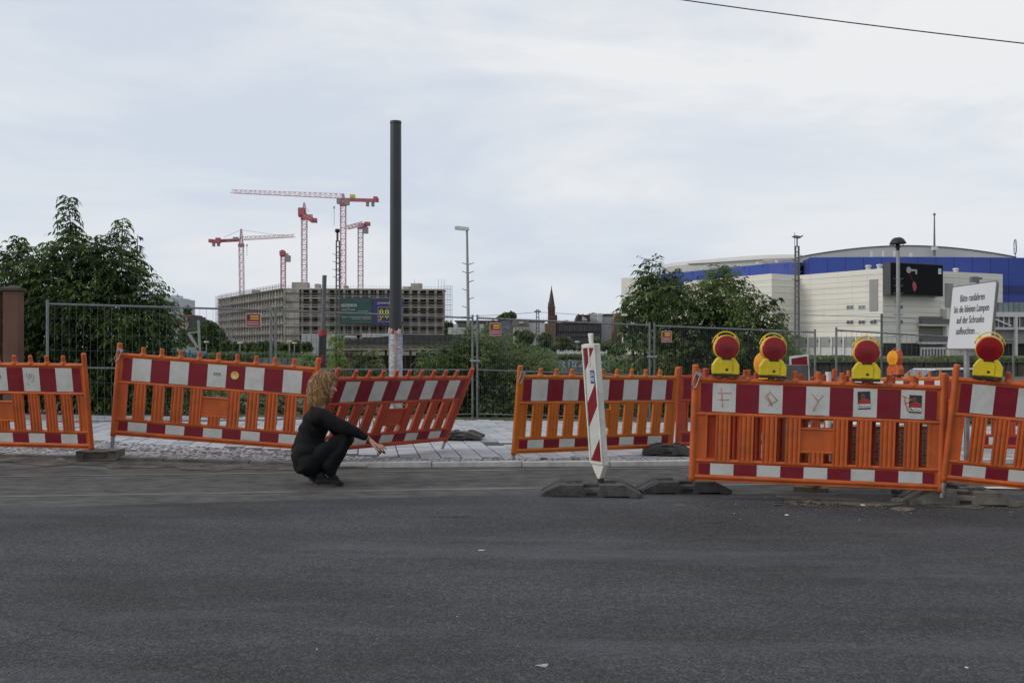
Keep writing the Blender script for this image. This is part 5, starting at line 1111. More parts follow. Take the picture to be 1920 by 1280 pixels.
e = thing('railing', 'low white railing with crowd barriers far behind the beacon', 'railing', (X(1060, 100), 100, -.5)); k = MB()
for i in range(34): k = MB(); x_ = X(1045+i*2.8, 100); k.bx(x_-.05, x_+.05, 100, 100.1, -.5, zz(657+random.uniform(-1.5, 2), 100)); k.build('baluster', M_wp, e)
k = MB(); k.bx(X(1045, 100), X(1140, 100), 99.95, 100.0, zz(663, 100), zz(661.5, 100)); k.bx(X(1045, 100), X(1140, 100), 99.95, 100.0, zz(668, 100), zz(667, 100)); k.build('rail', M_wp, e)
def far_car(px, pyb, d, m, label, L_=4.3):
    x = X(px, d); zb_ = zz(pyb, d); e = thing('parked_car', label, 'car', (x, d, zb_), group='cars parked far behind the barriers')
    k = MB(); h = L_/2; k.prism([(x-h, d, zb_+.25), (x-h, d, zb_+.75), (x-h*.62, d, zb_+.92), (x+h*.75, d, zb_+.92), (x+h, d, zb_+.8), (x+h, d, zb_+.25)], (0, 1.7, 0)); k.build('body', m, e, bevel=.06)
    k = MB(); k.prism([(x-h*.60, d+.1, zb_+.92), (x-h*.32, d+.15, zb_+1.38), (x+h*.4, d+.15, zb_+1.40), (x+h*.72, d+.1, zb_+.92)], (0, 1.5, 0)); k.build('windows', mat('car_glass', (.03, .035, .04), .15), e, bevel=.04)
    k = MB(); k.prism([(x-h*.30, d+.12, zb_+1.385), (x+h*.38, d+.12, zb_+1.405), (x+h*.36, d+.12, zb_+1.43), (x-h*.28, d+.12, zb_+1.41)], (0, 1.5, 0)); k.build('roof', m, e)
    for s_ in (-.62, .62): k = MB(); k.tube((x+s_*h, d-.03, zb_+.3), (x+s_*h, d+.2, zb_+.3), .3, 16, sm=False); k.build('wheel', M_blk, e)
cw = [mat('car_paint_%s' % n, c, .35, coat=.5) for n, c in (('white', (.5, .5, .5)), ('silver', (.3, .31, .32)), ('dark', (.03, .035, .045)), ('red', (.22, .02, .02)))]
for px, pyb, d, mi, lb in ((1800, 790, 27, 0, 'white car parked behind the far orange barrier at right'), (460, 666, 225, 1, 'silver car far left below the small red sign'), (495, 666, 228, 2, 'dark car between the small street trees'), (525, 666, 226, 0, 'white car far behind the double fence post'), (548, 666, 230, 3, 'small red car left of the white hoarding'), ):
    far_car(px, pyb, d, cw[mi], lb)
# street globe lamps
for i, (px, pyt, d, lb) in enumerate(((387, 641, 130, 'left globe lamp near the dark slope trees'), (450, 643, 130, 'globe lamp in front of the scaffold tower'), (543, 640, 130, 'globe lamp right of the double fence post'), (552, 643, 132, 'second globe lamp beside the white hoarding'), (1082, 641, 120, 'globe lamp before the brown block'), (1105, 643, 125, 'globe lamp right of the beacon tip, before the brown block'))):
    e = thing('globe_lamp', lb, 'street lamp', (X(px, d), d, -.5), group='small globe street lamps'); k = MB(); k.tube((X(px, d), d, -.5), (X(px, d), d, zz(pyt+2, d)), .06, 8); k.build('shaft', M_lg, e)
    k = MB(); k.lathe([(0, .12), (.30, .08), (.36, 0), (.2, -.12), (0, -.14)], (X(px, d), d, zz(pyt, d)), 14); k.build('globe', M_lumw, e)
k = MB(); k.bar(P(353, 624, 150), P(371, 653, 150), .35); k.bar(P(353, 624, 150), P(372, 622, 150), .2); k.bar(P(372, 600, 150), P(375, 668, 150), .3); tag(k.build('cantilever_mast', M_lg), 'pale slanted bracket mast below the cream house', 'mast')
# ---------------------------------------------------------------- far houses
def win(e, x0, x1, z0, z1, y, mf, mg, frame=.12):
    k = MB(); k.bx(x0, x1, y-.10, y+.02, z0, z1); f = k.build('window', mf, e)
    k = MB(); xm = (x0+x1)/2; k.bx(x0+frame, xm-frame/3, y-.13, y-.101, z0+frame, z1-frame); k.bx(xm+frame/3, x1-frame, y-.13, y-.101, z0+frame, z1-frame); k.build('pane', mg, f)
M_gl = mat('far_glass', (.06, .075, .085), .2, spec=.6); M_wf = mat('window_frame_white', (.5, .5, .5), .6); M_cream = mat('cream_render', (.40, .38, .31), .9, var=.08, scale=.3); M_roof = mat('red_tiles', (.15, .042, .034), .9, var=.2, scale=1); M_groof = mat('grey_roof', (.07, .065, .065), .9, var=.2)
M_twr = mat('tower_block_render', (.50, .52, .56), .9, var=.05, scale=.1)
d = 260.; e = thing('tower_block', 'pale grey high-rise partly behind the big dark bush', 'building', (X(305, d), d, -.5))
k = MB(); k.bx(X(283, d), X(323, d), d, d+14, -.5, zz(556, d)); k.build('wall', M_twr, e); k = MB(); k.bx(X(336, d), X(336.1, d), d, d+.01, 0, .01)
k = MB(); k.bx(X(323, d), X(336, d), d+1, d+13, -.5, zz(559, d)); k.build('side_wall', mat('tower_side', (.47, .49, .53), .9), e)
k = MB(); k.bx(X(308, d), X(322, d), d+3, d+9, zz(557, d), zz(552, d)); k.build('roof_plant', M_twr, e)
for i in range(8): k = MB(); z_ = zz(566+i*12, d); k.bx(X(283, d), X(335, d), d-.04, d-.002, z_-.09, z_+.0); k.build('panel_joint', M_groof, e)
for px in (296, 309): 
    for i in range(7): z_ = zz(570+i*12, d); win(e, X(px, d), X(px+6, d), z_-.4, z_+.6, d, M_wf, M_gl)
d = 230.; e = thing('house', 'cream house with dark red mansard roof and dormers, right of the tower block', 'house', (X(345, d), d, -.5))
k = MB(); k.bx(X(333, d), X(353.5, d), d, d+12, -.5, zz(604, d)); k.build('wall', M_cream, e); k = MB(); k.bx(X(353.5, d), X(356, d), d+.02, d+12, -.5, zz(592, d)); k.build('side_wall', M_groof, e)
k = MB(); k.prism([(X(332, d), d-.3, zz(604, d)), (X(354.5, d), d-.3, zz(604, d)), (X(353.5, d), d+2, zz(590, d)), (X(335, d), d+2, zz(590, d))], (0, 0, 0.01)); k.v = k.v[:4]; k.f = []; k.m = []; k.s = []
v = [(X(332, d), d-.3, zz(604, d)), (X(354.5, d), d-.3, zz(604, d)), (X(354.5, d), d+12.3, zz(604, d)), (X(332, d), d+12.3, zz(604, d)), (X(334, d), d+2, zz(589.5, d)), (X(354, d), d+2, zz(589.5, d)), (X(354, d), d+10, zz(589.5, d)), (X(334, d), d+10, zz(589.5, d))]
k = MB(); k.add(v, [(0, 1, 5, 4), (1, 2, 6, 5), (2, 3, 7, 6), (3, 0, 4, 7), (4, 5, 6, 7), (0, 3, 2, 1)]); k.build('roof', M_roof, e)
for px in (335.5, 344): k = MB(); k.bx(X(px, d), X(px+7, d), d-.2, d+1.5, zz(601, d), zz(594.5, d)); f = k.build('dormer', M_wf, e); k = MB(); k.bx(X(px+1, d), X(px+3.2, d), d-.26, d-.203, zz(600, d), zz(595.5, d)); k.bx(X(px+3.9, d), X(px+6, d), d-.26, d-.203, zz(600, d), zz(595.5, d)); k.build('pane', M_gl, f)
for px in (337, 342.5, 349): win(e, X(px, d), X(px+3.2, d), zz(611, d), zz(606.5, d), d, M_wf, M_gl, .06)
d = 300.; e = thing('house', 'small red roofed house showing above the trees in the far gap', 'house', (X(370, d), d, -.5)); k = MB(); k.bx(X(362, d), X(384, d), d, d+8, -.5, zz(604, d)); k.build('wall', M_cream, e)
k = MB(); v = [(X(361, d), d-.3, zz(604, d)), (X(385, d), d-.3, zz(604, d)), (X(383, d), d+4, zz(600, d)), (X(364, d), d+4, zz(600.3, d))]; k.prism(v, (0, .3, -.1)); k.build('roof', M_roof, e); k = MB(); k.bx(X(382, d), X(384, d), d+1, d+2, zz(604, d), zz(598.5, d)); k.build('chimney', M_roof, e)
# church
M_brk = mat('church_brick', (.115, .066, .055), .9, var=.2, scale=1.5); M_spr = mat('spire_slate', (.075, .055, .055), .8, var=.2, scale=1); M_brk2 = mat('dark_brown_cladding', (.048, .036, .038), .85, var=.25, scale=.8); M_brk3 = mat('reddish_brick', (.17, .095, .075), .9, var=.15, scale=.8); M_cu = mat('copper_green', (.10, .16, .14), .7)
d = 330.; cx = X(1034.3, d); hw = 6.6/F*d
e = thing('church', 'red brick church tower with a slender pointed spire', 'church', (cx, d, -.5))
k = MB(); k.bx(cx-hw, cx+hw, d, d+2*hw, -.5, zz(576, d)); k.build('tower', M_brk, e)
k = MB(); k.bx(cx-hw-.15, cx+hw+.15, d-.15, d+2*hw, zz(597, d), zz(596, d)); k.bx(cx-hw-.15, cx+hw+.15, d-.15, d+2*hw, zz(577, d), zz(576, d)); k.bx(cx+hw, cx+hw+.7, d+.3, d+2, -.5, zz(590, d)); k.build('cornice', M_brk, e)
for s_ in (-1, 1):
    k = MB(); w_ = hw; k.prism([(cx+s_*0-w_, d-.05, zz(576, d)), (cx+w_, d-.05, zz(576, d)), (cx, d-.05, zz(565, d))], (0, .3, 0)) if s_ == 1 else k.prism([(cx-w_, d, zz(576, d)), (cx-w_, d+2*hw, zz(576, d)), (cx-w_, d+hw, zz(567, d))], (.3, 0, 0)); k.build('gable', M_brk, e)
k = MB(); n = 8; zb_ = zz(577, d); prf = [(hw*1.05, zb_), (hw*.72, zz(563, d)), (hw*.42, zz(551, d)), (.06, zz(538, d))]; k.lathe(prf, (cx, d+hw, 0), 8, sm=False); k.build('spire', M_spr, e)
k = MB(); k.tube((cx, d+hw, zz(542, d)), (cx, d+hw, zz(534, d)), .12, 6, r2=.04); k.lathe([(0, .3), (.25, 0), (0, -.3)], (cx, d+hw, zz(539, d)), 8); k.build('finial', M_cu, e)
for px in (1030.5, 1035.5):
    k = MB(); k.bx(X(px, d), X(px+2, d), d-.06, d-.003, zz(591, d), zz(581, d)); k.build('louvre_window', M_blk, e)
# brown blocks
d = 290.
e = thing('brick_block', 'reddish brick block below the church tower', 'building', (X(1032, d), d, -.5)); k = MB(); k.bx(X(1022, d), X(1041.5, d), d-1, d+10, -.5, zz(606, d)); k.build('wall', M_brk3, e)
k = MB()
for i in range(5):
    for j in range(2): k = MB(); k.bx(X(1025+j*8+(i % 2)*2, d), X(1029+j*8+(i % 2)*2, d), d-1.08, d-1.003, zz(612+i*7, d), zz(610.8+i*7, d)); k.build('window', M_gl, e)
e = thing('office_block', 'dark brown block with narrow vertical windows right of the church tower', 'building', (X(1085, d), d, -.5)); k = MB(); k.bx(X(1041.6, d), X(1128, d), d, d+14, -.5, zz(606, d)); k.build('wall', M_brk2, e)
for i in range(26):
    for j in range(3): k = MB(); x_ = X(1045+i*3.15, d); k.bx(x_, x_+.20, d-.06, d-.003, zz(617+j*10+7.5, d), zz(611+j*10, d)); k.build('window', M_gl if (i+j) % 3 else M_groof, e)
k = MB(); k.bx(X(1041, d), X(1128.5, d), d-.2, d+.0, zz(606.5, d), zz(604.5, d)); k.build('parapet', M_groof, e); k = MB(); k.bx(X(1049, d), X(1056, d), d-.1, d-.003, zz(610.5, d), zz(608.5, d)); k.build('red_sign', mat('dim_red_sign', (.22, .05, .04), .7), e)
M_pale = mat('pale_render', (.42, .43, .45), .9, var=.04, scale=.2); M_pale2 = mat('bright_render', (.52, .52, .52), .9, var=.04, scale=.2)
e = thing('house', 'old dark roofed house stepping up between church and white blocks', 'house', (X(1095, 310), 310, -.5)); d = 310
k = MB(); k.prism([(X(1078, d), d, zz(606, d)), (X(1084, d), d, zz(590, d)), (X(1106, d), d, zz(590, d)), (X(1106, d), d, -.5), (X(1078, d), d, -.5)], (0, 10, 0)); k.build('wall', M_brk2, e)
k = MB(); k.prism([(X(1091, d), d-.1, zz(601, d)), (X(1091.5, d), d-.1, zz(592, d)), (X(1101, d), d-.1, zz(598, d)), (X(1101, d), d-.1, zz(601, d))], (0, .08, 0)); k.build('gable', M_pale, e); k = MB(); k.bx(X(1058, d), X(1066, d), d, d+3, zz(606, d), zz(600, d)); k.build('roof_house', M_pale, e)
for px in (1084, 1093, 1105): k = MB(); k.bx(X(px, d), X(px+1.5, d), d+1, d+2, zz(590, d), zz(588, d)); k.build('chimney', M_brk2, e)
d = 320.; e = thing('white_block', 'pale windowless block right of the church, its left half', 'building', (X(1112, d), d, -.5)); k = MB(); k.bx(X(1106, d), X(1120, d), d, d+12, -.5, zz(587, d)); k.build('wall', M_pale, e); k = MB(); k.bx(X(1111, d), X(1116, d), d+2, d+4, zz(587, d), zz(585.5, d)); k.build('roof_box', M_groof, e)
e = thing('white_block', 'brighter white block beside the left edge of the right bush', 'building', (X(1130, d), d-3, -.5)); k = MB(); k.bx(X(1120.1, d), X(1128, d), d-3, d+12, -.5, zz(588, d)); k.build('wall', M_pale2, e); k = MB(); k.bx(X(1128, d), X(1152, d), d-1, d+12, -.5, zz(592, d)); k.build('wall', M_pale, e); k = MB(); k.bx(X(1131, d), X(1154, d), d-1.3, d+12, zz(592, d), zz(588.5, d)); k.build('roof', M_groof, e)
d = 300.; e = thing('house', 'red brown house corner just left of the right bush', 'house', (X(1158, d), d, -.5)); k = MB(); k.prism([(X(1150, d), d, -.5), (X(1151, d), d, zz(597, d)), (X(1157, d), d, zz(587, d)), (X(1166, d), d, zz(586, d)), (X(1166, d), d, -.5)], (0, 9, 0)); k.build('wall', M_brk3, e); k = MB(); k.bx(X(1157, d), X(1159, d), d+1, d+2, zz(588, d), zz(584.5, d)); k.build('chimney', M_brk2, e)
d = 250.
e = thing('house', 'cream house with dark roof right of the lamp post, below the far treetops', 'house', (X(975, d), d, -.5)); k = MB(); k.bx(X(962, d), X(991, d), d, d+8, -.5, zz(611, d)); k.build('wall', M_cream, e); k = MB(); v = [(X(958, d), d-.3, zz(611, d)), (X(993, d), d-.3, zz(611, d)), (X(989, d), d+4, zz(598, d)), (X(962, d), d+4, zz(598, d))]; k.prism(v, (0, .4, -.1)); k.build('roof', M_groof, e)
for px in (966, 972, 978, 984): win(e, X(px, d), X(px+2.6, d), zz(620, d), zz(614, d), d, M_wf, M_gl, .05)
k = MB(); k.bx(X(974, d), X(981, d), d-.2, d+1, zz(606, d), zz(603, d)); k.build('dormer', M_wf, e)
e = thing('white_block', 'white house wall between the railway mast and the cream house', 'building', (X(1000, d), d+4, -.5)); k = MB(); k.bx(X(992, d), X(1022, d), d+4, d+12, -.5, zz(603, d)); k.build('wall', M_pale2, e); k = MB(); k.bx(X(991, d), X(1023, d), d+3.8, d+12, zz(603, d), zz(601, d)); k.build('roof', M_groof, e)
e = thing('flat_block', 'low flat glazed building behind the lamp post, below the fence rail', 'building', (X(900, d), d, -.5)); k = MB(); k.bx(X(853, d), X(968, d), d+6, d+16, -.5, zz(602, d)); k.build('wall', M_yw, e); k = MB(); k.bx(X(850, d), X(960, d), d+5.5, d+16, zz(602, d), zz(599.5, d)); k.build('roof', M_groof, e)
for px in (862, 872, 882, 892, 902, 912, 922, 932, 942): k = MB(); k.bx(X(px, d), X(px+7, d), d+5.9, d+5.997, zz(612, d), zz(605, d)); k.build('window', M_gl, e)
for px in (849, 886, 898): k = MB(); k.bx(X(px, d), X(px+8, d), d+3, d+5, -.5, zz(607, d)); k.build('annex', M_pale, e)
d = 160.
k = MB(); k.bx(X(941, d), X(957, d), d, d+.3, zz(618, d), zz(601, d)); e = thing('billboard', 'dark grey blue billboard right of the middle red fence sign', 'billboard', (X(949, d), d, -.5)); k.build('board', mat('billboard_dark', (.09, .11, .13), .7, var=.3, scale=.6), e); k = MB(); k.bx(X(942, d), X(956, d), d-.03, d-.003, zz(617, d), zz(611, d)); k.build('print', mat('billboard_print', (.13, .16, .22), .7, var=.5, scale=2), e); k = MB(); k.bar((X(949, d), d+.15, -.5), (X(949, d), d+.15, zz(618, d)), .3); k.build('post', M_dg, e)
# ---------------------------------------------------------------- arena
M_tra = mat('travertine_cladding', (.65, .63, .575), .85, var=.05, scale=.12, col2=(.68, .66, .60), stretch=(.3, .3, 9), detail=6)
M_bluw = mat('blue_panel', (.030, .062, .30), .45, var=.10, scale=.08, spec=.4); M_blud = mat('dark_blue_panel', (.02, .035, .16), .5, var=.08); M_rf = mat('grey_metal_roof', (.50, .50, .48), .7, .0, var=.05, scale=.1); M_rfd = mat('roof_edge_dark', (.12, .12, .12), .6)
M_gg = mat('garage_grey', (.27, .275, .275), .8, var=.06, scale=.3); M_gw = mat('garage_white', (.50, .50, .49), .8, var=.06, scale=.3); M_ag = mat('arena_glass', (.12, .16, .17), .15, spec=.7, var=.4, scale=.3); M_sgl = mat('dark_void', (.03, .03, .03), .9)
AL, Aa, Ab, Ac, Ae = [Vector(((px-960)/F*dd, dd, 0)) for px, dd in ((1283, 241), (1447, 214), (1495, 219.5), (1655, 200), (1880, 216))]
ZT = 17.1; ZB = -.5
ar = thing('arena', 'large event hall with beige stone walls, blue upper band and grey domed roof', 'building', (Ac.x, Ac.y, ZB))
def nrm(a, b): t = (b-a).normalized(); return t, Vector((t.y, -t.x, 0))
def wallb(name, a, b, z0, z1, m, th=.5, out=0.0, e=ar):
    t, n = nrm(a, b); k = MB(); k.prism([a+n*out, b+n*out, b+n*(out-th), a+n*(out-th)], (0, 0, z1-z0)); k.v = [(x, y, z+z0) for x, y, z in k.v]; return k.build(name, m, e)
# cladding in courses that can be told apart
def clad(a, b, z0, z1, rows, cols, m=M_tra):
    t, n = nrm(a, b); ln = (b-a).length
    for r_ in range(rows):
        for c_ in range(cols):
            q0 = a+t*(ln*c_/cols+.012); q1 = a+t*(ln*(c_+1)/cols-.012); h = (z1-z0)/rows; wallb('cladding_panel', q0, q1, z0+h*r_+.025, z0+h*(r_+1)-.025, m, .12, random.uniform(0, .02))
core = [AL, Aa, Ab, Ac, Ae, Vector((Ae.x+4, 300, 0)), Vector((AL.x+10, 300, 0))]
k = MB(); k.prism([p.copy() for p in core], (0, 0, ZT-.1-ZB)); k.v = [(x, y+.25, z+ZB) for x, y, z in k.v]; k.build('core_wall', mat('joint_beige', (.56, .535, .475), .9), ar)
L1 = AL.lerp(Aa, (1385-1283)/164.)
clad(L1, Aa, 3.4, ZT, 10, 2); clad(Aa, Ab, 3.4, ZT, 10, 2); clad(Ab, Ac, 3.4, ZT, 12, 6)
clad(Ac, Ac.lerp(Ae, .46), -.5+2.6, ZT, 12, 3); clad(Ac.lerp(Ae, .46), Ac.lerp(Ae, .62), 9.2, ZT, 6, 1); clad(Ac.lerp(Ae, .62), Ae, .6, ZT, 12, 3)
clad(AL, L1, 15.6, ZT, 1, 3); clad(AL, L1, -.5, 9, 4, 3)
wallb('glazing', AL, L1, 9, 15.6, M_ag, .2, -.3)
t, n = nrm(AL, L1)
for px in (1302,): f = (px-1283)/102; wallb('pilaster', AL.lerp(L1, f), AL.lerp(L1, f+.14), 6, ZT, M_tra, .9, .5)
for f in (.06, .12, .40, .48, .56): wallb('mullion', AL.lerp(L1, f), AL.lerp(L1, f+.012), 9, 15.6, M_wf, .2, -.05)
for z in (11, 13.2): wallb('transom', AL, L1, z, z+.15, M_wf, .2, -.06)
# garage row under Ab->Ac (and Aa..Ab)
wallb('garage_band', Ab, Ac, 1.3, 3.35, M_gg, .4, .15)
t, n = nrm(Ab, Ac); 
for i in range(7):
    f0, f1 = (i+.06)/7, (i+.94)/7; wallb('garage_gate', Ab.lerp(Ac, f0), Ab.lerp(Ac, f1), -.5, 1.25, M_gw, .3, .1); wallb('garage_pier', Ab.lerp(Ac, i/7.), Ab.lerp(Ac, i/7.+.012), -.5, 3.4, M_wp, .3, .45)
for i, s_ in enumerate(('44', '43', '42', '41', '40', '39')):
    p = Ab.lerp(Ac, (i+.75)/7)+n*.2; Mt = Matrix.Translation((p.x, p.y, 2.2)) @ Matrix.Rotation(math.atan2(t.y, t.x), 4, 'Z') @ TX; text('gate_number', s_, 1.0, M_groof, ar, Mt, local=False, ext=.01)
wallb('garage_band', Aa, Ab, -.5, 3.35, M_gg, .4, .15)
# windows on the left face
t, n = nrm(Ab, Ac)
def awin(a, b, px_c, wpx, pz0, pz1, m=M_gl):
    # find fraction by pixel
    f = 0
    for i in range(400):
        q = a.lerp(b, i/400.); 
        if 960+q.x/q.y*F >= px_c-wpx/2: f = i/400.; break
    g = f
    for i in range(int(f*400), 401):
        q = a.lerp(b, i/400.)
        if 960+q.x/q.y*F >= px_c+wpx/2: g = i/400.; break
    q = a.lerp(b, f); z1 = CH+(650-pz0)/F*q.y; z0 = CH+(650-pz1)/F*q.y
    w_ = wallb('window', a.lerp(b, f), a.lerp(b, g), z0, z1, M_wf, .15, .10)
    for u0, u1 in ((.08, .46), (.54, .92)): 
        k = wallb('pane', a.lerp(b, f+(g-f)*u0), a.lerp(b, f+(g-f)*u1), z0+.12, z1-.12, m, .04, .135, e=w_)
for px in (1594, 1616, 1638):
    awin(Ab, Ac, px, 13.5, 572, 580.5, M_ag); awin(Ab, Ac, px, 13.5, 600, 608, M_gl)
for py in (571, 599): awin(Ac, Ae, 1686, 13, py, py+8)
wallb('louvre', Ab.lerp(Ac, .86), Ab.lerp(Ac, .95), 8.6, 15.0, M_gg, .1, .14); wallb('louvre', Ac.lerp(Ae, .50), Ac.lerp(Ae, .565), 9.6, 14.6, M_gg, .1, .14)
# recess with balconies on the right face
a_, b_ = Ac.lerp(Ae, .27), Ac.lerp(Ae, .50)
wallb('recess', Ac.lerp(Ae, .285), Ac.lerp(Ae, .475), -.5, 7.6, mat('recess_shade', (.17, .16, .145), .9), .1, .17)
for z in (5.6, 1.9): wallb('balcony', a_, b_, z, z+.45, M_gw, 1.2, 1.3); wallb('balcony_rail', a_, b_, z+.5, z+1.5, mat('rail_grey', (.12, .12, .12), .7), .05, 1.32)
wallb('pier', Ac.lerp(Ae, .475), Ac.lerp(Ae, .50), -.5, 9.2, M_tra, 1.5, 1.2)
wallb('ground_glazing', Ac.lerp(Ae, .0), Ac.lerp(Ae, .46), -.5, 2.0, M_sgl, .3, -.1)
wallb('white_rail', Ac.lerp(Ae, .26), Ac.lerp(Ae, .46), .9, 1.2, M_wp, .2, 1.4)
for i in range(9): f = .26+.2*i/8.; wallb('rail_post', Ac.lerp(Ae, f), Ac.lerp(Ae, f+.006), -.5, .9, M_wp, .2, 1.4)
# roof vents on block edge
for px, dd in ((1628, 203), (1649, 201), (1792, 211)): k = MB(); p = P(px, 0, dd+2); k.tube((p.x, p.y, ZT-.1), (p.x, p.y, ZT+.9), .5, 14); k.lathe([(.65, 0), (.6, .3), (0, .4)], (p.x, p.y, ZT+.7), 14); k.build('roof_vent', M_gw, ar)
# screen
ax, n = nrm(Ac, Ae); f0, f1 = .0, 0
def on_face(px, off=0):
    lo, hi = 0., 1.
    for _ in range(40):
        m_ = (lo+hi)/2; q = Ac.lerp(Ae, m_)+n*off
        if 960+q.x/q.y*F < px: lo = m_
        else: hi = m_
    return Ac.lerp(Ae, lo)
sa, sb = on_face(1667, 2.0), on_face(1768.5, 2.0)
zs1 = CH+(650-491.5)/F*(sa.y-1.2); zs0 = CH+(650-553)/F*(sa.y-1.2)
sc = thing('video_screen', 'big black video screen showing a key, hung on the corner of the beige hall', 'screen', (sa.x, sa.y, zs0))
t_, n_ = nrm(sa, sb)
M_scr = mat('screen_black', (.005, .005, .006), .7, spec=.15)
wallb('casing', sa, sb, zs0, zs1, mat('screen_casing', (.06, .065, .07), .6), 1.8, 1.95, e=sc); wallb('display', sa+t_*.15, sb-t_*.15, zs0+.15, zs1-.15, M_scr, .06, 2.03, e=sc)
Msc = Matrix((t_, -n_, Vector((0, 0, 1)))).transposed().to_4x4(); W_ = (sb-sa).length; H_ = zs1-zs0
def SP(u, v): q = sa+t_*(W_*u)+n_*2.06; return Vector((q.x, q.y, zs0+H_*(1-v)))
def emis(name, c, s):
    m = bpy.data.materials.new(name); m.use_nodes = True; b = m.node_tree.nodes['Principled BSDF']; b.inputs['Base Color'].default_value = (.02, .02, .02, 1); b.inputs['Emission Color'].default_value = c+(1,); b.inputs['Emission Strength'].default_value = s; return m
Mk = emis('screen_key_grey', (.17, .16, .17), .8); Mr_ = emis('screen_red', (.16, .012, .025), .9); Mb_ = emis('screen_blue', (.30, .42, .55), .8)
k = MB(); k.prism([SP(.335+.045*math.cos(a), .22+.10*math.sin(a)) for a in [R(i*20) for i in range(18)]], n_*.02); k.prism([SP(.37, .19), SP(.49, .19), SP(.49, .34), SP(.46, .34), SP(.46, .25), SP(.37, .25)], n_*.02); k.build('key_image', Mk, sc)
k = MB(); k.prism([SP(.42, .56), SP(.46, .60), SP(.485, .74), (SP(.45, .88)), SP(.42, .84), SP(.40, .66)], n_*.02); k.bar(SP(.35, .33), SP(.42, .57), .035); k.build('key_fob_image', Mr_, sc)
k = MB(); k.prism([SP(.90, .13), SP(.955, .13), SP(.955, .30), SP(.90, .30)], n_*.02); lg = k.build('blue_mark', Mb_, sc)
k = MB()
for v_ in (.17, .23): k.prism([SP(.91, v_), SP(.945, v_), SP(.945, v_+.02), SP(.91, v_+.02)], n_*.035)
k.build('mark_lines', M_scr, lg)
# blue ring wall in panels
ring = [(1231, 266), (1265, 260), (1300, 254), (1335, 248), (1370, 242), (1405, 237), (1440, 232), (1478, 228), (1500, 226)]
RPt = [Vector(((px-960)/F*dd, dd, 0)) for px, dd in ring]
for i, (a, b) in enumerate(zip(RPt, RPt[1:])):
    t, n = nrm(a, b); wallb('blue_panel', a+t*.04, b-t*.04, 10, 20.6, M_bluw, .5, random.uniform(0, .03))
RPt2 = [Vector(((px-960)/F*dd, dd, 0)) for px, dd in ((1500, 230), (1517, 221.5))]+[Vector(((1517+i*34-960)/F*dd_, dd_, 0)) for i, dd_ in enumerate([221.5, 221, 220.6, 220.4, 220.2, 220.2, 220.2, 220.4, 220.7, 221, 221.4, 221.9, 222.4, 223, 224])][1:]
for i, (a, b) in enumerate(zip(RPt2, RPt2[1:])):
    t, n = nrm(a, b); wallb('blue_panel', a+t*.04, b-t*.04, 11.2 if b.x > 108 else 15, 21.2 if i else 20.6, M_blud if i == 0 else M_bluw, .5, random.uniform(0, .03))
    if b.x > 108: wallb('blue_panel', a+t*.04, b-t*.04, 13.0, 15.0, M_blud, .5, .06)
k = MB(); k.prism([RPt2[1]+Vector((0, .6, 0))]+[p+Vector((0, .6, 0)) for p in RPt2[2:]]+[Vector((RPt2[-1].x, 330, 0)), Vector((RPt2[1].x+8, 330, 0))], (0, 0, 10)); k.v = [(x, y, z+11) for x, y, z in k.v]; k.build('inner_drum', M_blud, ar)
k = MB(); k.prism([p+Vector((.2, .6, 0)) for p in RPt]+[Vector((RPt[-1].x+25, 330, 0)), Vector((RPt[0].x+25, 330, 0))], (0, 0, 10.4)); k.v = [(x, y, z+10) for x, y, z in k.v]; k.build('inner_drum', M_blud, ar)
# roofs
d = 228.
k = MB(); pts = []
for i in range(25):
    s_ = i/24; px = 1497+(1905-1497)*s_; h = 482.5-21.5*math.sin(math.pi*s_)**.9; pts.append((P(px, 0, d).x, d, zz(h, d)))
k.prism([(pts[-1][0], d, 20.5), (pts[0][0], d, 20.5)]+pts, (0, 90, 0)); k.build('dome_roof', M_rf, ar)
k = MB(); k.path([(x, y-.1, z+.05) for x, y, z in pts], .13, 6); k.build('roof_edge', M_rfd, ar)
tops = [(1240, 497.5, 266), (1262, 492.5, 262), (1290, 489.5, 257), (1330, 486, 250), (1380, 481.5, 242), (1430, 478, 234), (1500, 476.5, 229)]
k = MB(); n_ = len(tops); v = []
for px, py, dd in tops:
    x = P(px, 0, dd).x; zt_ = zz(py, dd); v += [(x, dd, 20.7), (x, dd-.8, zt_-.9), (x, dd, zt_), (x+20, dd+50, zt_+1.5), (x+20, dd+50, 20.7)]
k.add(v, [(i*5+j, (i+1)*5+j, (i+1)*5+(j+1) % 5, i*5+(j+1) % 5) for i in range(n_-1) for j in range(5)]+[(0, 1, 2, 3, 4), tuple((n_-1)*5+j for j in (4, 3, 2, 1, 0))]); k.build('swept_roof', M_rf, ar)
k = MB(); k.path([P(px, 487+ (1440-px)*.055, dd-1.2) for px, py, dd in tops[2:6]], .14, 5); k.build('roof_edge', M_rfd, ar)
k = MB(); a = P(1238, 499, 267); k.prism([P(1238, 498, 266), P(1250, 500, 264), P(1256, 512, 263), P(1245, 512, 266)], (1, 3, 0)); k.build('roof_tip', M_blud, ar)
for px, py, dd in ((1287, 506, 255), (1317, 504, 250), (1342, 502, 246), (1385, 497, 239), (1420, 493, 234), (1456, 490, 229)): k = MB(); p = P(px, py, dd-1.0); k.box(p, (.5, .5, .55)); k.build('floodlight', M_wp, ar)
for px, py, w_ in ((1635, 470.5, 3), (1657, 470.5, 2.5), (1678, 470.5, 2.5), (1709.5, 474.5, 5)): k = MB(); k.bx(P(px-w_/2, 0, 222).x, P(px+w_/2, 0, 222).x, 222, 222.5, 21, zz(py, 222)); k.build('roof_stack', M_wp, ar)
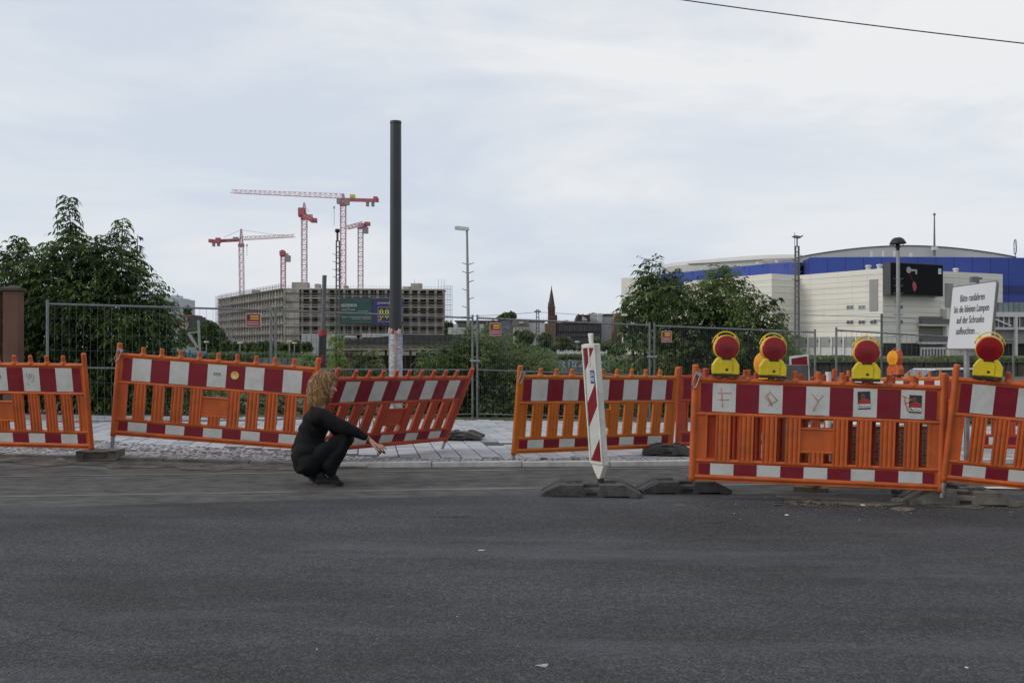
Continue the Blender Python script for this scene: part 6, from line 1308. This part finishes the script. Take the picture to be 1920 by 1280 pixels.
k = MB(); x = P(1752, 0, 226.5).x; k.tube((x, 226.5, 22), (x, 226.5, zz(403, 226.5)), .28, 8, r2=.14); k.lathe([(0, .4), (.4, 0), (0, -.4)], (x, 226.5, zz(402, 226.5)), 8); k.build('roof_mast', M_mg, ar); k = MB(); k.box((x, 226.4, zz(466, 226.4)), (1.2, .8, .8)); k.build('mast_box', M_wp, ar)
# left lower volumes
d = 255.
for (x0, x1, py, lab) in ((1165, 1232, 521, 'annex_wall'),):
    a = Vector((P(x0, 0, d).x, d, 0)); b = Vector((P(x1, 0, d).x, d-6, 0)); wallb('annex_core', a, b, -.5, zz(py, d)-.1, M_gg, 10, -.2); clad(a, b, -.5, zz(py, d), 8, 2, M_tra)
a = Vector((P(1232, 0, 252).x, 252, 0)); clad(a, AL, -.5, 14.0, 6, 2)
k = MB(); k.bx(P(1218, 0, 245).x, P(1236, 0, 245).x, 245, 246, zz(620, 245), zz(600, 245)); k.build('annex_box', M_pale2, ar)
# right wing with glass bridge
d = 208.; x0, x1 = X(1859, d), X(1990, d)
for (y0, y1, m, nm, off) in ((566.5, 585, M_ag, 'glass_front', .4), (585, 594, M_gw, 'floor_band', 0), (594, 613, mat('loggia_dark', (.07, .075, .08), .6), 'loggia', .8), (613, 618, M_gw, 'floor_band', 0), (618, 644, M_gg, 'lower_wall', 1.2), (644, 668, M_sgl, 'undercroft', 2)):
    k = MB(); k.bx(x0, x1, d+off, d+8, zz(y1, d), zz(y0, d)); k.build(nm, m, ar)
for i in range(7): k = MB(); x_ = X(1862+i*10, d); k.bx(x_, x_+.12, d+.25, d+.42, zz(585, d), zz(566.5, d)); k.build('mullion', M_mg, ar)
for i in range(6): k = MB(); x_ = X(1866+i*10, d); k.bx(x_, x_+.6, d+.55, d+.79, zz(612, d), zz(597, d)); k.build('window_bay', M_gl, ar); k = MB(); k.bx(x_+.75, x_+.95, d+.3, d+.78, zz(613, d), zz(594, d)); k.build('pier', M_gw, ar)
k = MB(); k.bar(P(1864, 597, d-.3), P(1896, 611, d-.3), .25); k.build('stair_stringer', M_wp, ar)
for px in (1861, 1903): k = MB(); k.bx(X(px, d), X(px+4, d), d-.3, d+.5, -.5, zz(594, d)); k.build('column', M_gw, ar)
# ring emblem on the roof
pc = P(1903.5, 463, 232.); Me = Matrix.Translation(pc) @ Matrix.Rotation(R(72), 4, 'Z') @ TX
e = thing('roof_emblem', 'round three-pointed star emblem turned almost edge-on above the hall roof', 'emblem', (pc.x, pc.y, pc.z))
k = MB(); n = 36; ring_ = [Me @ Vector((1.75*math.cos(2*math.pi*i/n), 1.75*math.sin(2*math.pi*i/n), 0)) for i in range(n+1)]; k.path(ring_, .13, 6); k.build('ring', M_galv, e)
k = MB()
for a in (90, 210, 330):
    t_ = Me @ Vector((1.7*math.cos(R(a)), 1.7*math.sin(R(a)), 0)); l_ = Me @ Vector((.32*math.cos(R(a+60)), .32*math.sin(R(a+60)), 0)); r_ = Me @ Vector((.32*math.cos(R(a-60)), .32*math.sin(R(a-60)), 0)); f_ = Me @ Vector((0, 0, .3)); b_ = Me @ Vector((0, 0, -.3))
    k.add([t_, l_, r_, f_, b_], [(0, 1, 3), (0, 3, 2), (0, 4, 1), (0, 2, 4)])
k.build('star', M_wp, e); k = MB(); k.tube(pc-Vector((0, 0, 1.75)), pc-Vector((0, 0, 3)), .1, 6); k.build('mount', M_galv, e)
# masonry quay wall & platforms between fence and hall on the right
M_qw = mat('quay_stone', (.055, .05, .045), .95, var=.3, scale=1.2)
d = 62.; e = thing('quay_wall', 'dark low stone wall with pale coping, behind the barriers at right', 'wall', (X(1700, d), d, -.5))
for i in range(22): k = MB(); k.bx(X(1490+i*22, d)+.03, X(1512+i*22, d)-.03, d+random.uniform(0, .04), d+.4, -.7, zz(680, d)); k.build('stone_block', M_qw, e)
k = MB(); k.bx(X(1490, d), X(1975, d), d-.1, d+.5, zz(680, d), zz(678, d)); k.build('coping', M_pilc, e)
# ---------------------------------------------------------------- person
M_skin = mat('skin', (.42, .235, .165), .5, var=.10, scale=14, spec=.35); M_swe = mat('black_jersey', (.0045, .0045, .0055), .92, var=.25, scale=9, bump=.25, bscale=180, spec=.3); M_tro = mat('black_trousers', (.006, .0068, .0072), .9, var=.25, scale=7, bump=.2, bscale=160, spec=.2)
M_hair = [mat('hair_%s' % n, c, .42, var=.2, scale=30, spec=.5) for n, c in (('gold', (.38, .21, .085)), ('brown', (.18, .090, .038)), ('light', (.54, .34, .155)))]
M_shoe = mat('black_suede', (.010, .010, .011), .9); M_sole = mat('shoe_sole', (.045, .043, .040), .85); M_sole2 = mat('worn_sole', (.12, .10, .08), .9, var=.25, scale=25); M_eye = mat('eye_white', (.6, .6, .58), .3)
DP = 9.55; PXM = F/DP
def Q(px, py, dy=0.0): p = P(px, py, DP); p.y += dy; return p   # same image position only at body plane
def capsule(k, a, b, ra, rb, n=14, flat=1.0):
    a = Vector(a); b = Vector(b); ax = b-a
    if ax.length < 1e-5: ax = Vector((0, 0, .001)); b = a+ax
    ax.normalize(); u = ax.orthogonal().normalized(); w_ = ax.cross(u); prof = []
    for i in range(5): t = R(90-i*22.5) ; prof.append((a-ax*ra*math.sin(t), ra*math.cos(t)))
    for i in range(5): t = R(i*22.5); prof.append((b+ax*rb*math.sin(t), rb*math.cos(t)))
    vs = []
    for c, r in prof:
        r = max(r, 1e-4)
        for j in range(n): t = 2*math.pi*j/n; vs.append(c+(u*math.cos(t)+w_*math.sin(t))*r)
    m = len(prof); k.add(vs, [(i*n+j, i*n+(j+1) % n, (i+1)*n+(j+1) % n, (i+1)*n+j) for i in range(m-1) for j in range(n)]+[tuple(range(n-1, -1, -1)), tuple((m-1)*n+j for j in range(n))])
def ell(k, c, r, M=None, n=16):
    c = Vector(c); prof = [(math.cos(R(-90+i*15)), math.sin(R(-90+i*15))) for i in range(13)]; vs = []
    for cr_, sz in prof:
        for j in range(n): t = 2*math.pi*j/n; v = Vector((r[0]*max(cr_, .001)*math.cos(t), r[1]*max(cr_, .001)*math.sin(t), r[2]*sz)); vs.append((M @ v if M else v)+c)
    m = len(prof); k.add(vs, [(i*n+j, i*n+(j+1) % n, (i+1)*n+(j+1) % n, (i+1)*n+j) for i in range(m-1) for j in range(n)]+[tuple(range(n-1, -1, -1)), tuple((m-1)*n+j for j in range(n))])
def remesh(k, name, mats, parent, vox, smooth=2, disp=None, selm=None):
    me = k.mesh(name+'_src', [mats[0]]); o = bpy.data.objects.new(name, me); COL.objects.link(o)
    r = o.modifiers.new('r', 'REMESH'); r.mode = 'VOXEL'; r.voxel_size = vox; r.use_smooth_shade = True
    s = o.modifiers.new('s', 'SMOOTH'); s.factor = .5; s.iterations = smooth
    dg = bpy.context.evaluated_depsgraph_get(); dg.update(); m2 = bpy.data.meshes.new_from_object(o.evaluated_get(dg)); bpy.data.objects.remove(o)
    m2.name = name; m2.materials.clear(); [m2.materials.append(m) for m in mats]
    if disp:
        n_ = [v.normal.copy() for v in m2.vertices]
        for v, nn in zip(m2.vertices, n_): v.co = v.co+nn*disp(v.co)
    if selm:
        for p in m2.polygons: p.material_index = selm(p.center)
    for p in m2.polygons: p.use_smooth = True
    m2.update(); return link(name, m2, parent)
feet = gp(612, 904, 0)
pr = thing('person', 'person with curly blond hair in black clothes, crouching with an arm stretched towards the pavement', 'person', feet)
px_ = lambda r: r/PXM
near, farr = -.13, .14
head = Q(607, 722); hz = Q(0, 0)
# --- body: head, neck, torso, arms, legs as one surface
b = MB()
Hc = Q(609, 719); Rh = Matrix.Rotation(R(14), 3, 'Y')     # head tipped forward
def hp(x, y, z): return Hc+Rh @ Vector((x, y, z))
ell(b, hp(-.005, 0, .01), (.098, .076, .098), Rh); ell(b, hp(.045, 0, -.030), (.055, .060, .080), Rh); ell(b, hp(.05, 0, -.075), (.045, .045, .035), Rh)
capsule(b, hp(.092, 0, -.005), hp(.116, 0, -.040), .008, .0135); capsule(b, hp(.085, -.02, .018), hp(.085, .02, .018), .018, .018)
ell(b, hp(.088, 0, -.068), (.018, .022, .008), Rh); ell(b, hp(.086, 0, -.082), (.017, .020, .009), Rh); ell(b, hp(.080, 0, -.108), (.020, .020, .017), Rh)
for s in (-1, 1): ell(b, hp(-.005, s*.078, -.015), (.020, .010, .034), Rh); ell(b, hp(.070, s*.032, -.038), (.022, .024, .022), Rh)
neck0 = Q(597, 768); capsule(b, hp(-.02, 0, -.06), neck0, .052, .058)
chest = Q(594, 790); waist = Q(581, 822); hip = Q(577, 860)
capsule(b, chest, waist, .115, .105); capsule(b, waist, hip, .105, .13)
sn, sf = Q(601, 779)+Vector((0, -.15, 0)), Q(601, 779)+Vector((0, .15, 0)); capsule(b, sn, sf, .05, .05)
# arm: near
def Qa(px, py, dy): # exact image position at own depth
    return P(px, py, DP+dy)
sh_ = Qa(601, 781, -.17); el = Qa(648, 801, -.20); wr_ = Qa(691, 822, -.17)
capsule(b, sh_, el, .048, .040); capsule(b, el, wr_, .038, .024)
palm = Qa(704, 833, -.16)
pd = (palm-wr_).normalized(); side = Vector((0, 1, 0)); dn = pd.cross(side).normalized()
if dn.z > 0: dn = -dn
for o_ in (-.026, -.009, .009, .026): capsule(b, wr_+pd*.01+side*o_*.5, palm+pd*.018+side*o_, .016, .0125)
knuck = palm+pd*.028
fingers = [(-.028, ((712, 843), (716, 850)), .0078, -.18), (-.010, ((714, 840), (717, 846), (713, 851)), .0085, -.165), (.009, ((716, 838), (722, 845)), .0085, -.15), (.027, ((716, 834), (724, 841)), .0080, -.13)]
tips = [[(709.5, 840.0), (709.0, 847.0), (707.0, 851.5)], [(713.5, 840.0), (713.5, 846.0), (711.5, 851.5)], [(716.0, 838.0), (719.0, 843.5), (721.5, 846.5)], [(715.5, 834.0), (720.0, 838.0), (724.5, 841.5)]]
for (o_, dy), chain, rr0 in zip(((-.028, -.185), (-.010, -.168), (.010, -.150), (.028, -.135)), tips, (.0078, .0085, .0085, .0080)):
    prev = palm+pd*.012+side*o_; r0 = rr0+.0015
    for i, (x, y) in enumerate(chain): q = Qa(x, y, dy); capsule(b, prev, q, r0, r0*.92, 10); prev = q; r0 *= .92
thb = [Qa(700, 835, -.205), Qa(706, 842, -.215), Qa(712, 845, -.205)]; capsule(b, wr_+pd*.03+side*-.02, thb[0], .014, .012, 10); capsule(b, thb[0], thb[1], .0115, .010, 10); capsule(b, thb[1], thb[2], .010, .0085, 10)
# far arm resting on far knee
e2 = Qa(632, 806, .20); w2 = Qa(655, 812, .10); capsule(b, sf, e2, .046, .038); capsule(b, e2, w2, .036, .024); capsule(b, w2, Qa(664, 816, .06), .028, .016)
# legs
for s, kx, ky, ax_, ay_ in ((-.12, 650, 823, 617, 886), (.13, 652, 821, 597, 884)):
    hj = Qa(579, 862, s*.8); kn = Qa(kx, ky, s); an = Qa(ax_, ay_, s); capsule(b, hj, kn, .075, .045); capsule(b, kn, an, .042, .034)
    capsule(b, an, Qa(ax_+14, 898, s), .034, .026)
ap = wr_-(wr_-el).normalized()*.03
body = remesh(b, 'body', [M_skin, mat('black_sock', (.01, .01, .01), .95)], pr, .0045, 2, selm=lambda c: 1 if c.z < .30 and c.x < -1.6 else 0)
# --- jumper
j = MB(); capsule(j, Q(595, 788), Q(583, 815), .138, .128, 20); capsule(j, Q(583, 815), Q(576, 845), .130, .150, 20); capsule(j, Q(576, 845), Q(576, 862), .152, .140, 20); capsule(j, Q(577, 852)+Vector((0, -.08, 0)), Q(577, 852)+Vector((0, .08, 0)), .140, .140)
capsule(j, sn+Vector((-.02, 0, .0)), sf+Vector((-.02, 0, .0)), .080, .080); capsule(j, Q(592, 772), Q(590, 782), .075, .1)
sm_ = el.lerp(wr_, .80); capsule(j, sh_, el, .082, .064, 18); capsule(j, el, sm_, .062, .041, 18); capsule(j, sf, e2, .075, .06); capsule(j, e2, w2, .055, .042)
capsule(j, Q(566, 872), Q(585, 874), .085, .08)
armax = (wr_-el).normalized()
def wrinkle(c): return .009*mnoise.noise(c*9)+.0075*math.sin(c.z*46+c.x*24+7*mnoise.noise(c*4.5))*max(0, .4+mnoise.noise(c*3.3))
jm = remesh(j, 'jumper', [M_swe], pr, .0075, 3, disp=wrinkle)
# --- trousers
t = MB()
for s, kx, ky, ax_, ay_ in ((-.12, 648, 825, 618, 872), (.13, 650, 823, 600, 872)):
    hj = Qa(580, 866, s*.8); kn = Qa(kx, ky, s); an = Qa(ax_, ay_, s); capsule(t, hj, kn, .115, .072, 18); capsule(t, kn, an, .070, .083, 18); capsule(t, an, Qa(ax_+1, 880, s), .080, .066, 18)
capsule(t, Qa(579, 868, -.12), Qa(579, 868, .12), .125, .125)
def wr2(c): return .009*mnoise.noise(c*8+Vector((5, 0, 0)))+.009*math.sin(c.x*30-c.z*34+6*mnoise.noise(c*4))*max(0, .35+mnoise.noise(c*3+Vector((0, 9, 0))))
remesh(t, 'trousers', [M_tro], pr, .0075, 3, disp=wr2)
# --- shoes
def shoe(px0, py0, px1, py1, dy, rot, nm='shoe'):
    heel = Qa(px0, py0, dy); toe = Qa(px1, py1, dy); ax = (toe-heel); L_ = ax.length; ax.normalize(); up = Vector((0, -1, 0)).cross(ax); up = up if up.z > 0 else -up; s_ = Vector((0, 1, 0))
    M = Matrix((ax, s_, up)).transposed(); k = MB()
    def pp(x, y, z): return heel+ax*x+s_*y+up*z
    capsule(k, pp(.045, 0, .045), pp(L_*.55, 0, .042), .040, .042); capsule(k, pp(L_*.55, 0, .038), pp(L_-.045, -.004, .030), .042, .034); capsule(k, pp(.05, 0, .05), pp(.06, 0, .095), .038, .042); ell(k, pp(L_*.72, 0, .026), (.085, .046, .026), M)
    o = remesh(k, nm, [M_shoe], pr, .006, 3)
    pl = []; 
    for i in range(24):
        a = 2*math.pi*i/24; x = L_/2+(L_/2)*math.cos(a); wv = .045 if math.cos(a) > 0 else .036; pl.append(pp(x, wv*math.sin(a)*(1-.12*math.cos(2*a)), -.004))
    k = MB(); k.prism(pl, up*.026); k.build('sole', M_sole if nm == 'shoe' else M_sole, o); return o
g1 = gp(613, 903, 0); dyn = -.12
def ground_py(px, dy): d = DP+dy; x = (px-960)/F*d; return 650+(CH-gz(x))/F*0+(CH-gz(x))*F/d
shoe(590, ground_py(590, -.12)-.9, 644, ground_py(644, -.12)-.9, -.12, 0)
shoe(566, 880, 594, ground_py(594, .02)-1.5, .03, 0)
# worn sole facet of raised shoe
k = MB(); a = Qa(567, 884, -.015); b_ = Qa(592, ground_py(592, 0)-1, -.015); k.prism([a, a+Vector((.02, 0, -.012)), b_+Vector((.0, 0, .0)), b_+Vector((-.035, 0, .012))], (0, .075, 0)); k.build('worn_sole', M_sole2, pr)
# bracelet, eye
k = MB(); wc = wr_; bx_ = (wr_-el).normalized(); u_ = bx_.orthogonal().normalized(); v_ = bx_.cross(u_)
k.path([wc+(u_*math.cos(a)+v_*math.sin(a))*.030 for a in [R(i*20) for i in range(19)]], .0035, 6); k.build('bracelet', mat('dark_leather', (.03, .02, .015), .6), pr)
k = MB()
for s in (-1, 1): ell(k, hp(.076, s*.028, -.006), (.012, .012, .012))
k.build('eyes', M_eye, pr)
# phone
php = Qa(716, 846, -.165); k = MB(); k.box(php, (.075, .035, .012), 0, Matrix.Rotation(R(32), 3, 'Y') @ Matrix.Rotation(R(10), 3, 'Z')); k.box(php+Vector((-.02, .0, -.010)), (.03, .03, .012), 0, Matrix.Rotation(R(40), 3, 'Y')); tag(k.build('phone', M_blk, bevel=.003), 'small black phone held in the crouching person\'s outstretched hand', 'phone')
# --- hair : many wavy strands from the scalp
def hair():
    k = MB(); n = 1500
    for i in range(n):
        az = random.uniform(0, 2*math.pi); elv = random.uniform(-.25, 1.0); ce = math.sqrt(max(0, 1-elv*elv))
        x, y, z = ce*math.cos(az), ce*math.sin(az), elv
        if x > .62 and elv < .55: continue
        if x > .80: continue
        p = Vector((x*.102-.005, y*.082, z*.104+.012)); out = Vector((x, y, max(.0, z)*.3)).normalized()
        fwd = random.gauss(0, .25); dirn = (out*.45+Vector((-.25, 0, -.25))).normalized()
        pts = [hp(*p)]; cur = hp(*p); v = (Rh @ dirn); ph = random.uniform(0, 6.28); amp = random.uniform(.006, .016); frq = random.uniform(38, 70)
        endz = Q(0, random.gauss(753, 5) if x < .35 else random.gauss(744, 8)).z; st = .0115; sidev = Vector((random.gauss(0, 1), random.gauss(0, 1), 0)).normalized()
        L_ = 0
        for s in range(31):
            g = min(1, (L_+.008)/.085); tgt = Vector((out.x*.02-.05*(x > .25)+.05, out.y*.10, -1.0)).normalized(); v = v.lerp(tgt, .10+.24*g).normalized(); cur = cur+v*st; L_ += st
            # keep off the skull
            loc = Rh.transposed() @ (cur-Hc); q = Vector((loc.x/.106, loc.y/.088, loc.z/.112)); 
            if q.length < 1.0 and loc.z > -.09: q = q/q.length*(1.0+random.uniform(0, .07)); loc = Vector((q.x*.106, q.y*.088, q.z*.112)); cur = Hc+Rh @ loc
            w_ = sidev*math.sin(L_*frq+ph)*amp*min(1, L_/.05)+v.cross(sidev)*math.cos(L_*frq+ph)*amp*min(1, L_/.05)
            if loc.x > .060 and loc.z < .07: cur.x -= .012
            pts.append(cur+w_)
            if cur.z < endz: break
        r0 = random.uniform(.0015, .0027); m_ = len(pts); k.path(pts, [r0*(1-.6*(q_/m_)**2) for q_ in range(m_)], 3, random.choices((0, 1, 2), (5, 3, 3))[0])
    return k
hr = hair().build('hair', M_hair, pr)
k = MB(); ell(k, hp(-.012, 0, .018), (.098, .083, .102), Rh); ell(k, hp(-.040, 0, -.055), (.066, .072, .080), Rh); cap = k.build('hair_mass', M_hair[1], hr)
